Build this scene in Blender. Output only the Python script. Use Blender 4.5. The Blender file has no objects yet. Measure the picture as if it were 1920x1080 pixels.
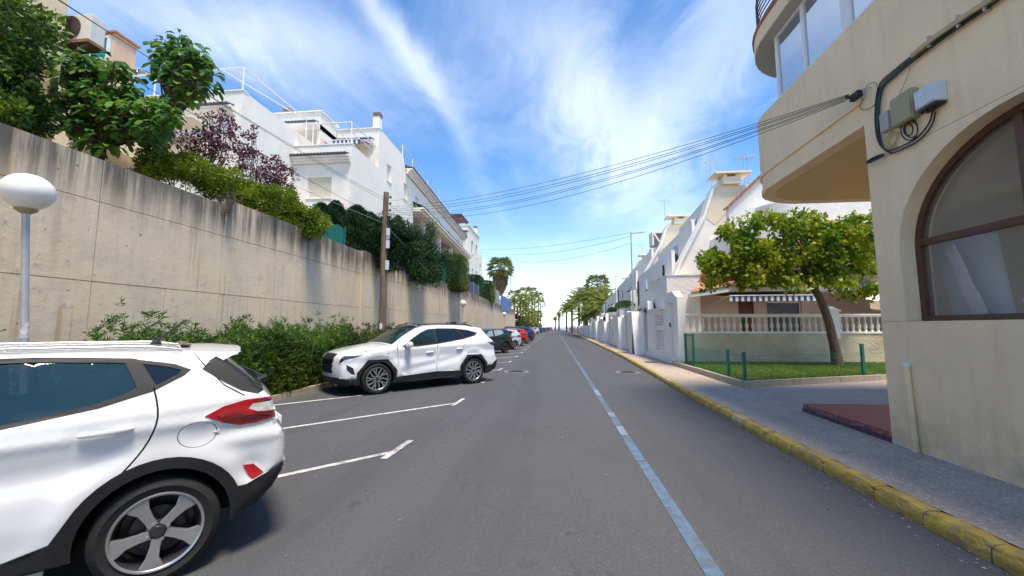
import bpy, math, random
import numpy as np
from mathutils import Vector, Matrix
from mathutils.geometry import delaunay_2d_cdt
random.seed(7); RNG = np.random.default_rng(7)
SC = bpy.context.scene; COL = SC.collection
R = math.radians

# ---------------------------------------------------------------- camera, sky, sun, exposure
EYE = Vector((0, 0, 1.57)); YAW = R(6.06); PITCH = R(5.56); FPX = 750.0
cam_data = bpy.data.cameras.new('camera'); cam = bpy.data.objects.new('camera', cam_data); COL.objects.link(cam)
cam.location = EYE; cam.rotation_euler = (R(90) + PITCH, 0, YAW)
cam_data.sensor_width = 36; cam_data.lens = FPX / 1920 * 36; cam_data.clip_start = .05; cam_data.clip_end = 20000
SC.camera = cam
SUN_EL, SUN_AZ = 70.0, 143.0            # azimuth clockwise from the road direction (+Y)
world = bpy.data.worlds.new('World'); SC.world = world; world.use_nodes = True
SC.view_settings.view_transform = 'Standard'; SC.view_settings.look = 'None'
SC.view_settings.exposure = 1.78; SC.view_settings.gamma = 1
SC.view_settings.use_curve_mapping = False
def make_world():
    nt = world.node_tree; N = nt.nodes; Lk = nt.links; N.clear()
    def n(t, **k):
        a = N.new(t)
        for q, v in k.items(): setattr(a, q, v)
        return a
    def math_(op, a, b=None, clamp=False):
        m = n('ShaderNodeMath', operation=op); m.use_clamp = clamp
        for i, v in enumerate((a, b)):
            if v is None: continue
            if isinstance(v, (int, float)): m.inputs[i].default_value = v
            else: Lk.new(v, m.inputs[i])
        return m.outputs[0]
    out = n('ShaderNodeOutputWorld'); bg = n('ShaderNodeBackground'); bg.inputs[1].default_value = 0.13
    sky = n('ShaderNodeTexSky', sky_type='NISHITA'); sky.sun_disc = False
    sky.sun_elevation = R(SUN_EL); sky.sun_rotation = R(SUN_AZ); sky.air_density = 1.0; sky.dust_density = 0.15; sky.ozone_density = 4.0
    tc = n('ShaderNodeTexCoord'); sep = n('ShaderNodeSeparateXYZ'); Lk.new(tc.outputs['Generated'], sep.inputs[0])
    z = math_('MAXIMUM', sep.outputs[2], 0.0); zz = math_('ADD', z, 0.10)
    px = math_('DIVIDE', sep.outputs[0], zz); py = math_('DIVIDE', sep.outputs[1], zz)
    cmb = n('ShaderNodeCombineXYZ'); Lk.new(px, cmb.inputs[0]); Lk.new(py, cmb.inputs[1])
    def fbm(rot, sx, sy, scale, detail, dist, off, rough=.62):
        mp = n('ShaderNodeMapping'); mp.inputs['Rotation'].default_value = (0, 0, R(rot)); mp.inputs['Scale'].default_value = (sx, sy, 1); mp.inputs['Location'].default_value = off
        Lk.new(cmb.outputs[0], mp.inputs[0])
        t = n('ShaderNodeTexNoise'); t.inputs['Scale'].default_value = scale; t.inputs['Detail'].default_value = detail; t.inputs['Distortion'].default_value = dist; t.inputs['Roughness'].default_value = rough
        Lk.new(mp.outputs[0], t.inputs['Vector']); return t.outputs['Fac']
    def ramp(v, a, b):
        m = n('ShaderNodeMapRange', interpolation_type='SMOOTHSTEP'); m.inputs['From Min'].default_value = a; m.inputs['From Max'].default_value = b
        Lk.new(v, m.inputs['Value']); return m.outputs[0]
    big = ramp(fbm(20, .6, .45, .9, 3, .3, (3.1, 1.7, 0)), .55, .86)
    wisp = ramp(fbm(-32, 1.1, .55, 1.1, 9, 1.1, (.4, 5.2, 0), .62), .42, .84)
    fine = ramp(fbm(50, .9, .45, 1.8, 9, .8, (7, 2, 0), .6), .44, .86)
    c1 = math_('MULTIPLY', big, math_('ADD', math_('MULTIPLY', wisp, .60), .06))
    c2 = math_('MULTIPLY', fine, .16)
    # a thick plume of cirrus and a broad veil, each at its own direction in the sky
    def streak(dvec, tx, wid, lng, amt):
        d = Vector(dvec).normalized(); t = Vector(tx); t = (t - d * t.dot(d)).normalized(); s = d.cross(t)
        def dot(v):
            m = n('ShaderNodeVectorMath', operation='DOT_PRODUCT'); Lk.new(tc.outputs['Generated'], m.inputs[0]); m.inputs[1].default_value = v; return m.outputs['Value']
        nz = fbm(-10, 1.2, .6, 2.6, 6, 1.6, (2, 2, 0))
        a = math_('ADD', dot(s), math_('MULTIPLY', math_('SUBTRACT', nz, .5), wid * 2.2))
        a = math_('DIVIDE', a, wid); b = math_('DIVIDE', dot(t), lng)
        q = math_('ADD', math_('MULTIPLY', a, a), math_('MULTIPLY', b, b))
        front = math_('GREATER_THAN', dot(d), 0.0)
        e = math_('MULTIPLY', math_('EXPONENT', math_('MULTIPLY', q, -1.0)), front)
        return math_('MULTIPLY', math_('MULTIPLY', e, amt), math_('ADD', math_('MULTIPLY', wisp, .5), .62))
    tot = math_('ADD', math_('ADD', c1, c2), .0)
    for st in STREAKS: tot = math_('ADD', tot, streak(*st))
    hz = math_('POWER', math_('SUBTRACT', 1.0, z), 7.5)
    veil = math_('MULTIPLY', hz, .66)
    tot = math_('MINIMUM', math_('ADD', tot, veil), .94)
    mix = n('ShaderNodeMix', data_type='RGBA'); Lk.new(tot, mix.inputs[0]); hs = n('ShaderNodeHueSaturation'); hs.inputs['Saturation'].default_value = 1.24; hs.inputs['Value'].default_value = .56; Lk.new(sky.outputs[0], hs.inputs['Color']); Lk.new(hs.outputs[0], mix.inputs[6]); mix.inputs[7].default_value = (4.75, 4.78, 4.74, 1)
    Lk.new(mix.outputs[2], bg.inputs[0]); Lk.new(bg.outputs[0], out.inputs[0])
def _axes():
    F0 = Vector((-math.sin(YAW), math.cos(YAW), 0)); Rr = Vector((math.cos(YAW), math.sin(YAW), 0))
    F = F0 * math.cos(PITCH) + Vector((0, 0, 1)) * math.sin(PITCH); U = -F0 * math.sin(PITCH) + Vector((0, 0, 1)) * math.cos(PITCH)
    return F, Rr, U
_F, _R, _U = _axes()
def ray(x, y): return (_F * FPX + _R * (x - 960) + _U * (540 - y)).normalized()
def at_z(x, y, z=0): d = ray(x, y); return EYE + d * ((z - EYE.z) / d.z)
def at_x(x, y, X): d = ray(x, y); return EYE + d * (X / d.x)
def at_y(x, y, Y): d = ray(x, y); return EYE + d * (Y / d.y)
def pxdir(a, b): return ray(*b) - ray(*a)
STREAKS = [(ray(825, 190), pxdir((780, 120), (880, 300)), .024, .13, .08), (ray(872, 262), pxdir((850, 200), (885, 300)), .026, .07, .13),
           (ray(1130, 215), pxdir((1040, 110), (1200, 330)), .10, .30, .42), (ray(1330, 90), pxdir((1390, 30), (1240, 260)), .09, .28, .38),
           (ray(480, 60), pxdir((300, 0), (620, 90)), .07, .35, .34), (ray(720, 30), pxdir((700, 0), (790, 120)), .03, .16, .4)]
make_world()
sun_d = bpy.data.lights.new('sun', 'SUN'); sun_d.energy = 1.8; sun_d.angle = R(16); sun_d.color = (1, .88, .70)
sun = bpy.data.objects.new('sun', sun_d); COL.objects.link(sun)
_sd = Vector((math.sin(R(SUN_AZ)) * math.cos(R(SUN_EL)), math.cos(R(SUN_AZ)) * math.cos(R(SUN_EL)), math.sin(R(SUN_EL))))
sun.rotation_euler = _sd.to_track_quat('Z', 'Y').to_euler(); sun.location = _sd * 60

# ---------------------------------------------------------------- helpers
def tag(o, label=None, cat=None, group=None, kind=None):
    if label: o['label'] = label
    if cat: o['category'] = cat
    if group: o['group'] = group
    if kind: o['kind'] = kind
    return o
def empty(name, loc=(0, 0, 0), rz=0, parent=None):
    o = bpy.data.objects.new(name, None); COL.objects.link(o); o.location = loc; o.rotation_euler = (0, 0, rz); o.empty_display_size = .2
    if parent: o.parent = parent
    return o
def thing(name, label, cat, loc=(0, 0, 0), rz=0, group=None): return tag(empty(name, loc, rz), label, cat, group)
def link(name, me, mat=None, parent=None, loc=None, rot=None):
    o = bpy.data.objects.new(name, me); COL.objects.link(o)
    if mat and not me.materials: me.materials.append(mat)
    if parent: o.parent = parent
    if loc is not None: o.location = loc
    if rot is not None: o.rotation_euler = rot
    return o
def child(parent): return parent
class MB:
    def __init__(s): s.v = []; s.f = []
    def add(s, vs, fs):
        b = len(s.v); s.v += [tuple(v) for v in vs]; s.f += [tuple(i + b for i in f) for f in fs]; return s
    def box(s, c, d, rz=0, top=1.0):
        cx, cy, cz = c; x, y, z = d[0] / 2, d[1] / 2, d[2] / 2; co, si = math.cos(rz), math.sin(rz); vs = []
        for k in (-1, 1):
            t = top if k > 0 else 1
            for i, j in ((-1, -1), (1, -1), (1, 1), (-1, 1)):
                a, b = i * x * t, j * y * t; vs.append((cx + a * co - b * si, cy + a * si + b * co, cz + k * z))
        return s.add(vs, [(3, 2, 1, 0), (4, 5, 6, 7), (0, 1, 5, 4), (1, 2, 6, 5), (2, 3, 7, 6), (3, 0, 4, 7)])
    def bx(s, a, b):
        return s.box([(a[i] + b[i]) / 2 for i in range(3)], [abs(b[i] - a[i]) for i in range(3)])
    def beam(s, a, b, w, h, up=(0, 0, 1)):
        a, b = Vector(a), Vector(b); d = (b - a).normalized(); u = Vector(up); sd = d.cross(u)
        if sd.length < 1e-4: sd = d.cross(Vector((1, 0, 0)))
        sd.normalize(); u = sd.cross(d); vs = []
        for p in (a, b):
            for i, j in ((-1, -1), (1, -1), (1, 1), (-1, 1)): vs.append(p + sd * (i * w / 2) + u * (j * h / 2))
        return s.add(vs, [(0, 1, 2, 3), (7, 6, 5, 4), (4, 5, 1, 0), (5, 6, 2, 1), (6, 7, 3, 2), (7, 4, 0, 3)])
    def tube(s, pts, r, n=8, cap=True):
        pts = [Vector(p) for p in pts]; rs = r if isinstance(r, (list, tuple)) else [r] * len(pts); vs = []; fs = []; pu = None
        for i, p in enumerate(pts):
            d = (pts[min(i + 1, len(pts) - 1)] - pts[max(i - 1, 0)]).normalized()
            if pu is None:
                pu = d.cross(Vector((0, 0, 1)))
                if pu.length < .05: pu = d.cross(Vector((1, 0, 0)))
            u = (pu - d * pu.dot(d)).normalized(); pu = u; w = d.cross(u)
            for k in range(n):
                a = 2 * math.pi * k / n; vs.append(p + (u * math.cos(a) + w * math.sin(a)) * rs[i])
        for i in range(len(pts) - 1):
            for k in range(n): fs.append((i * n + k, i * n + (k + 1) % n, (i + 1) * n + (k + 1) % n, (i + 1) * n + k))
        if cap: fs.append(tuple(range(n - 1, -1, -1))); fs.append(tuple((len(pts) - 1) * n + k for k in range(n)))
        return s.add(vs, fs)
    def lathe(s, prof, n=16, c=(0, 0, 0), axis='z', cap=True):
        vs = []; fs = []
        for r, h in prof:
            for k in range(n):
                a = 2 * math.pi * k / n; x, y = r * math.cos(a), r * math.sin(a)
                v = (x, y, h) if axis == 'z' else ((x, h, y) if axis == 'y' else (h, x, y))
                vs.append((v[0] + c[0], v[1] + c[1], v[2] + c[2]))
        for i in range(len(prof) - 1):
            for k in range(n): fs.append((i * n + k, i * n + (k + 1) % n, (i + 1) * n + (k + 1) % n, (i + 1) * n + k))
        if cap: fs.append(tuple(range(n - 1, -1, -1))); fs.append(tuple((len(prof) - 1) * n + k for k in range(n)))
        return s.add(vs, fs)
    def prism(s, poly, fn, d0, d1):
        """poly: 2-D outline, fn(u, v, d) -> xyz, extruded from depth d0 to d1."""
        n = len(poly); vs = [fn(u, v, d0) for u, v in poly] + [fn(u, v, d1) for u, v in poly]
        return s.add(vs, [tuple(range(n - 1, -1, -1)), tuple(range(n, 2 * n))] + [(i, (i + 1) % n, n + (i + 1) % n, n + i) for i in range(n)])
    def mesh(s, name='part', smooth=False, ang=35):
        me = bpy.data.meshes.new(name); me.from_pydata(s.v, [], s.f); me.validate()
        import bmesh
        bm = bmesh.new(); bm.from_mesh(me); bmesh.ops.recalc_face_normals(bm, faces=bm.faces); bm.to_mesh(me); bm.free()
        if smooth: me.shade_smooth(); me.set_sharp_from_angle(angle=R(ang))
        return me
    def build(s, name, mat, parent=None, smooth=False, bevel=0, loc=None, rot=None, ang=35):
        o = link(name, s.mesh(name, smooth, ang), mat, parent, loc, rot)
        if bevel:
            m = o.modifiers.new('edge', 'BEVEL'); m.width = bevel; m.segments = 2; m.limit_method = 'ANGLE'; m.angle_limit = R(40)
        return o
def inpoly(x, y, P):
    c = False; j = len(P) - 1
    for i in range(len(P)):
        xi, yi = P[i]; xj, yj = P[j]
        if (yi > y) != (yj > y) and x < (xj - xi) * (y - yi) / (yj - yi) + xi: c = not c
        j = i
    return c
def panel(name, outer, holes, fn, depth, mat, parent, reveal=None):
    """wall leaf in a plane with real openings; fn(u, v, d) -> xyz, d = how deep behind the face"""
    vs = []; es = []
    for P in [outer] + holes:
        b = len(vs); vs += [Vector(p) for p in P]; es += [(b + i, b + (i + 1) % len(P)) for i in range(len(P))]
    r = delaunay_2d_cdt(vs, es, [], 0, 1e-5); V = r[0]; F = r[2]; m = MB(); keep = []
    for f in F:
        cx = sum(V[i].x for i in f) / len(f); cy = sum(V[i].y for i in f) / len(f)
        if inpoly(cx, cy, outer) and not any(inpoly(cx, cy, h) for h in holes): keep.append(tuple(f))
    m.add([fn(v.x, v.y, 0) for v in V] + [fn(v.x, v.y, depth) for v in V], keep + [tuple(i + len(V) for i in reversed(f)) for f in keep])
    cnt = {}
    for f in keep:
        for i in range(len(f)):
            e = (f[i], f[(i + 1) % len(f)]); k = (min(e), max(e)); cnt[k] = cnt.get(k, 0) + 1
    n = len(V)
    for (a, b), c in cnt.items():
        if c == 1: m.f.append((a, b, b + n, a + n))
    return m.build(name, mat, parent)
def copy_tree(o, parent=None, rename=None):
    c = o.copy(); COL.objects.link(c)
    if parent: c.parent = parent
    for k in [x for x in SRC_CHILDREN.get(o, o.children)]: copy_tree(k, c)
    return c
SRC_CHILDREN = {}

# ---------------------------------------------------------------- materials (all procedural)
MATS = {}
def nodemat(name):
    m = bpy.data.materials.new(name); m.use_nodes = True; nt = m.node_tree; return m, nt, nt.nodes['Principled BSDF']
def mat(name, col, rough=.6, var=.12, vscale=3.0, bump=0.0, bscale=40.0, metal=0.0, spec=.5, coat=0.0, stretch=(1, 1, 1), dirt=None, dscale=1.2, damt=.5, obj=False, alpha=1, ior=1.5, trans=0):
    if name in MATS: return MATS[name]
    m, nt, p = nodemat(name); N = nt.nodes; L = nt.links
    if obj: tc = N.new('ShaderNodeTexCoord'); vec = tc.outputs['Object']
    else: g = N.new('ShaderNodeNewGeometry'); vec = g.outputs['Position']
    mp = N.new('ShaderNodeMapping'); mp.inputs['Scale'].default_value = stretch; L.new(vec, mp.inputs[0])
    nz = N.new('ShaderNodeTexNoise'); nz.inputs['Scale'].default_value = vscale; nz.inputs['Detail'].default_value = 6; L.new(mp.outputs[0], nz.inputs['Vector'])
    mr = N.new('ShaderNodeMapRange'); mr.inputs['From Min'].default_value = .3; mr.inputs['From Max'].default_value = .7; mr.inputs['To Min'].default_value = 1 - var; mr.inputs['To Max'].default_value = 1 + var
    L.new(nz.outputs['Fac'], mr.inputs['Value'])
    mx = N.new('ShaderNodeMix'); mx.data_type = 'RGBA'; mx.blend_type = 'MULTIPLY'; mx.inputs[0].default_value = 1; mx.inputs[6].default_value = (*col, 1); L.new(mr.outputs[0], mx.inputs[7])
    last = mx.outputs[2]
    if dirt:
        n2 = N.new('ShaderNodeTexNoise'); n2.inputs['Scale'].default_value = dscale; n2.inputs['Detail'].default_value = 8; n2.inputs['Roughness'].default_value = .65; L.new(mp.outputs[0], n2.inputs['Vector'])
        r2 = N.new('ShaderNodeMapRange'); r2.inputs['From Min'].default_value = .48; r2.inputs['From Max'].default_value = .72; r2.inputs['To Max'].default_value = damt; L.new(n2.outputs['Fac'], r2.inputs['Value'])
        m2 = N.new('ShaderNodeMix'); m2.data_type = 'RGBA'; L.new(r2.outputs[0], m2.inputs[0]); L.new(last, m2.inputs[6]); m2.inputs[7].default_value = (*dirt, 1); last = m2.outputs[2]
    L.new(last, p.inputs['Base Color']); p.inputs['Roughness'].default_value = rough; p.inputs['Metallic'].default_value = metal
    p.inputs['Specular IOR Level'].default_value = spec; p.inputs['Coat Weight'].default_value = coat; p.inputs['Coat Roughness'].default_value = .04; p.inputs['IOR'].default_value = ior
    p.inputs['Alpha'].default_value = alpha; p.inputs['Transmission Weight'].default_value = trans
    if bump:
        n3 = N.new('ShaderNodeTexNoise'); n3.inputs['Scale'].default_value = bscale; n3.inputs['Detail'].default_value = 5; L.new(vec, n3.inputs['Vector'])
        b = N.new('ShaderNodeBump'); b.inputs['Strength'].default_value = bump; b.inputs['Distance'].default_value = .02; L.new(n3.outputs['Fac'], b.inputs['Height']); L.new(b.outputs[0], p.inputs['Normal'])
    MATS[name] = m; return m
def plaster_mat(name, col, z0, drip, base):
    """painted render with faint drips, patches and a splashed dirty foot"""
    m = mat(name, col, .85, .05, 1.6, .45, 26, spec=.25, dirt=tuple(c * .80 for c in col), dscale=1.1, damt=.4); nt = m.node_tree; N = nt.nodes; L = nt.links; p = N['Principled BSDF']; src = p.inputs['Base Color'].links[0].from_socket
    g = N.new('ShaderNodeNewGeometry'); sp = N.new('ShaderNodeSeparateXYZ'); L.new(g.outputs['Position'], sp.inputs[0])
    def nz(sc, s, a, b, hi):
        mp = N.new('ShaderNodeMapping'); mp.inputs['Scale'].default_value = sc; L.new(g.outputs['Position'], mp.inputs[0]); t = N.new('ShaderNodeTexNoise'); t.inputs['Scale'].default_value = s; t.inputs['Detail'].default_value = 8; t.inputs['Roughness'].default_value = .65; L.new(mp.outputs[0], t.inputs['Vector'])
        q = N.new('ShaderNodeMapRange'); q.inputs['From Min'].default_value = a; q.inputs['From Max'].default_value = b; q.inputs['To Max'].default_value = hi; L.new(t.outputs['Fac'], q.inputs['Value']); return q.outputs[0]
    def mix(f, a, b):
        x = N.new('ShaderNodeMix'); x.data_type = 'RGBA'; L.new(f, x.inputs[0]); L.new(a, x.inputs[6]); x.inputs[7].default_value = (*b, 1); return x.outputs[2]
    c = mix(nz((4, 4, .35), 1.6, .50, .72, .6), src, drip)
    q = N.new('ShaderNodeMapRange'); q.inputs['From Min'].default_value = z0 + .75; q.inputs['From Max'].default_value = z0; L.new(sp.outputs[2], q.inputs['Value']); mu = N.new('ShaderNodeMath'); mu.operation = 'MULTIPLY'; L.new(q.outputs[0], mu.inputs[0]); L.new(nz((1, 1, 1), 3.2, .35, .7, .8), mu.inputs[1])
    c = mix(mu.outputs[0], c, base); L.new(c, p.inputs['Base Color']); return m
def leafmat(name, cols, trans=.35, rough=.45):
    if name in MATS: return MATS[name]
    m, nt, p = nodemat(name); N = nt.nodes; L = nt.links
    g = N.new('ShaderNodeNewGeometry'); cr = N.new('ShaderNodeValToRGB'); cr.color_ramp.interpolation = 'LINEAR'
    while len(cr.color_ramp.elements) < len(cols): cr.color_ramp.elements.new(.5)
    for i, c in enumerate(cols): cr.color_ramp.elements[i].position = i / (len(cols) - 1); cr.color_ramp.elements[i].color = (*c, 1)
    nz = N.new('ShaderNodeTexNoise'); nz.inputs['Scale'].default_value = 1.3; nz.inputs['Detail'].default_value = 3; L.new(g.outputs['Position'], nz.inputs['Vector'])
    a = N.new('ShaderNodeMath'); a.operation = 'MULTIPLY_ADD'; L.new(nz.outputs['Fac'], a.inputs[0]); a.inputs[1].default_value = 1.6; a.inputs[2].default_value = -.55
    b = N.new('ShaderNodeMath'); b.operation = 'MULTIPLY_ADD'; L.new(g.outputs['Random Per Island'], b.inputs[0]); b.inputs[1].default_value = .55; L.new(a.outputs[0], b.inputs[2]); b.use_clamp = True
    L.new(b.outputs[0], cr.inputs[0]); L.new(cr.outputs[0], p.inputs['Base Color']); p.inputs['Roughness'].default_value = rough; p.inputs['Specular IOR Level'].default_value = .35
    t = N.new('ShaderNodeBsdfTranslucent'); L.new(cr.outputs[0], t.inputs[0]); mx = N.new('ShaderNodeMixShader'); mx.inputs[0].default_value = trans
    L.new(p.outputs[0], mx.inputs[1]); L.new(t.outputs[0], mx.inputs[2]); L.new(mx.outputs[0], N['Material Output'].inputs[0])
    MATS[name] = m; return m
def concrete_wall_mat():
    m, nt, p = nodemat('board_marked_concrete'); N = nt.nodes; L = nt.links
    g = N.new('ShaderNodeNewGeometry'); pos = g.outputs['Position']; sep = N.new('ShaderNodeSeparateXYZ'); L.new(pos, sep.inputs[0])
    def noise(sc, scale, det=6, rough=.6, off=(0, 0, 0)):
        mp = N.new('ShaderNodeMapping'); mp.inputs['Scale'].default_value = sc; mp.inputs['Location'].default_value = off; L.new(pos, mp.inputs[0])
        t = N.new('ShaderNodeTexNoise'); t.inputs['Scale'].default_value = scale; t.inputs['Detail'].default_value = det; t.inputs['Roughness'].default_value = rough; L.new(mp.outputs[0], t.inputs['Vector']); return t.outputs['Fac']
    def mr(v, a, b, c=0., d=1., sm=True):
        q = N.new('ShaderNodeMapRange'); q.interpolation_type = 'SMOOTHSTEP' if sm else 'LINEAR'
        for k, w in zip(('From Min', 'From Max', 'To Min', 'To Max'), (a, b, c, d)): q.inputs[k].default_value = w
        L.new(v, q.inputs['Value']); return q.outputs[0]
    def mul(a, b, op='MULTIPLY'):
        q = N.new('ShaderNodeMath'); q.operation = op; q.use_clamp = True
        for i, v in enumerate((a, b)):
            if isinstance(v, float): q.inputs[i].default_value = v
            else: L.new(v, q.inputs[i])
        return q.outputs[0]
    def mix(fac, a, b):
        q = N.new('ShaderNodeMix'); q.data_type = 'RGBA'
        if isinstance(fac, float): q.inputs[0].default_value = fac
        else: L.new(fac, q.inputs[0])
        for i, v in ((6, a), (7, b)):
            if isinstance(v, tuple): q.inputs[i].default_value = (*v, 1)
            else: L.new(v, q.inputs[i])
        return q.outputs[2]
    oi = N.new('ShaderNodeObjectInfo')
    c = mix(noise((1, 1, 1), .5, 4), (.70, .57, .39), (.76, .64, .46))
    c = mix(mr(oi.outputs['Random'], 0, 1, 0, .35, False), c, (.70, .57, .40))
    far = mr(sep.outputs[1], 6., 24., 0, .85)                                    # the stretch further on is warmer in tone
    c = mix(far, c, (.78, .60, .40))
    brk = mr(noise((1, .5, .35), .55, 3, .5, (5, 1, 2)), .40, .62)
    c = mix(mul(mul(mr(noise((1, 1.6, .22), 2.6, 7), .46, .68), brk), .60), c, (.44, .36, .28))
    c = mix(mul(mul(mr(noise((1, 5.5, .18), 1.5, 6, .6, (3, 9, 1)), .54, .68), mr(noise((1, .6, .5), .7, 3, .5, (9, 1, 4)), .44, .60)), .62), c, (.45, .28, .15))   # rust runs
    c = mix(mul(mr(noise((1, 5, .16), 1.9, 5, .6, (1, 4, 7)), .56, .74), .38), c, (.80, .74, .65))    # lime runs
    c = mix(mul(mr(noise((1, 1, 1), 1.6, 7, .65, (4, 4, 4)), .44, .66), .35), c, (.50, .47, .41)); spots = noise((1, 1, 1), 13., 3, .5); c = mix(mul(mr(spots, .715, .75), .8), c, (.17, .15, .13))
    rough = noise((1, 1, 1), 5.5, 8, .7); c = mix(mul(mr(rough, .58, .70), .6), c, (.34, .30, .26))  # pits and scuffs
    edge = mul(mr(sep.outputs[2], 3.25, 4.25), mr(noise((1, 2.6, .10), 1.7, 6, .7), .36, .60)); c = mix(mul(edge, .95), c, (.11, .10, .085))
    edge2 = mul(mr(sep.outputs[2], 3.8, 4.4), mr(noise((1, .8, .3), .8, 4), .38, .58)); c = mix(mul(edge2, .85), c, (.12, .115, .10))
    foot_tone = mul(mr(sep.outputs[2], 1.1, 0.1), .4); c = mix(foot_tone, c, (.36, .30, .22))  # concrete gets darker towards the foot of the wall
    L.new(c, p.inputs['Base Color']); p.inputs['Roughness'].default_value = .9; p.inputs['Specular IOR Level'].default_value = .2
    b = N.new('ShaderNodeBump'); b.inputs['Strength'].default_value = .5; b.inputs['Distance'].default_value = .02; L.new(rough, b.inputs['Height']); L.new(b.outputs[0], p.inputs['Normal'])
    return m
def ground_mat(name, base, speck_lo, speck_hi, scale=90., big=.35, tone=(1, 1, 1), amt=.5, rough=.88, bump=.35, cracks=False, stain=(.05, .05, .05)):
    m, nt, p = nodemat(name); N = nt.nodes; L = nt.links; g = N.new('ShaderNodeNewGeometry'); pos = g.outputs['Position']
    def noise(s, d=4, r=.6, sc=(1, 1, 1)):
        mp = N.new('ShaderNodeMapping'); mp.inputs['Scale'].default_value = sc; L.new(pos, mp.inputs[0])
        t = N.new('ShaderNodeTexNoise'); t.inputs['Scale'].default_value = s; t.inputs['Detail'].default_value = d; t.inputs['Roughness'].default_value = r; L.new(mp.outputs[0], t.inputs['Vector']); return t.outputs['Fac']
    def ramp(v, a, b, hi=1.):
        q = N.new('ShaderNodeMapRange'); q.inputs['From Min'].default_value = a; q.inputs['From Max'].default_value = b; q.inputs['To Max'].default_value = hi; L.new(v, q.inputs['Value']); return q.outputs[0]
    def mix(f, a, b):
        q = N.new('ShaderNodeMix'); q.data_type = 'RGBA'; L.new(f, q.inputs[0])
        for i, v in ((6, a), (7, b)):
            if isinstance(v, tuple): q.inputs[i].default_value = (*v, 1)
            else: L.new(v, q.inputs[i])
        return q.outputs[2]
    vo = N.new('ShaderNodeTexVoronoi'); vo.inputs['Scale'].default_value = scale; L.new(pos, vo.inputs['Vector'])
    sp = N.new('ShaderNodeSeparateColor'); L.new(vo.outputs['Color'], sp.inputs[0])
    c = mix(ramp(noise(.35, 5), .32, .68), base, tuple(b * t for b, t in zip(base, tone)))
    c = mix(ramp(sp.outputs[0], .0, .35, 0), c, speck_lo)
    a = mix(ramp(sp.outputs[0], .25, .0, amt), c, speck_lo); a = mix(ramp(sp.outputs[0], .78, 1., amt), a, speck_hi)
    a = mix(ramp(noise(1.1, 9, .7), .52, .74, big), a, stain)
    a = mix(ramp(noise(.22, 6, .6, (2.5, .5, 1)), .52, .68, big * .7), a, tuple(x * 1.35 for x in base))
    a = mix(ramp(noise(.9, 5, .6, (1.3, .05, 1)), .50, .66, big * .9), a, tuple(x * .72 for x in base))
    a = mix(ramp(noise(2.4, 7, .6), .63, .70, big * 1.2), a, tuple(x * .60 for x in base))
    if cracks:
        ds = N.new('ShaderNodeVectorMath'); ds.operation = 'ADD'; nn = N.new('ShaderNodeTexNoise'); nn.inputs['Scale'].default_value = 1.4; nn.inputs['Detail'].default_value = 6; L.new(pos, nn.inputs['Vector']); L.new(pos, ds.inputs[0]); L.new(nn.outputs['Color'], ds.inputs[1])
        v2 = N.new('ShaderNodeTexVoronoi'); v2.feature = 'DISTANCE_TO_EDGE'; v2.inputs['Scale'].default_value = .22; L.new(ds.outputs[0], v2.inputs['Vector'])
        a = mix(ramp(v2.outputs['Distance'], .0025, .0, .3), a, (.03, .03, .03))
    L.new(a, p.inputs['Base Color']); p.inputs['Roughness'].default_value = rough; p.inputs['Specular IOR Level'].default_value = .3
    b = N.new('ShaderNodeBump'); b.inputs['Strength'].default_value = bump; b.inputs['Distance'].default_value = .006; L.new(vo.outputs['Distance'], b.inputs['Height']); L.new(b.outputs[0], p.inputs['Normal'])
    return m
def worn_paint(name, col, under, cov=.55, scale=9.):
    m, nt, p = nodemat(name); N = nt.nodes; L = nt.links; g = N.new('ShaderNodeNewGeometry')
    t = N.new('ShaderNodeTexNoise'); t.inputs['Scale'].default_value = scale; t.inputs['Detail'].default_value = 9; t.inputs['Roughness'].default_value = .75; L.new(g.outputs['Position'], t.inputs['Vector'])
    t2 = N.new('ShaderNodeTexNoise'); t2.inputs['Scale'].default_value = .7; t2.inputs['Detail'].default_value = 3; L.new(g.outputs['Position'], t2.inputs['Vector'])
    ad = N.new('ShaderNodeMath'); ad.operation = 'MULTIPLY_ADD'; L.new(t2.outputs['Fac'], ad.inputs[0]); ad.inputs[1].default_value = .5; L.new(t.outputs['Fac'], ad.inputs[2])
    q = N.new('ShaderNodeMapRange'); q.inputs['From Min'].default_value = cov + .12; q.inputs['From Max'].default_value = cov + .36; L.new(ad.outputs[0], q.inputs['Value'])
    x = N.new('ShaderNodeMix'); x.data_type = 'RGBA'; L.new(q.outputs[0], x.inputs[0]); x.inputs[6].default_value = (*col, 1); x.inputs[7].default_value = (*under, 1)
    L.new(x.outputs[2], p.inputs['Base Color']); p.inputs['Roughness'].default_value = .75; return m

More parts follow.
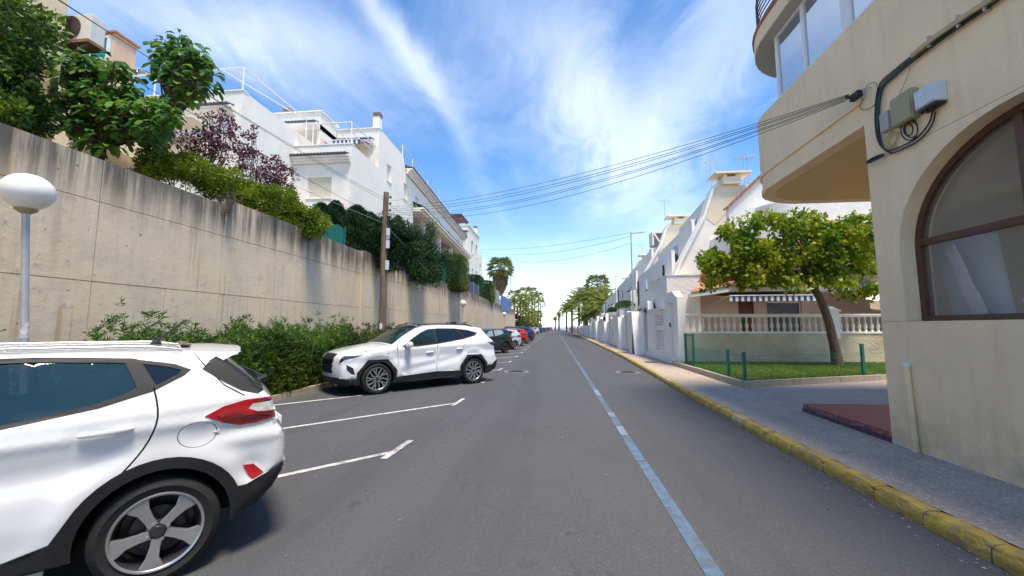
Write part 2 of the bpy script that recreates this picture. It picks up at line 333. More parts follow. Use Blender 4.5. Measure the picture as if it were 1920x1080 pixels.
# ---------------------------------------------------------------- foliage
def fast_mesh(name, V, F):
    me = bpy.data.meshes.new(name); nv, nf = len(V), len(F); k = F.shape[1]
    me.vertices.add(nv); me.vertices.foreach_set('co', V.astype(np.float32).ravel())
    me.loops.add(nf * k); me.loops.foreach_set('vertex_index', F.astype(np.int32).ravel())
    me.polygons.add(nf); me.polygons.foreach_set('loop_start', np.arange(0, nf * k, k, dtype=np.int32)); me.polygons.foreach_set('loop_total', np.full(nf, k, dtype=np.int32))
    me.update(calc_edges=True); return me
def norm(a): return a / np.maximum(np.linalg.norm(a, axis=1, keepdims=True), 1e-6)
def leaves(P, D, Ln, Wd, fold=.15, droop=.0):
    n = len(P); D = norm(D); S = norm(np.cross(D, RNG.normal(size=(n, 3)))); U = np.cross(S, D)
    Ln = np.broadcast_to(Ln, n)[:, None]; Wd = np.broadcast_to(Wd, n)[:, None]
    mid = P + D * Ln * .45 + U * Ln * fold; tip = P + D * Ln; tip[:, 2] -= droop * Ln[:, 0]
    V = np.stack([P, mid + S * Wd / 2, tip, mid - S * Wd / 2], 1).reshape(-1, 3)
    b = np.arange(n)[:, None] * 4; return V, np.concatenate([b + [[0, 1, 2]], b + [[0, 2, 3]]], 1).reshape(-1, 3)
def clump_points(C, Rad, n, shell=.55, flat=1.):
    """C centres (k,3), Rad radii (k,) or (k,3); n leaves per clump; returns points and outward directions"""
    k = len(C); Rad = np.asarray(Rad, float); Rad = Rad[:, None] * np.ones(3) if Rad.ndim == 1 else Rad
    d = norm(RNG.normal(size=(k * n, 3))); r = (shell + (1 - shell) * RNG.random(k * n) ** .6)[:, None]
    r = np.where(RNG.random((k * n, 1)) < .2, RNG.random((k * n, 1)), r)
    idx = np.repeat(np.arange(k), n); P = C[idx] + d * r * Rad[idx]
    return P, d
def crown(name, C, Rad, n, ln, wd, m, parent=None, out=.7, up=.15, shell=.5, droop=.1, jit=.35, fold=.12):
    P, d = clump_points(np.asarray(C, float), Rad, n, shell); D = d * out + RNG.normal(size=d.shape) * .45; D[:, 2] += up
    k = len(P); V, F = leaves(P, D, ln * (1 + jit * (RNG.random(k) * 2 - 1)), wd * (1 + jit * (RNG.random(k) * 2 - 1)), fold, droop)
    return link(name, fast_mesh(name, V, F), m, parent)
def blob_clumps(c, rad, k, rr, seed=0, top=1.0):
    """k clump centres inside an ellipsoid of radii rad about c"""
    g = np.random.default_rng(seed); d = norm(g.normal(size=(k, 3))); r = g.random((k, 1)) ** .4
    return np.asarray(c) + d * r * np.asarray(rad), rr * (.7 + .6 * g.random(k))
def branch_tube(m, a, b, r0, r1, bend=.12, n=5, seg=7):
    a, b = Vector(a), Vector(b); L = (b - a).length; off = Vector((random.uniform(-1, 1), random.uniform(-1, 1), random.uniform(-.3, .6))) * L * bend; pts = []
    for i in range(seg):
        t = i / (seg - 1); pts.append(a.lerp(b, t) + off * math.sin(math.pi * t))
    m.tube(pts, [r0 + (r1 - r0) * i / (seg - 1) for i in range(seg)], n); return pts
# ---------------------------------------------------------------- palette
PLASTER = plaster_mat('cream_plaster', (.93, .72, .46), .12, (.78, .58, .36), (.42, .34, .22))
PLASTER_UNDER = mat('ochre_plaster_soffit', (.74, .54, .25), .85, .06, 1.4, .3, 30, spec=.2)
WHITE = mat('white_render', (.86, .82, .74), .8, .05, 1.3, .3, 22, spec=.3, dirt=(.66, .63, .58), dscale=.9, damt=.4)
WHITE2 = mat('warm_white_render', (.82, .78, .69), .8, .05, .9, .25, 22, spec=.3, dirt=(.68, .62, .5), dscale=.8, damt=.35)
ROUGHWHITE = mat('rough_cast_white', (.82, .78, .71), .9, .05, 1.2, .9, 9, spec=.2, dirt=(.6, .57, .52), dscale=1.4, damt=.45)
TRIM = mat('white_painted_metal', (.8, .8, .79), .35, .04, 5)
CREAMPAINT = mat('beige_render', (.70, .58, .38), .85, .06, 1.2, .2, 20)
PEACH = mat('peach_render', (.66, .45, .32), .85, .06, 1.2, .2, 20)
TILE = mat('dark_grey_roof_tile', (.07, .068, .075), .6, .3, 6, .3, 30)
TERRA = mat('terracotta_tile', (.42, .17, .09), .75, .3, 5, .3, 30, dirt=(.25, .14, .09), dscale=3)
SHUTTER = mat('cream_roller_shutter', (.76, .70, .56), .6, .04, 3)
DARKGLASS = mat('dark_window_glass', (.035, .045, .055), .04, .1, 2, spec=.9)
SKYGLASS = mat('reflecting_window_glass', (.10, .16, .26), .02, .05, 1, metal=.0, spec=1, ior=3.2)
BROWNFRAME = mat('brown_window_frame', (.10, .045, .028), .4, .15, 12)
BLACK = mat('black_plastic', (.015, .015, .017), .5, .2, 20)
CABLE = mat('black_cable', (.02, .02, .022), .5, .2, 20)
GREYBOX = mat('pale_grey_box', (.62, .66, .70), .45, .05, 10)
OLIVEBOX = mat('beige_green_box', (.36, .32, .17), .5, .1, 6, dirt=(.22, .2, .12), damt=.3)
TANCABLE = mat('tan_cable', (.45, .35, .17), .6, .15, 10)
STEEL = mat('galvanised_pole', (.46, .48, .50), .45, .12, 6, metal=.3, dirt=(.3, .28, .26), dscale=4)
GLOBE = mat('frosted_globe', (.82, .80, .72), .35, .03, 2, spec=.5)
BRONZE = mat('globe_collar', (.33, .28, .16), .5, .1, 6)
WOOD = mat('weathered_pole_wood', (.17, .115, .075), .9, .35, 3, .6, 25, stretch=(6, 6, .6))
GREENMETAL = mat('green_painted_post', (.008, .14, .105), .45, .12, 8)
GREENNET = mat('green_shade_net', (.01, .16, .12), .8, .2, 8)
BLUETARP = mat('blue_tarpaulin', (.02, .16, .5), .6, .15, 4)
BLUESTRIPE = mat('blue_awning_cloth', (.02, .07, .27), .7, .08, 6)
WHITESTRIPE = mat('white_awning_cloth', (.78, .76, .72), .8, .05, 6)
BROWNDOOR = mat('brown_door', (.12, .035, .025), .5, .15, 6)
DARKGREY = mat('dark_grey_paint', (.07, .07, .09), .6, .1, 6)
BARK = mat('brown_bark', (.13, .085, .055), .95, .3, 6, .9, 18, stretch=(4, 4, 1))
PALMBARK = mat('palm_trunk_bark', (.17, .12, .075), .95, .3, 5, .9, 14, stretch=(1, 1, 6))
TWIG = mat('grey_brown_twig', (.14, .10, .075), .9, .2, 8)
KERBSTONE = mat('pale_kerb_stone', (.42, .35, .25), .9, .14, 6, .5, 25, dirt=(.2, .18, .14), dscale=5)
CONC = concrete_wall_mat()
ROADM = ground_mat('old_grey_asphalt', (.074, .076, .083), (.044, .044, .048), (.17, .17, .172), 105, .46, (1.16, 1.14, 1.12), .34, cracks=True, stain=(.062, .063, .068))
PAVEM = ground_mat('speckled_pavement_mortar', (.42, .335, .27), (.20, .16, .14), (.70, .61, .52), 62, .5, (.9, .88, .86), .6, stain=(.22, .19, .165))
SOILM = ground_mat('dry_earth', (.20, .15, .10), (.10, .08, .06), (.3, .25, .18), 40, .4)
GRASSBASE = ground_mat('turf_soil', (.05, .075, .02), (.04, .035, .02), (.09, .13, .03), 60, .5, (1.6, 1.2, 1))
REDTILEM = ground_mat('red_painted_step', (.38, .085, .055), (.25, .07, .05), (.45, .14, .1), 18, .35, (.9, 1, 1), .35, rough=.6, stain=(.30, .12, .09))

# ---------------------------------------------------------------- the setting
def sheet(name, pts, z, m, kind='structure'):
    b = MB(); b.add([(x, y, z) for x, y in pts], [tuple(range(len(pts)))]); o = b.build(name, m); o['kind'] = kind; return o
sheet('ground', [(-300, -60), (300, -60), (300, 262), (-300, 262)], -.03, SOILM)
SEAM = mat('sea_water', (.02, .10, .17), .25, .1, .05, .6, .6, spec=.5)
sheet('sea', [(-9000, 250), (9000, 250), (9000, 12000), (-9000, 12000)], -2.5, SEAM)
sheet('road', [(-6.0, -14), (2.92, -14), (2.92, 6), (3.06, 12), (3.45, 21), (3.8, 42), (4.2, 80), (4.6, 250), (-6.0, 250)], 0, ROADM)
KX = [(-14, 2.88), (6, 2.88), (11, 3.02), (21, 3.42), (42, 3.76), (80, 4.15), (250, 4.55)]
def kx(y):
    for (a, xa), (b, xb) in zip(KX, KX[1:]):
        if y <= b: return xa + (xb - xa) * (y - a) / (b - a)
    return KX[-1][1]
b = MB(); ys = [-14, 6, 11, 21, 42, 80, 250]
pv = [(kx(y) + .16, y) for y in ys] + [(14, 250), (14, 9.7), (20, 9.7), (20, -14)]
b.add([(x, y, .12) for x, y in pv], [tuple(range(len(pv)))]); o = b.build('pavement', PAVEM); o['kind'] = 'structure'

# yellow kerb: a bed under separate stones
YELLOW = mat('worn_yellow_kerb_paint', (.45, .31, .05), .85, .3, 7, 1.0, 26, dirt=(.26, .22, .15), dscale=7.5, damt=1.1)
YELLOW2 = mat('faded_yellow_kerb_paint', (.42, .34, .14), .85, .22, 5, .6, 22, dirt=(.24, .21, .15), dscale=3.0, damt=.9)
b = MB(); pts = [(kx(y), y) for y in ys]
for (x0, y0), (x1, y1) in zip(pts, pts[1:]):
    b.add([(x0 + .02, y0, -.02), (x0 + .165, y0, -.02), (x0 + .165, y0, .112), (x0 + .02, y0, .1), (x1 + .02, y1, -.02), (x1 + .17, y1, -.02), (x1 + .17, y1, .108), (x1 + .02, y1, .1)],
          [(0, 1, 2, 3), (7, 6, 5, 4), (0, 3, 7, 4), (3, 2, 6, 7), (2, 1, 5, 6)])
kerb = b.build('kerb', mat('kerb_joint_mortar', (.12, .11, .09), .95, .2, 8)); kerb['kind'] = 'structure'
def kerb_stone(L, w=.15, h=.125, seed=0):
    g = random.Random(seed); m = MB(); n = 6; vs = []
    prof = [(0, -.02), (0.0, .045), (.006, .09), (.03, h), (.10, h + .004), (w, h)]
    for i in range(n + 1):
        y = -L / 2 + L * i / n; e = .008 if i in (0, n) else 0
        for (px, pz) in prof: vs.append((px + g.uniform(-.005, .005) + (e if px < .05 else 0), y, pz + (g.uniform(-.005, .004) if pz > 0 else 0) - e))
    k = len(prof); fs = [(i * k + j, i * k + j + 1, (i + 1) * k + j + 1, (i + 1) * k + j) for i in range(n) for j in range(k - 1)]
    fs += [tuple(range(k)), tuple(n * k + j for j in range(k - 1, -1, -1))]; m.add(vs, fs); return m.mesh('kerb_stone', True, 40)
kms = {}
y = -3.0; i = 0; g = random.Random(3)
while y < 62:
    L = .56 if y < 3.1 else (.50 if y < 3.7 else g.choice([.5, .6, .6, .7])); L = L if y < 20 else 1.0
    key = (L, i % 3)
    if key not in kms: kms[key] = kerb_stone(L - .012, seed=i)
    me = kms[key]; x0, x1 = kx(y), kx(y + L)
    if (i * 7) % 3 == 0 and (L, 'f') not in kms:
        me2 = kerb_stone(L - .012, seed=i + 50); kms[(L, 'f')] = me2
    if g.random() < .3 and (L, 'f') in kms: me = kms[(L, 'f')]; link('kerb_stone', me, YELLOW2, kerb, ((x0 + x1) / 2, y + L / 2, 0), (0, 0, -math.atan2(x1 - x0, L)))
    else: link('kerb_stone', me, YELLOW, kerb, ((x0 + x1) / 2, y + L / 2, 0), (0, 0, -math.atan2(x1 - x0, L)))
    y += L; i += 1
b = MB()
while y < 245: b.add([(kx(y) + dx, y + dy, z) for dy in (0.01, 1.0) for dx, z in ((-.01, -.02), (0, .125), (.17, .128))], [(0, 1, 4, 3), (1, 2, 5, 4)]); y += 1.02
tag(b.build('kerb_stone', YELLOW, kerb), kind='stuff')

# painted lines
BLUEP = worn_paint('worn_blue_line_paint', (.09, .185, .31), (.085, .105, .135), .44)
WHITEP = worn_paint('worn_white_line_paint', (.60, .59, .56), (.16, .16, .16), .56)
PALEP = worn_paint('faded_pale_line_paint', (.22, .31, .42), (.13, .15, .18), .48)
def strip(m, a, c, w, z=.004):
    a, c = Vector(a), Vector(c); d = (c - a).normalized(); s = Vector((d.y, -d.x)) * w / 2
    m.add([(*(a - s), z), (*(a + s), z), (*(c + s), z), (*(c - s), z)], [(0, 1, 2, 3)])
b = MB()
for y0, y1 in ((1.2, 5.0), (5.02, 6.1), (6.7, 7.3), (7.75, 60), (60, 240)): strip(b, (.99 + (y0 > 50) * .02, y0), (1.0, y1), .115)
o = b.build('blue_line_marking', BLUEP); tag(o, kind='structure')
b = MB()
for y0, y1 in ((6.12, 6.68), (7.32, 7.73), (9.5, 10.4)): strip(b, (1.0, y0), (1.0, y1), .11, .005)
tag(b.build('faded_line_marking', PALEP), kind='structure')
b = MB()
for k in range(-2, 28):
    y = 5.05 + 3.26 * k; x = -2.03
    p = Vector((x, y)); u = Vector((math.cos(R(47)), math.sin(R(47))))
    strip(b, p - u * ((x + 5.75) / u.x), p, .085, .004)
    strip(b, (x - .015, y - .30), (x + .03, y + .50), .085, .008)
tag(b.build('parking_bay_marking', WHITEP), kind='structure')
# patch and covers in the road
b = MB(); b.add([(-1.25, 13.2, .004), (-.7, 13.2, .004), (-.7, 15.3, .004), (-1.25, 15.3, .004)], [(0, 1, 2, 3)])
MANH = mat('cast_iron_cover', (.07, .07, .075), .55, .2, 14, .8, 60, metal=.4)
RINGM = mat('concrete_collar', (.20, .20, .19), .9, .15, 10, .4, 30)
def cover(x, y, z, r, label, sq=False):
    t = thing('manhole_cover', label, 'manhole cover', (x, y, z))
    if sq:
        MB().box((0, 0, .004), (r * 2 + .1, r * 2 + .1, .008)).build('collar', RINGM, t); MB().box((0, 0, .008), (r * 2, r * 2, .012)).build('lid', MANH, t)
    else:
        MB().lathe([(r + .12, 0), (r + .12, .006), (r, .006)], 32).build('collar', RINGM, t)
        m = MB().lathe([(r, .001), (r, .012), (r - .03, .015)], 32)
        for i in range(-4, 5): m.box((0, i * r / 5, .017), (math.sqrt(max(0, 1 - (i / 5) ** 2)) * r * 1.6, .02, .005))
        m.build('lid', MANH, t)
cover(-1.36, 14.24, .002, .33, 'round iron manhole cover in the road beside the parking bays')
cover(3.05 - .55, 14.4, .002, .30, 'round dark manhole cover in the road close to the yellow kerb')
cover(3.95, 17.2, .122, .22, 'small square iron cover in the pavement by the white garden walls', True)
for (x, y) in ((2.2, 2.6), (-.4, 2.2), (-.8, 6.5)): pass

# ---------------------------------------------------------------- left: planted strip, kerb, retaining wall
b = MB(); b.add([(-7.4, -14, .07), (-6.05, -14, .07), (-6.05, 250, .07), (-7.4, 250, .07)], [(0, 1, 2, 3)]); tag(b.build('planting_bed', SOILM), kind='structure')
kb = MB().bx((-6.04, -14, -.02), (-5.92, 250, .10)).build('bed_kerb', mat('kerb_joint_mortar', (0, 0, 0))); kb['kind'] = 'structure'
me = MB().box((0, 0, 0), (.15, .985, .16)).mesh('kerb_stone')
for i in range(46): link('kerb_stone', me, KERBSTONE, kb, (-5.98, -3.5 + i, .045 + random.uniform(-.003, .003)))
WX = -7.5
wall = thing('retaining_wall', 'tall stained beige concrete retaining wall along the left side of the street', 'wall', (WX, 20, 0))
def wloc(o): o.location = Vector(o.location) - Vector((WX, 20, 0)); return o
def wtop(y): return 4.36 if y < 8.6 else (4.52 if y < 15 else 4.60 + min((y - 15) * .002, .05))
for y0, y1 in ((-14, 8.6), (8.6, 14.86), (15.02, 36.2), (36.4, 61.2), (61.4, 76)):
    wloc(MB().bx((WX - .45, y0, -.1), (WX - .022, y1, wtop((y0 + y1) / 2) - .012)).build('wall_core', CONC, wall))
for y in (14.94, 36.3, 61.3): wloc(MB().bx((WX - .4, y - .05, 0), (WX - .03, y + .05, 4.5)).bx((WX - .02, y - .15, 0), (WX + .035, y - .045, wtop(y))).bx((WX - .02, y + .045, 0), (WX + .012, y + .10, wtop(y))).build('expansion_joint_strip', CONC, wall))
pm = {}
def cpanel(y0, y1, z0, z1):
    g = .007; k = (round(y1 - y0, 2), round(z1 - z0, 2))
    if k not in pm: pm[k] = MB().box((0, 0, 0), (.05, y1 - y0 - g * 2, z1 - z0 - g * 2)).mesh('concrete_panel')
    o = link('concrete_panel', pm[k], CONC, wall, (WX - .025 + random.uniform(-.003, .004), (y0 + y1) / 2, (z0 + z1) / 2)); wloc(o)
def prow(a, c, step, z0, z1):
    n = max(1, round((c - a) / step)); s = (c - a) / n
    for i in range(n): cpanel(a + i * s, a + (i + 1) * s, z0, z1 if z1 else wtop(a + (i + .5) * s))
for a, c in ((-4.35, 14.8), (15.06, 36.15), (36.42, 61.1)):
    if a < 0:
        ys = [-4.35, -1.8, .72, 3.22, 5.72, 8.22, 10.85, 13.37, 14.78]; yb = sorted(ys[:-1] + [(p + q) / 2 for p, q in zip(ys, ys[1:-1])] + [14.78])
        for p, q in zip(yb, yb[1:]): cpanel(p, q, 0, 2.31)
        for p, q in zip(ys, ys[1:]): cpanel(p, q, 2.31, 3.64); cpanel(p, q, 3.64, wtop((p + q) / 2))
    else: prow(a, c, 1.25, 0, 2.36); prow(a, c, 2.5, 2.36, 3.70); prow(a, c, 2.5, 3.70, None)
b = MB()
for i in range(6): b.bx((WX - .05, 61.5 + i * 2.4, 0), (WX, 63.85 + i * 2.4, 4.55))
tag(wloc(b.build('concrete_panel', CONC, wall)), kind='stuff')
TZ = 4.2
sheet('terrace_ground', [(-60, -14), (WX - .4, -14), (WX - .4, 140), (-60, 140)], TZ, SOILM)
b = MB(); b.bx((-60, 75.5, -.1), (WX - .01, 76.2, 4.55)); tag(b.build('terrace_end_wall', CONC), 'plain concrete end of the raised terrace beyond the blue tarpaulin', 'wall')
# ---------------------------------------------------------------- left: white terraced houses above the wall
def tile_row(name, a, c, out, m, parent, r=.075, pitch=.2, dep=.42):
    """barrel tiles laid side by side along an eave from a to c, running out towards `out`"""
    a, c, out = Vector(a), Vector(c), Vector(out).normalized(); d = c - a; n = max(2, int(d.length / pitch)); d.normalize(); b = MB()
    for i in range(n):
        p = a + d * (i + .5) * ((c - a).length / n); vs = []
        for e in (0, 1):
            q = p + out * (dep * e) + Vector((0, 0, .10 * (1 - e)))
            for k in range(6): t = math.pi * k / 5; vs.append(q + d * math.cos(t) * pitch * .5 + Vector((0, 0, r * math.sin(t))))
        b.add(vs, [(k, k + 1, 7 + k, 6 + k) for k in range(5)] + [(0, 1, 2, 3, 4, 5), (11, 10, 9, 8, 7, 6)])
    b.beam(a + out * dep * .5 - Vector((0, 0, .02)), c + out * dep * .5 - Vector((0, 0, .02)), dep, .05)
    o = b.build(name, m, parent); o['kind'] = 'stuff'; return o
def cornice(parent, a, c, out, m=None):
    b = MB(); a, c, out = Vector(a), Vector(c), Vector(out)
    for k, (w, h) in enumerate(((.34, .10), (.24, .12), (.14, .14))):
        z = Vector((0, 0, -.08 - .12 * k)); b.beam(a + out * w / 2 + z, c + out * w / 2 + z, w, h - .004 * k)
    return b.build('cornice', m or WHITE, parent)
def railing(parent, pts, h, name='roof_railing', diag=False, r=.035):
    b = MB()
    for p, q in zip(pts, pts[1:]):
        p, q = Vector(p), Vector(q); b.tube([p + Vector((0, 0, h)), q + Vector((0, 0, h))], r, 6)
        if diag: b.tube([p + Vector((0, 0, h * .45)), q + Vector((0, 0, h * .45))], r * .7, 6)
    for p in pts: b.tube([p, Vector(p) + Vector((0, 0, h))], r, 6)
    return b.build(name, TRIM, parent, True)
def xpanel(X): return lambda u, v, d: (X - d, u, v)          # faces the street (+X); u along Y
def ypanel(Y): return lambda u, v, d: (u, Y + d, v)          # faces the camera (-Y); u along X
def shutter_window(parent, kind, plane, u0, u1, z0, z1, sh=True, frame=True, shut=None, dp=.14):
    """a window part with sub-parts; kind 'x' on a street facade, 'y' on a camera-facing wall"""
    f = (lambda u, v, d: (plane - d, u, v)) if kind == 'x' else (lambda u, v, d: (u, plane + d, v))
    w = MB(); t = .05
    for (a, c, e, g) in ((u0, u1, z0, z0 + t), (u0, u1, z1 - t, z1), (u0, u0 + t, z0 + t, z1 - t), (u1 - t, u1, z0 + t, z1 - t)):
        w.prism([(a, e), (c, e), (c, g), (a, g)], f, dp - .03, dp + .03)
    win = w.build('window', TRIM, parent)
    s = MB(); n = int((z1 - z0) / .09) if sh else 0
    if sh:
        for i in range(n):
            e = z0 + t + i * (z1 - z0 - 2 * t) / n; s.prism([(u0 + t, e), (u1 - t, e), (u1 - t, e + (z1 - z0 - 2 * t) / n * .9), (u0 + t, e + (z1 - z0 - 2 * t) / n * .9)], f, dp - .01, dp + .02)
        tag(s.build('shutter', shut or SHUTTER, win), kind=None)
    MB().prism([(u0 + t, z0 + t), (u1 - t, z0 + t), (u1 - t, z1 - t), (u0 + t, z1 - t)], f, dp + .025, dp + .04).build('pane', DARKGLASS, win)
    MB().prism([(u0 - .06, z0 - .06), (u1 + .06, z0 - .06), (u1 + .06, z0 - .002), (u0 - .06, z0 - .002)], f, -.05, dp - .04).build('sill', WHITE, win)
    return win
def rect(a, b, c, d): return [(a, c), (b, c), (b, d), (a, d)]
def chimney(parent, x, y, z0, z1, w=.45, m=None):
    c = MB().bx((x - w / 2, y - w / 2, z0), (x + w / 2, y + w / 2, z1)).build('chimney', m or WHITE, parent)
    b = MB()
    for k in range(3): b.box((x, y, z1 + .05 + k * .11), (w + .06, w + .06, .05))
    for i in (-1, 1):
        for j in (-1, 1): b.box((x + i * w * .4, y + j * w * .4, z1 + .14), (.07, .07, .3))
    b.build('cowl', mat('chimney_cowl_brick', (.30, .24, .2), .9, .2, 9), c)
def striped_awning(name, label, a, c, outv, drop, val, parent=None, nst=18, group=None):
    """canopy cloth from wall line a-c out along outv falling by drop, with a hanging valance"""
    t = thing(name, label, 'awning', a) if parent is None else empty(name, (0, 0, 0), 0, parent)
    o0 = Vector(a) if parent is None else Vector((0, 0, 0)); a, c, outv = Vector(a), Vector(c), Vector(outv)
    A, Bm = MB(), MB()
    for i in range(nst):
        p, q = a.lerp(c, i / nst) - o0, a.lerp(c, (i + 1) / nst) - o0; m = A if i % 2 else Bm
        e = outv + Vector((0, 0, -drop)); v = Vector((0, 0, -val)); nn = Vector((0, 0, .012))
        m.add([p, q, q + e, p + e, p - nn, q - nn, q + e - nn, p + e - nn], [(0, 1, 2, 3), (7, 6, 5, 4), (0, 4, 5, 1), (2, 6, 7, 3)])
        h = outv.normalized() * .012; m.add([p + e, q + e, q + e + v, p + e + v, p + e - h, q + e - h, q + e + v - h, p + e + v - h], [(0, 1, 2, 3), (7, 6, 5, 4), (3, 2, 6, 7)])
    A.build('blue_stripe', BLUESTRIPE, t); Bm.build('white_stripe', WHITESTRIPE, t)
    f = MB(); e = outv + Vector((0, 0, -drop)); f.tube([a - o0 + e, c - o0 + e], .03, 6); f.tube([a - o0, c - o0], .05, 6)
    for p in (a - o0, c - o0): f.tube([p - Vector((0, 0, .3)), p + e], .02, 5)
    f.build('awning_bar', TRIM, t); return t

FX = -11.5
H1 = thing('terraced_house', 'long white terraced house above the wall with sloping dark tiled eave and cream shutters', 'house', (FX, 21, TZ))
def h1(o):
    o.location = Vector(o.location) - Vector((FX, 21, TZ)); return o
# front step with the closed window
w = panel('wall', [(-15.2, TZ), (FX, TZ), (FX, 11.1), (-15.2, 11.1)], [rect(-14.09, -12.62, 8.91, 10.16)], ypanel(21), .3, WHITE, H1); h1(w)
h1(shutter_window(H1, 'y', 21, -14.09, -12.62, 8.91, 10.16))
wins1 = [rect(25.2, 26.05, 11.7, 12.9), rect(28.4, 29.2, 11.5, 12.75)]
h1(panel('wall', [(21.3, TZ), (29.2 + 20, TZ), (49.2, 12.9), (29.2, 13.9), (28.7, 14.75), (24.5, 14.78), (24.5, 12.06), (21.3, 12.06)],
         [rect(25.9, 26.6, 11.75, 12.95), rect(29.0, 29.75, 11.5, 12.72), rect(31.6, 32.4, 11.25, 12.5), rect(34.8, 35.6, 11.2, 12.4), rect(38.1, 38.9, 11.1, 12.3), rect(42.0, 42.8, 11.0, 12.1), rect(46, 46.8, 10.9, 12.0),
          rect(28.6, 29.5, 8.6, 9.9), rect(31.2, 33.9, 8.0, 10.9), rect(34.4, 38.9, 8.0, 10.75), rect(39.4, 43.6, 8.0, 10.6), rect(44.1, 48.6, 8.0, 10.4)], xpanel(FX), .3, WHITE2, H1))
for a, c, e, f in ((25.9, 26.6, 11.75, 12.95), (29.0, 29.75, 11.5, 12.72), (31.6, 32.4, 11.25, 12.5), (34.8, 35.6, 11.2, 12.4), (38.1, 38.9, 11.1, 12.3), (42.0, 42.8, 11.0, 12.1), (46, 46.8, 10.9, 12.0), (28.6, 29.5, 8.6, 9.9)):
    h1(shutter_window(H1, 'x', FX, a, c, e, f))
for a, c, zt in ((31.2, 33.9, 10.9), (34.4, 38.9, 10.75), (39.4, 43.6, 10.6), (44.1, 48.6, 10.4)):       # loggias
    b = MB(); b.bx((FX - 1.8, a, 8.0), (FX - 1.75, c, zt)).bx((FX - 1.75, a - .02, 8), (FX - .3, a, zt)).bx((FX - 1.75, c, 8), (FX - .3, c + .02, zt)).bx((FX - 1.75, a, zt), (FX - .3, c, zt + .05)).bx((FX - 1.75, a, 7.95), (FX - .3, c, 8.0))
    h1(b.build('loggia', mat('pinkish_loggia_render', (.66, .56, .50), .85, .05, 2), H1)); h1(MB().bx((FX - .14, a + .002, 8.02), (FX - .02, c - .002, 8.9)).build('parapet', WHITE2, H1))
    h1(MB().bx((FX - 1.74, a + .5, 8.02), (FX - 1.70, a + 1.5, 10.1)).build('door', DARKGREY, H1))
h1(MB().bx((-16.6, 21.02, 11.36), (FX - .002, 21.28, 12.06)).bx((-16.7, 20.98, 12.06), (FX + .02, 21.32, 12.12)).build('parapet', WHITE, H1))
h1(MB().bx((-22, 21.28, 11.1), (FX - .3, 24.6, 11.3)).build('terrace_floor', mat('terrace_floor_tile', (.4, .3, .22), .7, .1, 6), H1))
h1(MB().bx((-15.2, 20.75, 11.1), (FX - .004, 21.28, 11.36)).build('eave_slab', WHITE, H1))
h1(tile_row('roof_tile_row', (-15.4, 20.98, 11.36), (FX - .08, 20.98, 11.36), (0, -1, 0), TILE, H1)); h1(cornice(H1, (-15.3, 20.98, 11.33), (FX + .02, 20.98, 11.33), Vector((0, -1, 0))))
# set-back upper floor with covered terrace
b = MB(); b.bx((-19.5, 22.6, 14.25), (-14.5, 24.45, 15.05)).bx((-19.5, 24.3, 11.3), (-14.5, 24.6, 14.25)).bx((-14.8, 22.6, 13.9), (-14.5, 24.3, 14.25))
h1(b.build('wall', WHITE, H1)); h1(MB().bx((-19.6, 22.5, 15.05), (-14.4, 24.6, 15.12)).build('coping', WHITE, H1))
h1(panel('wall', [(22.6, 11.3), (24.5, 11.3), (24.5, 14.25), (22.6, 14.25)], [rect(23.1, 24.1, 11.3, 13.4)], xpanel(-14.5), .2, WHITE, H1))
h1(tile_row('roof_tile_row', (-19.3, 22.6, 14.28), (-14.6, 22.6, 14.28), (0, -1, 0), TILE, H1)); h1(cornice(H1, (-19.3, 22.58, 14.25), (-14.5, 22.58, 14.25), Vector((0, -1, 0))))
h1(shutter_window(H1, 'y', 24.3, -16.9, -15.4, 11.35, 13.4)); 
h1(MB().bx((-17.6, 24.6, 15.05), (-16.9, 27.0, 15.9)).build('stair_head', WHITE, H1)); h1(tile_row('roof_tile_row', (-18.6, 24.9, 15.9), (-16.2, 24.9, 15.9), (0, -1, 0), TILE, H1))
c0 = chimney(H1, -17.9, 24.2, 15.1, 16.0)
# main block behind
h1(panel('wall', [(-14.5, 11.3), (FX - .3, 11.3), (FX - .3, 14.78), (-14.5, 14.78)], [rect(-13.4, -12.3, 11.3, 13.5)], ypanel(24.5), .3, WHITE, H1))
h1(MB().bx((-14.5, 24.42, 14.78), (FX + .03, 24.85, 14.84)).build('coping', WHITE, H1)); h1(MB().bx((-13.4, 24.7, 11.3), (-12.3, 24.75, 13.5)).build('door', DARKGLASS, H1))
h1(tile_row('roof_tile_row', (-14.4, 24.5, 13.95), (FX - .35, 24.5, 13.95), (0, -1, 0), TILE, H1)); h1(cornice(H1, (-14.4, 24.48, 13.92), (FX - .31, 24.48, 13.92), Vector((0, -1, 0))))
h1(MB().bx((-22, 24.6, TZ), (FX - .31, 29, 14.6)).bx((-22, 29, TZ), (FX - .31, 30.9, 12.9)).bx((-22, 30.9, TZ), (-13.35, 49, 12.7)).bx((-22, 30.9, 11.0), (FX - .31, 49, 12.5)).build('house_core', WHITE, H1))
for o in H1.children:
    if o.name.startswith('chimney') and o.location.length == 0: o.location = -Vector((FX, 21, TZ))
ch = chimney(H1, -11.85, 24.9, 14.6, 15.75)
for o in H1.children:
    if o.name.startswith('chimney') and o.location.length == 0: o.location = -Vector((FX, 21, TZ))
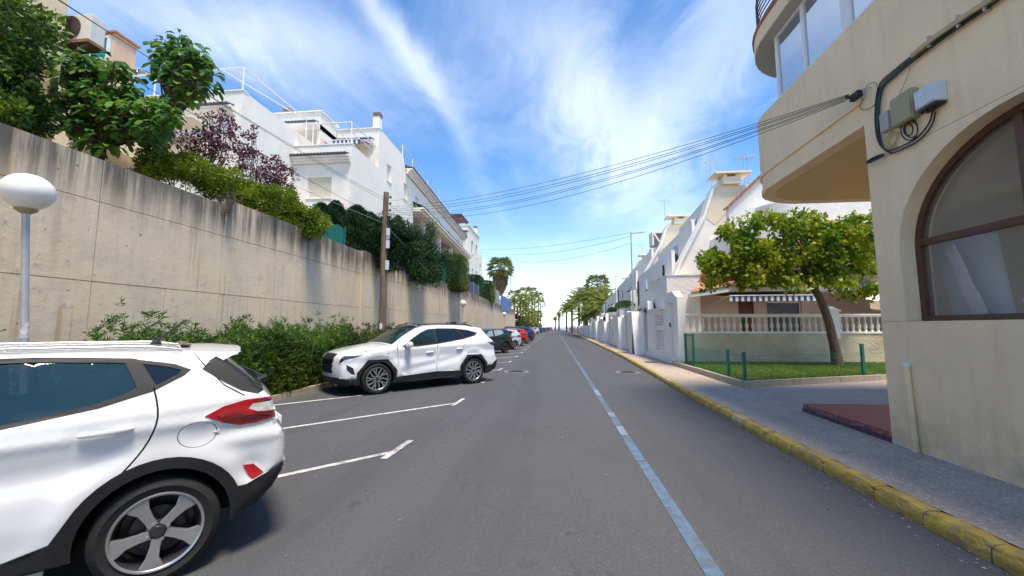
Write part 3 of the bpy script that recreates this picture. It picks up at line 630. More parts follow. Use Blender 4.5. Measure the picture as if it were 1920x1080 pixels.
# long eave over the street facade and the lower canopy
def slope_tiles(parent, a, c, wid, rise, pitch=.22):
    a, c = Vector(a), Vector(c); d = c - a; n = int(d.length / pitch); b = MB(); dd = d.normalized()
    for i in range(n):
        p = a + d * ((i + .5) / n); vs = []
        for e in (0, 1):
            q = p + Vector((-wid * (1 - e), 0, rise * (1 - e)))
            for k in range(5): t = math.pi * k / 4; vs.append(q + dd * math.cos(t) * pitch * .5 + Vector((0, 0, .07 * math.sin(t))))
        b.add(vs, [(k, k + 1, 6 + k, 5 + k) for k in range(4)] + [(4, 3, 2, 1, 0), (5, 6, 7, 8, 9)])
    b.add([a, c, c + Vector((-wid, 0, rise)), a + Vector((-wid, 0, rise))], [(0, 1, 2, 3)])
    o = b.build('roof_tile_row', TILE, parent); o['kind'] = 'stuff'; return o
h1(slope_tiles(H1, (FX + .62, 29.3, 14.0), (FX + .62, 49.4, 12.98), 2.4, .9)); h1(cornice(H1, (FX + .02, 29.25, 13.93), (FX + .02, 49.4, 12.91), Vector((1.0, 0, 0)).normalized() * 1.6))
h1(MB().beam((FX + .29, 29.25, 13.90), (FX + .29, 49.4, 12.88), .58, .07).build('eave_slab', WHITE, H1))
h1(slope_tiles(H1, (FX + .95, 31.0, 11.38), (FX + .95, 50, 10.50), .95, .45)); h1(MB().beam((FX + .48, 31.0, 11.27), (FX + .48, 50, 10.39), .9, .16).build('eave_slab', WHITE2, H1)); h1(MB().beam((FX + .36, 31.0, 11.10), (FX + .36, 50, 10.22), .66, .14).build('cornice', WHITE2, H1))
# railings
h1(railing(H1, [(-16.4, 21.15, 12.1), (-14.0, 21.15, 12.1), (-11.62, 21.15, 12.1), (-11.62, 24.3, 12.1)], 1.35, 'terrace_railing'))
h1(MB().tube([(-14, 21.15, 13.45), (-14, 24.4, 13.45)], .03, 5).tube([(-13, 21.15, 13.45), (-13, 24.4, 13.45)], .03, 5).tube([(-12.2, 21.15, 13.45), (-12.2, 24.4, 13.45)], .03, 5).build('terrace_railing', TRIM, H1))
h1(railing(H1, [(-11.6, 28.8, 14.75), (-11.6, 31, 14.6), (-11.6, 35, 14.35), (-11.6, 39, 14.1), (-11.6, 43, 13.9)], .9, 'roof_railing', True, .03))
striped_awning('terrace_awning', 'blue and white striped awning on the roof terrace of the long white house', (-13.9, 24.25, 13.62), (-12.0, 24.25, 13.62), (0, -1.4, 0), .35, .28, nst=14)

# nearer stepped house
AX, AY = -15.0, 17.0
H2 = thing('terraced_house', 'nearer stepped white house half hidden by purple plum trees above the wall', 'house', (AX, AY, TZ))
def h2(o): o.location = Vector(o.location) - Vector((AX, AY, TZ)); return o
h2(panel('wall', [(-27, TZ), (AX - .5, TZ), (AX - .5, 12.0), (-27, 12.0)], [rect(-19.6, -17.6, 9.0, 10.9)], ypanel(AY), .3, WHITE, H2)); h2(shutter_window(H2, 'y', AY, -19.6, -17.6, 9.0, 10.9))
h2(MB().bx((-27, AY + .02, 12.3), (AX, AY + .3, 13.05)).bx((-27.1, AY - .03, 13.05), (AX + .03, AY + .34, 13.11)).build('parapet', WHITE, H2))
h2(MB().bx((AX - .3, AY + .3, TZ), (AX, 22.6, 13.05)).bx((AX - .5, AY + .002, TZ), (AX - .002, AY + .3, 12.29)).build('wall', WHITE, H2)); h2(MB().bx((-27, AY + .3, TZ), (AX - .3, 30, 12.3)).build('house_core', WHITE, H2))
h2(tile_row('roof_tile_row', (-27, AY, 12.22), (-15.4, AY, 12.22), (0, -1, 0), TILE, H2)); h2(cornice(H2, (-27, AY - .01, 12.2), (-15.3, AY - .01, 12.2), Vector((0, -1, 0))))
h2(railing(H2, [(-25, AY + .15, 13.1), (-20, AY + .15, 13.1), (-18.2, AY + .15, 13.1), (AX - .15, AY + .15, 13.1), (AX - .15, 22.2, 13.1)], 1.25)); 
h2(MB().tube([(-18.2, AY + .15, 14.35), (-18.2, 22, 13.4)], .03, 5).tube([(-16.4, AY + .15, 14.35), (-15.2, 22, 14.3)], .03, 5).build('roof_railing', TRIM, H2))
h2(MB().bx((-24, 14.6, 5.5), (-16.6, AY - .3, 8.0)).build('wall', WHITE, H2)); h2(tile_row('roof_tile_row', (-24, 14.6, 8.05), (-16.6, 14.6, 8.05), (0, -1, 0), TILE, H2))
h2(MB().bx((-18.9, 15.4, 10.9), (-16.0, 16.5, 11.0)).build('window_canopy', WHITE, H2))
striped_awning('terrace_awning', 'small blue and white striped awning far up behind the tall leafy plant', at_y(251, 143, 26), at_y(292, 141, 26), (0, -1.2, 0), .25, .35, nst=16)

# far stepped block at the end of the terrace
H3 = thing('terraced_house', 'farthest tall white house block beyond the long terrace with brown pergola on its roof', 'house', (-11.2, 51, TZ))
def h3(o): o.location = Vector(o.location) - Vector((-11.2, 51, TZ)); return o
h3(panel('wall', [(51, TZ), (63, TZ), (63, 9.5), (61.2, 9.5), (61.2, 12.6), (58.4, 12.6), (58.4, 14.9), (51, 14.9)], [rect(53, 54.2, 11.6, 13.4), rect(56, 57.2, 11.6, 13.4), rect(53.5, 54.4, 8.0, 9.6), rect(56, 57, 8, 9.6), rect(59.3, 60.2, 9.6, 11.2), rect(59.3, 60.2, 6.5, 8.1)], xpanel(-11.2), .3, WHITE2, H3))
for a, c, e, f in ((53, 54.2, 11.6, 13.4), (56, 57.2, 11.6, 13.4), (53.5, 54.4, 8.0, 9.6), (56, 57, 8, 9.6), (59.3, 60.2, 9.6, 11.2), (59.3, 60.2, 6.5, 8.1)): h3(shutter_window(H3, 'x', -11.2, a, c, e, f, sh=False))
h3(panel('wall', rect(-18, -11.2, TZ, 14.9), [], ypanel(50.8), .2, WHITE, H3)); h3(MB().bx((-18, 51.05, TZ), (-11.51, 58.3, 14.7)).bx((-18, 58.3, TZ), (-11.51, 61.1, 12.4)).bx((-18, 61.1, TZ), (-11.51, 63, 9.4)).build('house_core', WHITE, H3))
h3(MB().bx((-18.1, 50.7, 14.9), (-11.05, 58.5, 15.0)).build('coping', WHITE, H3)); h3(tile_row('roof_tile_row', (-12.6, 50.8, 14.1), (-11.2, 50.8, 14.1), (0, -1, 0), TILE, H3))
b = MB()
for i in range(9): b.bx((-16.2, 51.3 + i * .55, 16.55), (-12.2, 51.42 + i * .55, 16.68))
for x in (-15.9, -12.6): b.bx((x, 51, 16.4), (x + .14, 56.2, 16.54)); [b.bx((x, y, 15), (x + .14, y + .14, 16.4)) for y in (51.3, 55.8)]
h3(b.build('pergola', mat('dark_red_pergola_wood', (.10, .03, .03), .6, .2, 6), H3))
chimney(H3, -11.6, 57.6, 14.9, 16.2, .5)
for o in H3.children:
    if o.name.startswith('chimney') and o.location.length == 0: o.location = -Vector((-11.2, 51, TZ))
H4 = thing('low_building', 'small low white building with railings beyond the palm at the terrace end', 'house', (-10, 80, TZ))
MB().bx((-6, -3, 0), (.6, 8, 3.2)).build('wall', WHITE2, H4); MB().bx((-6.2, -3.2, 3.2), (.8, 8.2, 3.35)).build('roof', WHITE, H4)
b = MB(); [b.bx((-.6 + .0, -3.9 + i * 1.5, 0), (-.45, -3.75 + i * 1.5, 2.6)) for i in range(4)]; b.bx((-1.4, -4.2, 2.6), (1.2, 2, 2.72)); b.build('pergola', WHITE, H4)

# beige block, air conditioner, peach chimney, green glazing at far upper left
bp = at_x(126, 20, -12.0); BY = bp.y
H5 = thing('apartment_block', 'tall beige rendered building at the far upper left behind the dark shrub', 'building', (-12, BY, TZ))
MB().bx((-10, -8, 0), (0, 0, 9)).build('wall', CREAMPAINT, H5)
p = at_y(152, 62, BY + .35)
AC = thing('air_conditioner', 'white outdoor air conditioner with round brown fan grille on the beige block', 'air conditioner', p - Vector((0, 0, .35)))
MB().bx((-.48, -.16, .02), (.48, .18, .72)).build('casing', mat('off_white_casing', (.68, .64, .58), .5, .06, 6), AC, bevel=.015)
g = MB(); g.lathe([(.29, -.175), (.31, -.19), (.31, -.165)], 24, (-.1, 0, .37), 'y'); 
for k in range(1, 6): g.lathe([(.055 * k, -.18), (.055 * k + .012, -.186), (.055 * k, -.19)], 20, (-.1, 0, .37), 'y', False)
g.build('fan_grille', mat('brown_fan_grille', (.10, .055, .045), .6, .1, 8), AC); MB().lathe([(.27, -.161), (.27, -.17)], 24, (-.1, 0, .37), 'y').build('fan', mat('dark_fan_hollow', (.05, .025, .02), .7), AC)
MB().bx((-.5, -.2, -.06), (.5, .22, .02)).beam((.4, -.1, -.04), (-.42, -.1, -.45), .05, .05).build('bracket', mat('rusty_bracket', (.24, .13, .08), .8, .2, 8), AC)
pc = at_y(217, 72, 15); H6 = thing('chimney_stack', 'square peach rendered chimney stack with terracotta capping behind the leafy trees', 'chimney', pc - Vector((0, 0, 4)))
MB().bx((-.5, -.4, 0), (.5, .5, 3.9)).build('shaft', PEACH, H6); MB().box((0, .05, 3.93), (1.2, 1.1, .08)).box((0, .05, 4.0), (1.0, .9, .08)).build('capping', TERRA, H6); MB().tube([(0, 0, 4), (0, 0, 4.35)], .02, 5).box((0, 0, 4.35), (.12, .03, .03)).build('finial', DARKGREY, H6)
pg = at_y(176, 95, 13.5); H7 = thing('glazed_balcony', 'white framed balcony glazing with green panels beside the air conditioner', 'balcony', pg - Vector((0, 0, 1.2)))
MB().bx((-.9, 0, 0), (.62, .03, 1.7)).build('pane', mat('green_tinted_glazing', (.01, .24, .17), .25, .1, 4), H7)
b = MB()
for x in (-.9, -.15, .6): b.bx((x, -.03, 0), (x + .06, .06, 1.75))
for z in (0, .8, 1.72): b.bx((-.9, -.035, z), (.66, .065, z + .06))
b.beam((-.9, -.04, .2), (.6, -.04, .75), .05, .05); b.build('frame', TRIM, H7)
MB().bx((-3, .1, -2.8), (.65, 2.5, 0)).build('wall', CREAMPAINT, H7)
# ---------------------------------------------------------------- right: cream building with arched window and curved balcony
BX = 4.2
CB = thing('cream_building', 'cream plastered building with big arched window and curved overhanging balcony at right', 'building', (BX, 5.66, .12))
def cb(o): o.location = Vector(o.location) - Vector((BX, 5.66, .12)); return o
AC0, AA, AS, AH = 3.90, 1.39, 2.50, 1.17
arch = [(AC0 + AA, 1.64)] + [(AC0 + AA * math.cos(t), AS + AH * math.sin(t)) for t in [math.pi * k / 28 for k in range(29)]] + [(AC0 - AA, 1.64)]
wpanel = lambda X: (lambda u, v, d: (X + d, u, v))
cb(panel('wall', rect(-6, 5.66, .10, 1.636), [], wpanel(BX), .35, PLASTER, CB))
cb(panel('wall', [(-6, 1.641), (AC0 - AA, 1.641)] + arch[::-1][1:-1] + [(AC0 + AA, 1.641), (5.66, 1.641), (5.66, 3.716), (-6, 3.716)], [], wpanel(BX), .35, PLASTER, CB))
cb(panel('wall', rect(-6, 5.66, 3.721, 4.62), [], wpanel(BX), .35, PLASTER, CB))
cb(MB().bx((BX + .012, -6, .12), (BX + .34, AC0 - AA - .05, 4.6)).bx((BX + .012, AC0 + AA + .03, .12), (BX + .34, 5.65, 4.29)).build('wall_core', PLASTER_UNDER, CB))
# window
WXI = BX + .20
win = empty('window', (0, 0, 0), 0, CB)
f = lambda u, v, d: (WXI + d, u, v)
def arc_pts(sh): return [(AC0 + (AA - sh) * math.cos(t), AS + (AH - sh) * math.sin(t)) for t in [math.pi * k / 28 for k in range(29)]]
b = MB(); o_, i_ = arc_pts(.0), arc_pts(.07)
for k in range(28): b.prism([o_[k], o_[k + 1], i_[k + 1], i_[k]], f, -.03, .06)
for yy in (AC0 + AA - .07, AC0 - AA): b.prism(rect(yy, yy + .07, 1.65, AS), f, -.03, .06)
b.prism(rect(AC0 - AA, AC0 + AA, 1.645, 1.70), f, -.034, .064)
b.build('frame', BROWNFRAME, win)
MB().prism(rect(AC0 - AA + .07, AC0 + AA - .07, 2.54, 2.615), f, -.026, .056).build('transom', BROWNFRAME, win)
b = MB()
for yy in (4.06, 2.95):
    for e_, g_ in ((1.70, 2.54), (2.615, AS + AH * .96)): MB().prism(rect(yy, yy + .075, e_, g_), f, -.022, .052).build('mullion', BROWNFRAME, win)
PANE = mat('thin_window_pane', (.34, .32, .27), .03, .25, 1.2, spec=.6, alpha=.22)
for lo, hi, pts in ((1.70, 2.54, rect(AC0 - AA + .06, AC0 + AA - .06, 1.70, 2.54)), (2.6, 3.6, [(AC0 + AA - .08, 2.615)] + [p for p in arc_pts(.06) if p[1] > 2.62] + [(AC0 - AA + .08, 2.615)])):
    MB().prism(pts, f, .015, .02).build('pane', PANE, win)
cb(win)
# the room behind the glass
room = MB(); room.bx((7.2, 0, 1.0), (7.25, 6, 4.2)).bx((BX + .4, 0, .9), (7.2, 5.6, 1.0)).bx((BX + .4, 0, 4.15), (7.2, 5.6, 4.2)).bx((BX + .36, 5.5, 1), (7.2, 5.6, 4.15))
cb(room.build('interior_wall', mat('dim_interior_paint', (.55, .50, .40), .9, .15, 1.2), CB))
def lean(name, label, a, c, w, th, m):
    t = Vector(a); b = MB(); b.beam((0, 0, 0), Vector(c) - t, w, th, up=(1, 0, .2)); o = b.build(name, m, None, loc=a); return tag(o, label, 'board')
BOARD = mat('white_melamine_board', (.80, .82, .84), .4, .05, 3)
_q = [at_x(x, y, 4.72) for x, y in ((1748, 452), (1864, 436), (1903, 599), (1790, 599))]; tag(MB().prism([(p.y, p.z) for p in _q], lambda u, v, d: (4.72 + d, u, v), 0, .03).build('board', BOARD), 'wide pale board leaning inside the arched window', 'board')
lean('board', 'narrow white board leaning at far left inside the arched window', (4.60, 4.86, 1.66), (4.60, 5.12, 2.5), .10, .03, BOARD)
lean('board', 'second narrow white board beside the leftmost one inside the arched window', (4.57, 4.80, 1.66), (4.57, 5.02, 2.4), .05, .03, TRIM)
lean('board', 'short white strip standing in front of the narrow boards inside the arched window', (4.54, 4.74, 1.66), (4.54, 4.83, 1.95), .045, .03, TRIM)
t = thing('storage_box', 'small white box with a dark latch on the sill inside the arched window', 'box', (4.55, 4.22, 1.66))
MB().bx((-.05, -.13, 0), (.05, .13, .17)).bx((-.055, -.14, .15), (.055, .14, .18)).build('case', TRIM, t, bevel=.004); MB().lathe([(.012, -.062), (.012, -.05)], 10, (0, .09, .11), 'x').build('latch', BLACK, t)
t = thing('curtain', 'grey hanging curtain inside the arched window to the right of the boards', 'curtain', (5.1, 3.9, 1.1)); m = MB(); n = 26
vs = [(.05 * math.sin(i * 1.4), .33 - i * .03, z) for z in (0, 2.9) for i in range(n)]; m.add(vs, [(i, i + 1, n + i + 1, n + i) for i in range(n - 1)]); m.build('cloth', mat('grey_curtain', (.28, .28, .27), .9, .1, 8), t, True)
# balcony plan outline: flush with the facade, rounded far end
bal = [(4.2, 5.66), (4.2, 6.9), (4.2, 7.5)] + [(5.45 - 1.25 * math.cos(t), 8.08 + 1.25 * math.sin(t)) for t in [math.pi / 2 * k / 12 for k in range(13)]] + [(6.9, 9.33), (11, 9.33)]
def band(pl, z0, z1, th, off=0.):
    m = MB(); n = len(pl); nor = []
    for i in range(n):
        a, c = Vector(pl[max(i - 1, 0)]), Vector(pl[min(i + 1, n - 1)]); d = (c - a).normalized(); nor.append(Vector((-d.y, d.x)))
    vs = []
    for z in (z0, z1):
        for e in (off, off - th):
            for i in range(n): p = Vector(pl[i]) + nor[i] * e; vs.append((p.x, p.y, z))
    fs = []
    for i in range(n - 1):
        for a, c in ((0, 2), (3, 1), (2, 3), (1, 0)): fs.append((a * n + i, a * n + i + 1, c * n + i + 1, c * n + i))
    fs += [(0, n, 3 * n, 2 * n), (n - 1, 3 * n - 1, 4 * n - 1, 2 * n - 1)]
    return m.add(vs, fs)
balc = empty('balcony', (0, 0, 0), 0, CB)
band(bal, 4.3, 4.645, .22, -.018).build('parapet', PLASTER, balc, True, ang=30)
band(bal, 4.66, 5.82, .22, 0).build('parapet', PLASTER, balc, True, ang=30)
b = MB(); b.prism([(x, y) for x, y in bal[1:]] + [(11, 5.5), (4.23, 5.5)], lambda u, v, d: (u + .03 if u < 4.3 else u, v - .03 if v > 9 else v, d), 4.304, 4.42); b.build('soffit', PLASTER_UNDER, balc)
b = MB(); b.prism([(x + .02, y) for x, y in bal] + [(11, -6), (4.22, -6)], lambda u, v, d: (u, min(v, 9.31), d), 4.48, 4.6); b.build('floor_slab', PLASTER, balc)
band([(4.2, -6), (4.2, 5.657)], 4.66, 5.82, .22).bx((BX, -6, 4.62), (BX + .2, 5.655, 4.66)).build('parapet', PLASTER, balc)
cb(balc)
band(bal[:-1], 4.615, 4.66, .1, .012).build('moulding', PLASTER, balc, True, ang=30)
cb(MB().bx((BX + .2, 5.62, .12), (11, 5.66, 4.3)).build('wall', PLASTER, CB))
# glazed upper floor
gl = empty('window', (0, 0, 0), 0, CB); GX = 4.27
b = MB()
for y in (7.62, 6.83, 5.83, 4.9, 3.9, 2.9): b.bx((GX - .035, y - .035, 5.83), (GX + .035, y + .035, 7.08))
b.bx((GX - .036, 5.78, 5.83), (GX + .036, 5.96, 7.08)); b.bx((GX - .03, -3, 5.825), (GX + .03, 7.6, 5.875)).bx((GX - .03, -3, 7.03), (GX + .03, 7.6, 7.085))
b.bx((GX + .04, 7.59, 5.83), (7, 7.65, 5.88)).bx((GX + .04, 7.59, 7.03), (7, 7.65, 7.085)).bx((5.4, 7.58, 5.83), (5.47, 7.66, 7.08)); b.build('frame', TRIM, gl)
for y0, y1 in ((6.87, 7.58), (5.98, 6.79), (4.94, 5.78), (3.94, 4.86), (2.94, 3.86)): MB().bx((GX - .005, y0, 5.875), (GX + .005, y1, 7.03)).build('pane', SKYGLASS, gl)
MB().bx((GX + .04, 7.615, 5.88), (5.4, 7.625, 7.03)).build('pane', PANE, gl); cb(gl)
cb(MB().bx((6.6, -4, 4.6), (6.8, 9.1, 7.1)).build('interior_wall', PLASTER, CB))
ub = [(4.05, -6), (4.05, 7.3)] + [(5.35 - 1.3 * math.cos(t), 7.6 + 1.45 * math.sin(t)) for t in [math.pi / 2 * k / 10 for k in range(11)]] + [(11, 9.05)]
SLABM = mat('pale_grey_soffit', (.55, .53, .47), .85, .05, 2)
up = empty('upper_balcony', (0, 0, 0), 0, CB)
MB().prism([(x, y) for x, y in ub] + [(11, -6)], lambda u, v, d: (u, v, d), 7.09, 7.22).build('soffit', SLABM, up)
band(ub, 7.10, 7.40, .15, .02).build('fascia', PLASTER, up, True, ang=30)
band(ub, 7.40, 7.45, .2, .05).build('coping', TERRA, up, True, ang=30)
b = MB()
ring = lambda off, z: [(p[0] - off, p[1] + (off if p[1] > 8 else 0), z) for p in ub[1:]]
for z in (7.52, 7.62, 7.72, 7.82, 7.92, 8.02, 8.12, 8.22): b.tube([(x + .06, y, z) for x, y in ub], .013, 5)
for i in range(1, len(ub) - 1, 3): x, y = ub[i]; b.tube([(x + .06, y, 7.4), (x + .06, y, 8.25)], .018, 5)
b.build('railing', mat('dark_iron_railing', (.03, .02, .018), .5, .2, 8), up); cb(up)
for o in CB.children: pass
# red step under the balcony
t = thing('entrance_step', 'worn red painted step with chipped dark edge at the corner of the cream building', 'step', (4.4, 6.6, .12))
m = MB(); n = 30; vs = []; g = random.Random(5)
edge = [(4.19 + g.uniform(-.012, .012) + .05 * i / n, 5.67 + 1.93 * i / n) for i in range(n + 1)] 
top = [(x - 4.4 + (.008 if k % 3 else .02), y - 6.6, .128) for k, (x, y) in enumerate(edge)]; bot = [(x - 4.4 - .004, y - 6.6, -.01) for x, y in edge]
k = n + 1; m.add(top + [(6.5, 1.2, .13), (6.5, -.94, .13)], [tuple(range(k + 2))]); m.build('tread', REDTILEM, t)
m = MB(); mid = [(x - .003, y, .06 + g.uniform(-.02, .02)) for x, y, z in top]; tp = [(x, y, .127) for x, y, z in top]
m.add(tp + mid, [(i, i + 1, k + i + 1, k + i) for i in range(n)]); m.build('riser', mat('chipped_dark_riser', (.20, .075, .07), .8, .4, 14, .8, 40, dirt=(.42, .33, .25), dscale=9, damt=.8), t)
m = MB(); m.add(mid + bot, [(i, i + 1, k + i + 1, k + i) for i in range(n)]); m.build('riser', mat('dark_purple_riser', (.075, .035, .055), .8, .4, 14, .8, 40, dirt=(.2, .12, .1), dscale=8, damt=.7), t)  # lower part of the riser has a darker, purplish colour
MB().add([(top[-1][0], top[-1][1], .127), (6.5, 1.2, .13), (6.5, 1.2, -.01), (top[-1][0], top[-1][1], -.01)], [(0, 1, 2, 3)]).build('riser', MATS['dark_purple_riser'], t)
# service pipe stub
t = thing('wall_pipe', 'short leaning plastered pipe at the foot of the cream building', 'pipe', (4.16, 5.28, .12))
MB().tube([(0, 0, 0), (.005, .02, .5), (.01, .035, 1.0)], [.036, .034, .033], 12).build('pipe', PLASTER, t, True); MB().tube([(.01, .035, .98), (.01, .0355, 1.02)], .038, 12).build('cap', WHITESTRIPE, t); MB().tube([(.003, .022, .5), (.0035, .023, .54)], .037, 12).build('collar', PLASTER, t)

# boxes and cables on the facade
def fp(x, y, off=.03): p = at_x(x, y, BX - off); return p
def wallbox(name, label, cat, px, w, h, d, m, extra=None, tilt=0):
    c = at_x(px[0], px[1], BX - d / 2); t = thing(name, label, cat, c); t.rotation_euler = (tilt, 0, 0)
    MB().box((0, 0, 0), (d, w, h)).build('case', m, t, bevel=.012); MB().box((-d / 2 - .006, 0, 0), (.012, w * .93, h * .93)).build('cover', m, t, bevel=.005)
    if extra: extra(t)
    return t
def wb_extra(t):
    m = MB()
    for i in range(7): m.tube([(-.02 + .02 * (i % 2), -.09 + .03 * i, -.11), (-.02 + .02 * (i % 2), -.09 + .03 * i, -.165)], .010, 8)
    m.box((-.0, 0, -.125), (.11, .21, .03)); m.build('cable_gland', BLACK, t)
    MB().box((-.078, .03, .04), (.004, .05, .03)).build('label_plate', mat('pale_label', (.75, .78, .95), .4, .02), t)
wallbox('junction_box', 'pale grey telecom box with black cable glands under it, rightmost on the cream wall', 'junction box', (1745, 180), .235, .22, .13, GREYBOX, wb_extra)
wallbox('junction_box', 'larger olive beige junction box in the middle of the cream wall', 'junction box', (1697, 203), .29, .36, .09, OLIVEBOX)
wallbox('junction_box', 'small grey beige junction box left of the olive one', 'junction box', (1664, 228), .14, .25, .06, mat('grey_beige_box', (.42, .39, .33), .5, .08, 6))
t = thing('cable_conduit', 'beige cable conduit climbing the cream wall to the upper right', 'conduit', fp(1715, 103)); o0 = t.location.copy()
b = MB(); pts = [fp(1715, 105, .03) - o0, fp(1760, 68, .03) - o0, fp(1830, 20, .03) - o0, fp(1860, 2, .03) - o0, fp(1900, -30, .03) - o0]
for p, q in zip(pts, pts[1:]): b.beam(p, q, .05, .09, up=(1, 0, 0))
b.build('duct', mat('beige_conduit', (.50, .38, .18), .6, .12, 6), t); b = MB()
for x, y in ((1745, 78), (1800, 40), (1850, 8)): b.box(fp(x, y, .03) - o0, (.065, .02, .13))
b.build('clamp', STEEL, t)
def wire(name, label, pts, r, m, cat='cable', group=None, sag=None, n=8):
    p0 = Vector(pts[0]); pts = [Vector(p) - p0 for p in pts]; out = []
    for i in range(len(pts) - 1):
        p_, a, c, d_ = pts[max(i - 1, 0)], pts[i], pts[i + 1], pts[min(i + 2, len(pts) - 1)]
        for k in range(n):
            s = k / n; out.append(.5 * ((2 * a) + (c - p_) * s + (2 * p_ - 5 * a + 4 * c - d_) * s * s + (3 * a - p_ - 3 * c + d_) * s ** 3))
    out.append(pts[-1]); o = MB().tube(out, r, 6).build(name, m, None, True, loc=p0, ang=80); return tag(o, label, cat, group)
main = [(1905, -30), (1840, 18), (1785, 55), (1720, 103), (1680, 135), (1655, 158), (1646, 190), (1645, 240), (1652, 272), (1668, 285), (1690, 279), (1722, 262), (1745, 235), (1753, 208)]
for k in range(4):
    pts = [fp(x + (k - 1.5) * 2.4, y + (k - 1.5) * 2.2, .03 + .008 * (k % 2)) for x, y in (main if k in (0, 2) else main[:10])]
    wire('wall_cable', ('outermost black cable of the bundle on the cream wall, looping to the white box', 'second black cable of the bundle, ending at the lower bend', 'third black cable of the bundle, running under to the white box', 'innermost black cable of the bundle nearest the boxes')[k], pts, .009, CABLE, group='cables clipped to the cream wall')
wire('wall_cable', 'green cable in the bend of the bundle on the cream wall', [fp(x + 1, y + 3) for x, y in main[4:8]], .011, mat('green_cable', (.02, .09, .06), .5, .1, 9))
wire('wall_cable', 'thin grey stay running down from the conduit to the small box', [fp(1708, 125), fp(1690, 170), fp(1676, 195), fp(1668, 208)], .004, mat('grey_cable', (.3, .29, .27), .5, .1, 9))
for k, (r_, dx) in enumerate(((20, 0), (15, 4), (11, -2))):
    wire('cable_loop', ('largest black cable loop under the olive box', 'middle sized black loop under the olive box', 'smallest black loop under the olive box')[k], [fp(1705 + dx + r_ * math.cos(a) * .8, 243 + r_ * math.sin(a), .04) for a in [2 * math.pi * i / 9 for i in range(10)]], .007, CABLE, group='black loops under the olive box')
for k in range(4):
    wire('cable_loop', '%s tan cable looping below the small grey box' % ('leftmost', 'second', 'third', 'rightmost')[k], [fp(1672 + k * 2, 245, .03), fp(1660 + 3 * k, 262, .04), fp(1664 + 3 * k, 278, .04), fp(1680 + k, 262 - k * 2, .03), fp(1678 + 2 * k, 247, .03)], .005, TANCABLE, group='tan loops below the small grey box')
c = fp(1640, 297, .05)
for k in range(3): wire('cable_coil', '%s turn of the spare black cable coil at the cream wall corner' % ('outer', 'middle', 'inner')[k], [c + Vector(((.035 + .01 * k) * math.sin(a), .125 * math.cos(a) * (1 - .04 * k), .035 * math.sin(a + .3) - .008 * k)) for a in [2 * math.pi * i / 14 for i in range(15)]], .010, CABLE, group='spare cable coil')
t = thing('cable_anchor', 'black cable splitter where the overhead wires reach the cream wall', 'cable anchor', fp(1613, 178, .05))
b = MB()
for k in range(5): b.tube([(-.02, -.04 + .03 * k, .01 * (k % 2)), (-.06 - .03 * (k % 3), .02 + .03 * k, -.05 + .03 * k)], .022, 7)
b.box((-.04, .02, 0), (.07, .16, .09)); b.build('splitter', BLACK, t, bevel=.008); MB().tube([(.05, -.12, .03), (-.02, -.1, .03), (-.02, .02, .02)], .008, 6).build('hook', STEEL, t)
wire('wall_cable', 'thin loose loop between the splitter and the bundle on the cream wall', [fp(1620, 185), fp(1612, 200), fp(1622, 206), fp(1640, 196), fp(1645, 180)], .0045, CABLE)
wire('wall_cable', 'second thin loop arching above the splitter on the cream wall', [fp(1620, 172), fp(1628, 158), fp(1642, 156), fp(1645, 172)], .0035, CABLE)

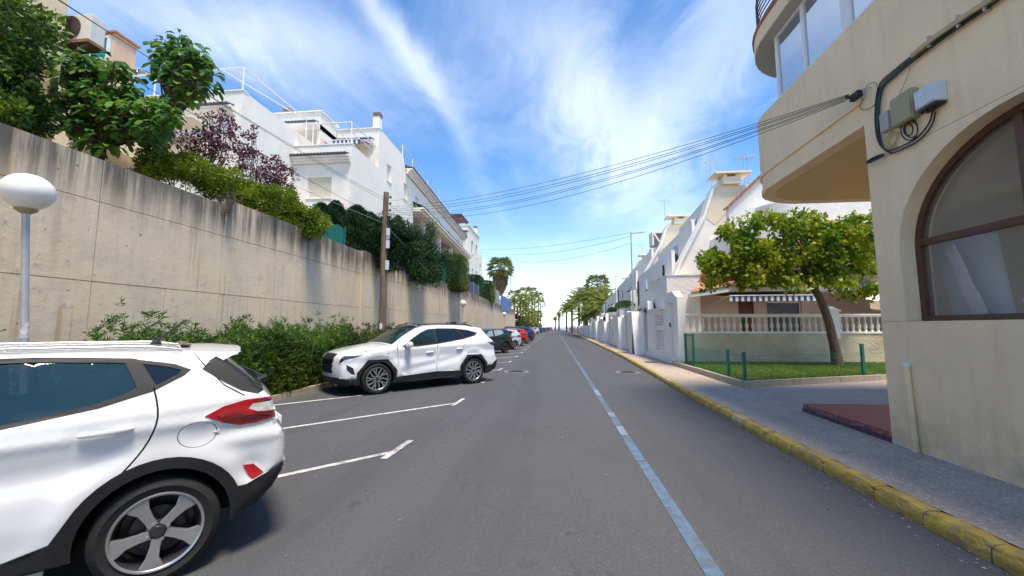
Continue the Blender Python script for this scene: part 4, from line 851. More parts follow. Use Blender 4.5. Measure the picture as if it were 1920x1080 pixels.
# ---------------------------------------------------------------- right: white garden walls and stepped houses
def arch_hole(y0, y1, z0, z1):
    r = (y1 - y0) / 2; c = (y0 + y1) / 2; return [(y0, z0)] + [(c - r * math.cos(t), z1 - r * .8 + r * .8 * math.sin(t)) for t in [math.pi * k / 10 for k in range(11)]] + [(y1, z0)]
GW = lambda y: 4.62 + max(0, (y - 22)) * .012
PANELDARK = mat('bluish_meter_door', (.35, .38, .42), .5, .06, 6)
def garden_front(y0, k, label):
    """one house's wall along the pavement: gate arch with door, meter panels, buttress"""
    X = GW(y0); t = thing('garden_wall', label, 'wall', (X, y0, .12)); L = 8.6
    fn = lambda u, v, d: (d, u, v)
    lo = 2.05 + .2 * (k % 2)
    if k == 0:
        panel('wall', [(0, 0), (L, 0), (L, 2.3), (6.1, 2.3), (6.0, 2.75), (4.9, 2.75), (4.7, 2.2), (1.75, 2.2), (1.7, 2.62), (1.3, 2.84), (.6, 2.84), (.2, 2.62), (0, 2.6)],
              [arch_hole(.5, 1.35, .22, 2.45), rect(2.05, 3.5, .45, 1.3), rect(2.05, 3.5, 1.5, 1.98), arch_hole(5.05, 5.85, .2, 2.45)], fn, .28, WHITE, t)
        MB().bx((.16, .5, .2), (.2, 1.35, 2.45)).build('door', TRIM, t); MB().bx((.10, .5, 0), (.27, 1.34, .2)).bx((.05, 5.06, 0), (.26, 5.84, .18)).build('step', DARKGREY, t)
        for a in (2.06, 2.80):
            d = MB().bx((.08, a, .46), (.12, a + .69, 1.29)).build('meter_door', mat('white_meter_door', (.62, .64, .68), .5, .04, 5), t); MB().bx((.06, a + .06, .52), (.085, a + .63, .56)).bx((.06, a + .06, 1.19), (.085, a + .63, 1.23)).bx((.06, a + .06, .56), (.085, a + .10, 1.19)).bx((.06, a + .59, .56), (.085, a + .63, 1.19)).build('moulding', WHITE, d)
        b = MB()
        for i in range(5): b.bx((.06, 2.06, 1.51 + i * .095), (.10, 3.49, 1.575 + i * .095))
        b.build('louvre', WHITE, t); MB().bx((-.07, 1.78, 2.2), (.3, 4.66, 2.29)).bx((-.05, 3.62, 0), (-.002, 3.76, 2.19)).build('coping', WHITE, t)
        MB().bx((-.03, 1.0, 1.45), (.02, 1.06, 1.62)).build('letter_plate', BLACK, t); MB().bx((.2, 5.05, .2), (.23, 5.85, 2.45)).build('door', mat('dark_blue_gate', (.05, .07, .12), .5, .1, 6), t)
        MB().prism([(6.15, 0), (7.9, 0), (7.9, 2.3), (6.9, 2.3)], lambda u, v, d: (d, u, v), -.42, -.002).build('buttress', WHITE, t)
        MB().prism([(6.3, 0), (6.95, 0), (6.95, 1.0), (6.75, 1.15)], lambda u, v, d: (d, u, v), -.425, -.421).build('recess', DARKGREY, t)
    else:
        panel('wall', [(0, 0), (L, 0), (L, lo), (6.6, lo), (6.4, 2.7), (5.2, 2.7), (5.0, lo), (3.3, lo - .15), (3.1, 2.45), (1.9, 2.45), (1.7, lo), (0, lo)],
              [arch_hole(5.4, 6.2, .15, 2.45), arch_hole(2.1, 2.9, .15, 2.2), rect(.5, 1.3, .4, 1.3)], fn, .28, WHITE, t)
        MB().bx((.2, 5.4, .15), (.23, 6.2, 2.45)).bx((.14, 5.38, 0), (.25, 6.22, .14)).build('door', DARKGREY, t); MB().bx((.2, 2.1, .15), (.23, 2.9, 2.2)).build('door', PANELDARK, t); MB().bx((.1, .5, .4), (.13, 1.3, 1.3)).build('meter_door', PANELDARK, t)
        MB().prism([(3.4, 0), (4.9, 0), (4.5, lo - .1), (4.0, lo - .1)], lambda u, v, d: (d, u, v), -.3, -.002).build('buttress', WHITE, t); b = MB().bx((-.04, 0, lo), (.32, 1.68, lo + .06)).bx((-.04, 6.62, lo), (.32, L - .02, lo + .06)); b.build('coping', WHITE, t)
    return t
words = ['first', 'second', 'third', 'fourth', 'fifth', 'sixth', 'seventh', 'eighth']
garden_front(15.7, 0, 'white garden wall with arched door and shuttered meter panels next to the green fence')
for k in range(1, 5): garden_front(15.7 + 8.7 * k, k, 'white garden wall with arched gates, %s house front along the pavement' % words[k])
t = thing('garden_wall', 'long plain white garden wall running off towards the sea behind the palms', 'wall', (4.9, 60, .12)); b = MB()
for i in range(26): b.bx((.02 + .0 * i, .2 + i * 3.3, 0), (.25, 3.1 + i * 3.3, 1.25 + .12 * (i % 3))); b.bx((-.05, i * 3.3 - .15, 0), (.3, i * 3.3 + .19, 1.7))
tag(b.build('wall_bay', WHITE, t), kind='stuff')

CHIMCREAM = mat('cream_chimney_render', (.80, .70, .52), .8, .05, 1.2, .3, 14)
def stepped_house(Y, k, label, xs=1.0, zs=1.0):
    """side wall rising away from the street to a chimney, terraces stepping up behind it"""
    t = thing('stepped_house', label, 'house', (5.4 + .02 * k, Y, .12)); fn = lambda u, v, d: (u, d, v)
    side = [(0.0, 0), (0.0, 3.85), (.45, 3.9), (.72, 4.5), (1.95, 6.8), (2.4, 8.1), (2.6, 8.35), (4.3, 8.35), (9, 8.35), (9, 0)]
    MB().prism(side, fn, 0, .35).build('side_wall', WHITE, t)
    MB().prism([(2.0, 6.75), (2.42, 8.05), (2.62, 8.33), (4.2, 8.33), (3.2, 7.2), (2.4, 6.4)], fn, -.02, -.001).build('chimney_breast', CHIMCREAM, t)
    MB().prism([(.72, 4.5), (1.95, 6.8), (2.4, 8.1), (2.62, 8.38), (2.5, 8.42), (2.28, 8.16), (1.85, 6.86), (.62, 4.56), (.40, 4.02), (.5, 3.92)], fn, -.14, .45).build('verge', WHITE, t)
    c = MB().bx((2.8, -.25, 8.35), (3.6, .6, 8.70)).build('chimney', CHIMCREAM, t)
    MB().bx((2.4, -.4, 8.83), (4.05, .75, 8.92)).bx((2.85, -.2, 8.70), (3.0, .55, 8.83)).bx((3.4, -.2, 8.70), (3.55, .55, 8.83)).build('cowl', CHIMCREAM, c)
    L = 8.6
    MB().bx((.15, .35, 0), (1.4, 3.4, 3.7)).bx((.3, 3.4, 0), (1.6, L, 2.9)).build('front_block', WHITE, t)
    m = MB()
    def fin(x0, x1, y0, y1, z0, za, zb): m.add([(x0, y0, z0), (x0, y1, z0), (x0, y1, zb), (x0, y0, za), (x1, y0, z0), (x1, y1, z0), (x1, y1, zb), (x1, y0, za)], [(0, 1, 2, 3), (7, 6, 5, 4), (3, 2, 6, 7), (0, 4, 5, 1), (0, 3, 7, 4), (1, 5, 6, 2)])
    fin(.42, .58, .4, L, 2.5, 5.25, 4.9); m.build('parapet', WHITE, t); m = MB(); fin(1.45, 1.6, .4, L * .82, 3.8, 6.75, 6.2); m.build('parapet', WHITE, t); m = MB(); fin(2.3, 2.45, .45, L * .6, 6, 8.0, 7.5); m.build('parapet', WHITE2, t)
    MB().bx((.58, .35, 3.4), (9, L, 3.9)).bx((1.7, .36, 3.9), (9, L - .05, 6.0)).bx((2.4, .37, 6.0), (9, L - .1, 7.0)).build('upper_storey', WHITE, t)
    MB().bx((.9, L * .82, 5.0), (2.2, L, 5.1)).build('sun_canopy', BLUESTRIPE, t)
    MB().add([(2.2, .37, 6.9), (2.2, L, 6.9), (5.5, L, 8.5), (5.5, .37, 8.5)], [(0, 1, 2, 3)]).build('roof', WHITE, t)
    for i in range(8): pass
    b = MB()
    for i in range(8): b.bx((.75 + i * .22, .40, 4.55 + i * .38), (1.75 + i * .22, .62, 4.63 + i * .38))
    b.build('verge_step', WHITE, t)
    MB().bx((1.67, 2.0, 4.0), (1.699, 4.2, 5.85)).build('terrace_door', DARKGLASS, t); MB().bx((1.2, 5.4, 5.2), (1.699, 7.4, 5.3)).build('blind', BLUESTRIPE, t); MB().bx((1.67, 5.0, 4.0), (1.699, 7.5, 5.7)).build('terrace_door', DARKGLASS, t)
    MB().tube([(.36, L - .3, .2), (.36, L - .3, 4.6)], .05, 6).build('downpipe', DARKGREY, t)
    b = MB().beam((.2, 2.6, 3.95), (.42, 2.5, 4.1), .3, .04); b.build('wall_lamp', DARKGREY, t)
    for (X_, ya, za, w_, h_) in ((.42, 1.6, 4.15, .55, .6), (.42, 5.6, 3.7, .7, .7), (1.45, 2.6, 5.1, .8, .9), (1.45, 5.2, 4.9, .8, .9), (2.3, 2.0, 6.7, .6, .6)):
        w_o = MB().bx((X_ - .03, ya - .06, za - .06), (X_ - .002, ya, za + h_ + .06)).bx((X_ - .03, ya + w_, za - .06), (X_ - .002, ya + w_ + .06, za + h_ + .06)).bx((X_ - .03, ya, za - .06), (X_ - .002, ya + w_, za)).bx((X_ - .03, ya, za + h_), (X_ - .002, ya + w_, za + h_ + .06)).build('window', TRIM, t); MB().bx((X_ - .012, ya, za), (X_ - .001, ya + w_, za + h_)).build('pane', DARKGLASS, w_o)
    MB().bx((1.40, .4, 6.75), (1.66, .9, 6.80)).build('coping', WHITE, t)
    if k % 2 == 0: MB().tube([(3.1, 2, 8.2), (3.1, 2, 10.6)], .02, 5).beam((2.6, 2, 10.4), (3.6, 2, 10.4), .03, .03).beam((2.9, 1.7, 10.1), (2.9, 2.3, 10.5), .03, .03).build('aerial_mast', STEEL, t)
    t.scale = (xs, 1, zs); return t
stepped_house(20, 0, 'nearest stepped white house with cream chimney rising behind the spreading tree')
stepped_house(29.2, 1, 'second stepped white house with flat capped cream chimney beyond the spreading tree', 1.12, 1.05)
for k, Y in enumerate((38.4, 47.6, 56.8)):
    stepped_house(Y, k + 2, '%s stepped white house down the street towards the palms' % words[k + 2], 1.05, (.92, .80, .66)[k])
# V-shaped white screen beside the second chimney
t = thing('roof_screen', 'white roof terrace screen with a V brace beside the second chimney', 'screen', (7.25, 29.6, 7.5)); MB().bx((-.1, 0, .9), (.95, 1.0, 1.0)).bx((-.1, 0, 0), (-.0, 1.0, .9)).beam((0.0, -.02, .9), (.5, -.02, .05), .08, .1).beam((.5, -.02, .05), (.95, -.02, .9), .08, .1).bx((0, .9, 0), (.95, 1, .9)).build('frame', WHITE, t)

# house with the terrace behind the balustrade
TH = thing('terrace_house', 'white house with rounded upper terrace and brown door behind the white balustrade', 'house', (8, 19.5, .12))
def th(o): o.location = Vector(o.location) - Vector((8, 19.5, .12)); return o
th(MB().bx((5.0, 18.4, .12), (6.4, 21.9, 3.85)).bx((4.97, 18.37, 3.85), (6.43, 21.9, 3.9)).build('front_block', ROUGHWHITE, TH))
PINK = mat('pinkish_render', (.62, .50, .43), .85, .06, 1.4, .3, 20)
dy = 19.5
th(panel('wall', rect(6.4, 17, .12, 3.6), [rect(8.45, 9.15, .6, 2.75), rect(9.7, 11.2, 1.2, 2.72)], ypanel(dy), .3, PINK, TH))
th(MB().bx((8.45, dy + .1, .6), (9.15, dy + .15, 2.75)).build('door', BROWNDOOR, TH)); 
w = shutter_window(TH, 'y', dy, 9.7, 11.2, 1.2, 2.72, True, shut=mat('grey_blue_shutter', (.10, .11, .16), .6, .1, 5)); th(w)
th(MB().bx((8.55, dy + .3, .12), (17, dy + .6, 3.6)).build('wall', PINK, TH))
m = MB(); m.add([(5.9, 18.0, 3.02), (7.4, 17.6, 3.25), (7.4, 19.5, 4.0), (6.1, 19.5, 4.0)], [(0, 1, 2, 3)]); m.add([(5.9, 18.0, 2.82), (7.4, 17.6, 3.05), (7.4, 17.6, 3.24), (5.9, 18.0, 3.01), (6.4, 19.5, 3.0), (7.4, 19.5, 3.0)], [(0, 1, 2, 3), (0, 4, 5, 1)])
th(MB().add([(5.9, 17.95, 2.86), (7.5, 17.95, 3.08), (7.5, 17.95, 3.30), (5.9, 17.95, 3.02), (5.9, 19.5, 2.86), (7.5, 19.5, 3.08), (7.5, 19.5, 3.30), (5.9, 19.5, 3.02)], [(3, 2, 1, 0), (4, 5, 6, 7), (0, 1, 5, 4), (3, 0, 4, 7)]).build('canopy_edge', WHITE, TH))
th(MB().bx((7.5, 17.95, 3.08), (12.2, 19.5, 3.30)).build('canopy_edge', WHITE, TH))
m = MB(); m.add([(5.88, 17.9, 3.06), (7.5, 17.9, 3.34), (12.2, 17.9, 3.34), (12.2, 19.5, 4.2), (7.0, 19.5, 4.2), (6.4, 19.5, 3.6)], [(0, 1, 2, 3, 4, 5)]); th(m.build('tiled_roof', TERRA, TH))
th(tile_row('roof_tile_row', (7.5, 18.1, 3.38), (12.2, 18.1, 3.38), (0, -1, 0), TERRA, TH, .06, .2, .3))
lo_ = [(7.55, 20.0), (7.55, 18.9)] + [(8.75 - 1.2 * math.cos(t_), 18.8 - 1.2 * math.sin(t_)) for t_ in [math.pi / 2 * k / 8 for k in range(9)]] + [(18, 17.6)]
th(band(lo_[::-1], 4.2, 5.75, .25, 0).build('parapet', ROUGHWHITE, TH, True, ang=30)); th(MB().bx((8.0, 18.8, 4.0), (18, 20, 4.35)).bx((8.8, 17.7, 4.0), (18, 18.8, 4.35)).build('floor_slab', WHITE, TH))
up_ = [(9.2, 24.0), (9.2, 19.4)] + [(10.4 - 1.2 * math.cos(t_), 19.2 - 1.2 * math.sin(t_)) for t_ in [math.pi / 2 * k / 8 for k in range(9)]] + [(18, 18.0)]
th(band(up_[::-1], 4.4, 7.0, .25, 0).build('parapet', ROUGHWHITE, TH, True, ang=30)); th(band(lo_[::-1], 5.0, 5.07, .06, .03).build('moulding', WHITE, TH, True))
th(MB().bx((9.3, 19.0, 4.0), (18, 24, 4.4)).bx((10.4, 18.1, 4.0), (18, 19.1, 4.4)).build('floor_slab', WHITE, TH))
# upper sloping gable with tiled verge
th(MB().prism([(8.05, 4.0), (8.05, 7.05), (11.3, 10.1), (16, 10.1), (16, 4.0)], lambda u, v, d: (u, d, v), 19.0, 19.3).build('gable_wall', ROUGHWHITE, TH))
m = MB()
for i in range(17): m.add([(7.95 + i * .2, y, 7.0 + i * .188 + dz) for y in (18.85, 19.35) for dz in (0, .09)] + [(8.18 + i * .2, y, 7.19 + i * .188 + dz) for y in (18.85, 19.35) for dz in (0, .09)], [(0, 1, 3, 2), (4, 6, 7, 5), (1, 5, 7, 3), (0, 2, 6, 4), (0, 4, 5, 1), (2, 3, 7, 6)])
th(m.build('verge_tiles', TERRA, TH))
th(MB().prism([(9.9, 7.0), (10.1, 7.0), (10.9, 7.9), (10.9, 8.05)], lambda u, v, d: (u, d, v), 18.985, 18.998).build('slit_opening', BLACK, TH))
th(MB().bx((7.6, 20.7, 6.25), (8.8, 23, 6.75)).build('blind', BLUESTRIPE, TH))
striped_awning('entrance_awning', 'blue and white striped awning over the terrace door behind the balustrade', (7.45, 19.45, 3.0), (11.0, 19.45, 3.0), (0, -1.5, 0), .10, .24, nst=30)
t = thing('sun_blind', 'cream retractable sun blind with scalloped edge behind the right end of the balustrade', 'awning', (12.4, 19.4, 3.6)); n = 24
m = MB(); m.add([(0, 0, 0), (5, 0, 0), (5, -2.2, -1.0), (0, -2.2, -1.0)], [(0, 1, 2, 3)]); m.build('cloth', mat('cream_awning_cloth', (.78, .72, .60), .8, .04, 3), t)
m = MB(); vs = [(5 * i / n, -2.2, -1.0) for i in range(n + 1)] + [(5 * i / n, -2.2, -1.32 - .05 * abs(math.sin(i * math.pi / 3))) for i in range(n + 1)]; m.add(vs, [(i, i + 1, n + 2 + i, n + 1 + i) for i in range(n)]); m.build('valance', mat('tan_valance', (.55, .45, .28), .8, .1, 4), t)
m = MB(); m.tube([(5 * i / n, -2.2, -1.33 - .05 * abs(math.sin(i * math.pi / 3))) for i in range(n + 1)], .03, 5); m.build('trim', BROWNDOOR, t)
# aerials
def aerial(p, h, name, label, m=STEEL):
    t = thing('tv_aerial', label, 'aerial', p); MB().tube([(0, 0, 0), (0, 0, h)], .022, 5).build('mast', STEEL, t); b = MB().tube([(-.5, 0, h - .15), (.5, .1, h - .1)], .012, 4)
    for i in range(8): b.tube([(-.45 + i * .13, -.22 + i * .01, h - .15), (-.45 + i * .13, .22, h - .13)], .008, 4)
    b.build('element', m, t)
aerial(at_y(1397, 352, 21.5), 1.7, '', 'television aerial with reddish elements above the nearest cream chimney', mat('reddish_aerial', (.45, .2, .2), .5, .2, 9))
aerial(at_y(1404, 352, 21.5), 1.9, '', 'plain thin aerial mast just right of the reddish one')
aerial(at_y(1247, 412, 30.5), 1.6, '', 'small television aerial above the second cream chimney')

# ---------------------------------------------------------------- balustrade and its low wall
BY0 = 16.25; slope = .105
def bp_(x): return BY0 + (x - 4.9) * slope
t = thing('terrace_balustrade', 'white balustrade of turned balusters on a rough yellowish wall behind the grass bed', 'balustrade', (4.9, BY0, .12))
rz = math.atan(slope); t.rotation_euler = (0, 0, rz); Lb = 14
MB().bx((0, 0, 0), (Lb, .28, 1.20)).build('base_wall', mat('yellowish_rough_wall', (.58, .49, .33), .92, .07, 1.2, 1.0, 9, dirt=(.30, .20, .11), dscale=.8, damt=.5), t)
MB().bx((-.02, -.03, 1.201), (Lb, .31, 1.265)).build('plinth', WHITE, t); MB().bx((-.02, -.02, 1.84), (Lb, .30, 1.90)).bx((-.04, -.05, 1.902), (Lb, .33, 1.955)).build('handrail', WHITE2, t)
prof = [(.052, 0), (.052, .05), (.03, .065), (.028, .09), (.05, .15), (.062, .21), (.055, .28), (.034, .35), (.026, .42), (.034, .45), (.034, .47), (.026, .49), (.034, .52), (.052, .53), (.052, .575)]
bm_ = MB().lathe(prof, 10).mesh('baluster', True, 50); BALM = mat('cast_stone_white', (.74, .70, .60), .8, .06, 4, .2, 30); bm_.materials.append(BALM)
x = .18
while x < Lb - .3:
    if not (5.70 < x < 6.25): link('baluster', bm_, None, t, (x, .14, 1.265))
    x += .245
MB().bx((5.78, -.06, 1.0), (6.12, .36, 2.05)).build('pier', WHITE, t); m = MB(); m.box((5.95, .15, 2.08), (.46, .52, .06)); m.box((5.95, .15, 2.18), (.40, .46, .14), top=.25); m.build('pier_cap', WHITE, t)
sheet('terrace_paving', [(5, 16.6), (20, 18.3), (20, 19.5), (5, 19.5)], .7, mat('terrace_floor_tile', (.4, .3, .22)))
for i in range(1): pass
# raised grass bed with kerb stones
GB = [(4.52, 16.15), (4.50, 10.35), (6.6, 11.2), (8.98, 12.2), (13, 13.3), (18, 14.2)]
kb2 = MB(); kb2.prism([(x + .06, y + .05) for x, y in GB] + [(18, 17.4), (5, 16.15)], lambda u, v, d: (u, v, d), .10, .22); o = kb2.build('grass_bed_soil', GRASSBASE); o['kind'] = 'structure'
bk = thing('bed_edging', 'pale stone edging around the raised grass bed', 'edging', (4.5, 10.35, .12))
KM = mat('pale_edging_stone', (.40, .34, .25), .9, .12, 6, .6, 25, dirt=(.22, .19, .14), dscale=4)
for (x0, y0), (x1, y1) in zip(GB, GB[1:]):
    d = Vector((x1 - x0, y1 - y0)); n = max(1, round(d.length / .82)); s = d.length / n; me = MB().box((0, 0, 0), (s - .012, .11, .155)).mesh('edging_stone'); u = d.normalized()
    for i in range(n):
        p = Vector((x0, y0)) + u * (s * (i + .5)); link('edging_stone', me, KM, bk, (p.x - 4.5, p.y - 10.35, .07 + random.uniform(-.004, .004)), (0, 0, math.atan2(u.y, u.x)))
n = 52000; poly = [(x + .1, y + .09) for x, y in GB] + [(18, 17.3), (5, 16.1)]
P = np.stack([RNG.uniform(4.5, 18, n * 2), RNG.uniform(10.3, 17.4, n * 2)], 1); P = np.array([p for p in P if inpoly(p[0], p[1], poly)])
dens = (np.sin(P[:, 0] * 2.1 + np.sin(P[:, 1] * 3)) * np.cos(P[:, 1] * 1.7) + RNG.normal(size=len(P)) * .6 > -.75) & (P[:, 1] < bp_(P[:, 0]) - .12); P = P[dens][:n]
k = len(P); P3 = np.column_stack([P, np.full(k, .215)]); D = RNG.normal(size=(k, 3)) * .5; D[:, 2] = 1
V, F = leaves(P3, D, RNG.uniform(.03, .085, k), .011, .05)
GRASSM = leafmat('lawn_grass_blade', [(.06, .12, .010), (.15, .27, .015), (.32, .38, .04)], .45)
tag(link('grass', fast_mesh('grass', V, F), GRASSM), 'short bright green grass in the raised bed in front of the balustrade', 'grass', kind='stuff')

# green wire fence
fe = thing('wire_fence', 'low green wire mesh fence with green posts round the grass bed', 'fence', (4.72, 10.78, .2)); o0 = Vector((4.72, 10.78, .2))
posts = [((4.80, 15.5), 1.12), ((4.78, 14.6), 1.13), ((4.72, 11.67), .74), ((4.74, 10.78), .72), ((8.58, 12.33), .88), ((12.6, 13.5), .88)]
for (x, y), h in posts:
    p = MB().box((0, 0, h / 2), (.075, .075, h)).build('post', GREENMETAL, fe, bevel=.008, loc=Vector((x, y, .2)) - o0); MB().box((0, 0, h + .008), (.085, .085, .016)).build('post_cap', GREENMETAL, p)
b = MB()
def mesh_panel(a, c, ha, step=.055, bars=.1):
    a, c = Vector((*a, .2)), Vector((*c, .2)); L = (c - a).length; n = int(L / step)
    for i in range(1, n): p = a.lerp(c, i / n) - o0; b.beam(p + Vector((0, 0, .04)), p + Vector((0, 0, ha)), .003, .003, up=(0, 1, 0))
    for j in range(int(ha / bars) + 1): z = Vector((0, 0, .04 + j * bars)); b.beam(a - o0 + z, c - o0 + z, .004, .004)
mesh_panel(posts[0][0], posts[1][0], 1.08); mesh_panel(posts[1][0], posts[2][0], .68); mesh_panel(posts[2][0], posts[3][0], .66); mesh_panel(posts[3][0], posts[4][0], .66); mesh_panel(posts[4][0], posts[5][0], .80)
tag(b.build('wire_mesh', GREENMETAL, fe), kind='stuff'); MB().beam(Vector((4.80, 15.5, 1.28)) - o0, Vector((4.78, 14.6, 1.28)) - o0, .03, .03).build('top_rail', GREENMETAL, fe)

# street light masts on the right
for i, (px, py, Y, lab) in enumerate(((1183, 437, 27, 'tall thin lamp mast above the white garden walls, nearest of the masts'), (1153, 518, 45, 'smaller distant lamp mast beyond the stepped houses'))):
    p = at_y(px, py, Y); t = thing('lamp_mast', lab, 'street lamp', (p.x, Y, .12)); MB().tube([(0, 0, 0), (0, 0, p.z - .12)], [.06, .04], 8).build('mast', STEEL, t); MB().beam((0, 0, p.z - .15), (.9, 0, p.z - .08), .12, .06).build('lamp_head', STEEL, t)
# ---------------------------------------------------------------- globe lamps, pole, overhead wires
def globe_lamp(x, y, top, label, dx=0, dy=0, r=.245, sq=.93):
    t = thing('globe_lamp', label, 'street lamp', (x, y, .07)); h = top - .07
    pr = [(r * math.sin(a), h + r * sq * (1 - math.cos(a)) - .0) for a in [math.pi * k / 18 for k in range(1, 18)]]
    pr = [(.09, h)] + [q for q in pr if q[0] > .09 or q[1] > h + r] + [(.001, h + 2 * r * sq)]
    MB().tube([(dx, dy, 0), (dx * .5, dy * .5, h * .5), (0, 0, h)], .036, 12).build('pole', STEEL, t, True, ang=60)
    MB().lathe([(.05, h - .05), (.10, h - .012), (.105, h + .006), (.09, h + .012)], 20).build('collar', BRONZE, t, True); MB().lathe(pr, 28).build('globe', GLOBE, t, True, ang=80)
    MB().tube([(dx, dy, .0), (dx * .96, dy * .96, .10)], [.075, .045], 12).build('base', STEEL, t)
    if r > .24 and y < 10: MB().tube([(dx * .53, dy * .53, 1.36), (dx * .5, dy * .5, 1.56)], .038, 12).build('sticker_band', mat('worn_white_sticker', (.66, .66, .66), .6, .2, 30, dirt=(.2, .2, .25), dscale=22, damt=.8), t)
    return t
globe_lamp(-6.6, 4.24, 3.04, 'white globe street lamp at far left in front of the concrete wall', .03, .22)
globe_lamp(-6.6, 28.45, 3.05, 'smaller globe lamp beyond the dark car by the wall', 0, 0, .25)
globe_lamp(-6.6, 52.5, 3.05, 'farthest globe lamp, seen small against the end of the wall', 0, 0, .25)
PX, PY = -6.2, 13.9
t = thing('utility_pole', 'weathered wooden utility pole with insulators and small boxes in the hedge', 'pole', (PX, PY, .05))
MB().tube([(0, 0, 0), (.03, .0, 2.2), (.0, 0, 4.4), (.02, 0, 6.5)], [.135, .125, .115, .095], 12).build('shaft', WOOD, t, True, ang=70)
b = MB()
for z in (6.3, 6.05, 5.8, 5.55): b.tube([(0, 0, z), (.22, -.03, z)], .012, 5); b.lathe([(.02, z - .04), (.045, z), (.03, z + .05), (.012, z + .07)], 8, (.2, -.03, 0))
b.build('insulator', BLACK, t); b = MB()
for k in range(10): b.box((.15 + .05 * math.sin(k * 2), -.04, 4.95 + k * .07), (.06, .05, .05))
b.build('splice', BLACK, t)
for z, s, mm in ((4.98, .28, GREYBOX), (4.52, .30, GREYBOX), (3.75, .34, GREYBOX)): MB().box((.17, -.08, z), (.12, .08, s)).build('box', mm, t, bevel=.008)
MB().lathe([(.06, -.01), (.08, 0), (.06, .01)], 12, (.17, -.1, 4.76), 'y').build('ring', STEEL, t)
MB().tube([(.11, -.03, 3.5), (.11, -.03, 4.9)], .014, 5).build('wall_cable', CABLE, t)
p = at_y(716, 612, PY - .15); MB().prism([(0, .13), (.07, .02), (.05, -.10), (-.02, -.12), (-.06, 0)], lambda u, v, d: (u, d, v), -.004, .004).build('paper_notice', mat('white_paper', (.8, .8, .82), .8, .04, 5), t, loc=(.03, -.15, 1.55))
def span(a, c, sag, label, r=.009, group=None, n=20, m=CABLE, name='overhead_wire'):
    a, c = Vector(a), Vector(c); pts = [a.lerp(c, i / n) - Vector((0, 0, sag * 4 * (i / n) * (1 - i / n))) - a for i in range(n + 1)]
    o = MB().tube(pts, r, 5).build(name, m, None, True, loc=a, ang=80); return tag(o, label, 'cable', group)
A = Vector((4.10, 5.72, 4.73)); PT = Vector((PX + .2, PY - .03, .05))
for k, (z, sg, dz) in enumerate(((5.95, .34, .06), (5.88, .40, .04), (5.80, .42, .02), (5.74, .52, .0), (5.66, .52, -.03), (5.58, .62, -.05))):
    span(PT + Vector((0, 0, z)), A + Vector((-.03, .012 * k - .03, dz * .5)), sg, '%s overhead wire from the wooden pole across the road to the cream wall' % ('topmost', 'second from top', 'third from top', 'third from bottom', 'second lowest', 'lowest')[k], .0048, 'wires from the pole to the cream building')
for k, (px, py, Y) in enumerate(((85, 0, 4.6), (132, 0, 4.8), (140, 0, 4.85))):
    q = at_y(px, py, Y); d = q - (PT + Vector((0, 0, 5.9))); span(PT + Vector((-.1, 0, (5.4, 6.2, 6.1)[k])), q + d * .5, .22, '%s overhead wire running from the wooden pole to the upper left over the wall' % ('lowest', 'highest', 'middle')[k], .0055, 'wires from the pole to the upper left')
span(PT + Vector((-.15, 0, 5.3)), at_y(0, 95, 7.5), .1, 'pale wire running low from the wooden pole past the leafy shrubs', .008, m=mat('pale_cable', (.3, .3, .3), .5, .1, 9))
span(PT + Vector((0, 0, 5.1)), at_x(905, 585, -7.3), .6, 'thin wire falling from the wooden pole along the top of the wall', .009, m=MATS['pale_cable'])
for k, (z, dz) in enumerate(((12.7, .3), (12.4, 0), (12.2, -.6))): span((-11.0, 58, z + .4), (6.5, 34, 9.2 + dz), .5 + .5 * k, '%s wire crossing high between the far white houses' % ('upper', 'middle', 'lowest sagging')[k], .012, 'far wires between the house rows')
# cables strung from the pole to the terraced house
for k in range(3): span(PT + Vector((0, 0, 6.2 - k * .25)), (-11.4, 30 + k * 3, 12.2 - k * 1.0), .2, '%s service wire from the wooden pole up to the long terraced house' % ('first', 'second', 'third')[k], .006, 'service wires to the terraced house')
# far mast at left by the palm
p = at_y(957, 485, 92); t = thing('lamp_mast', 'tall mast beside the single palm above the wall end', 'mast', (p.x, 92, TZ)); MB().tube([(0, 0, 0), (0, 0, p.z - TZ)], .09, 6).build('mast', STEEL, t)
MB().box((-.3, 0, p.z - TZ), (.8, .2, .12)).build('lamp_head', STEEL, t)

# green shade-net fences and tarpaulin on top of the wall
def net(name, label, cat, y0, y1, h, m, X=WX - .12, z0=4.45, wav=.03):
    t = thing(name, label, cat, (X, y0, z0)); n = 14; vs = []
    for j, z in enumerate((0, h * .5, h)):
        for i in range(n + 1): vs.append((wav * math.sin(i * 1.9 + j), (y1 - y0) * i / n, z + (.04 * math.sin(i * 1.3) if j == 2 else 0)))
    MB().add(vs, [(j * (n + 1) + i, j * (n + 1) + i + 1, (j + 1) * (n + 1) + i + 1, (j + 1) * (n + 1) + i) for j in range(2) for i in range(n)]).build('net', m, t, True)
    b = MB(); k = max(2, int((y1 - y0) / 2) + 1)
    for i in range(k): b.tube([(.05, (y1 - y0) * i / (k - 1), -.1), (.05, (y1 - y0) * i / (k - 1), h + .06)], .025, 6)
    b.build('post', GREENMETAL if m is GREENNET else STEEL, t)
net('net_fence', 'green shade net on posts between the green bush and the cypresses on the wall', 'fence', 12.0, 13.6, .72, GREENNET)
net('net_fence', 'second green shade net on the wall beyond the spreading juniper', 'fence', 24.4, 27.8, 1.35, GREENNET)
net('net_fence', 'dark bluish fence net between the clipped bushes on the wall', 'fence', 34.5, 39.5, 1.3, mat('bluish_net', (.07, .08, .13), .8, .2, 5))
net('tarpaulin', 'bright blue tarpaulin hung over the far end of the concrete wall', 'tarpaulin', 55.0, 66.5, 2.1, BLUETARP, WX + .06, 4.0, .1)
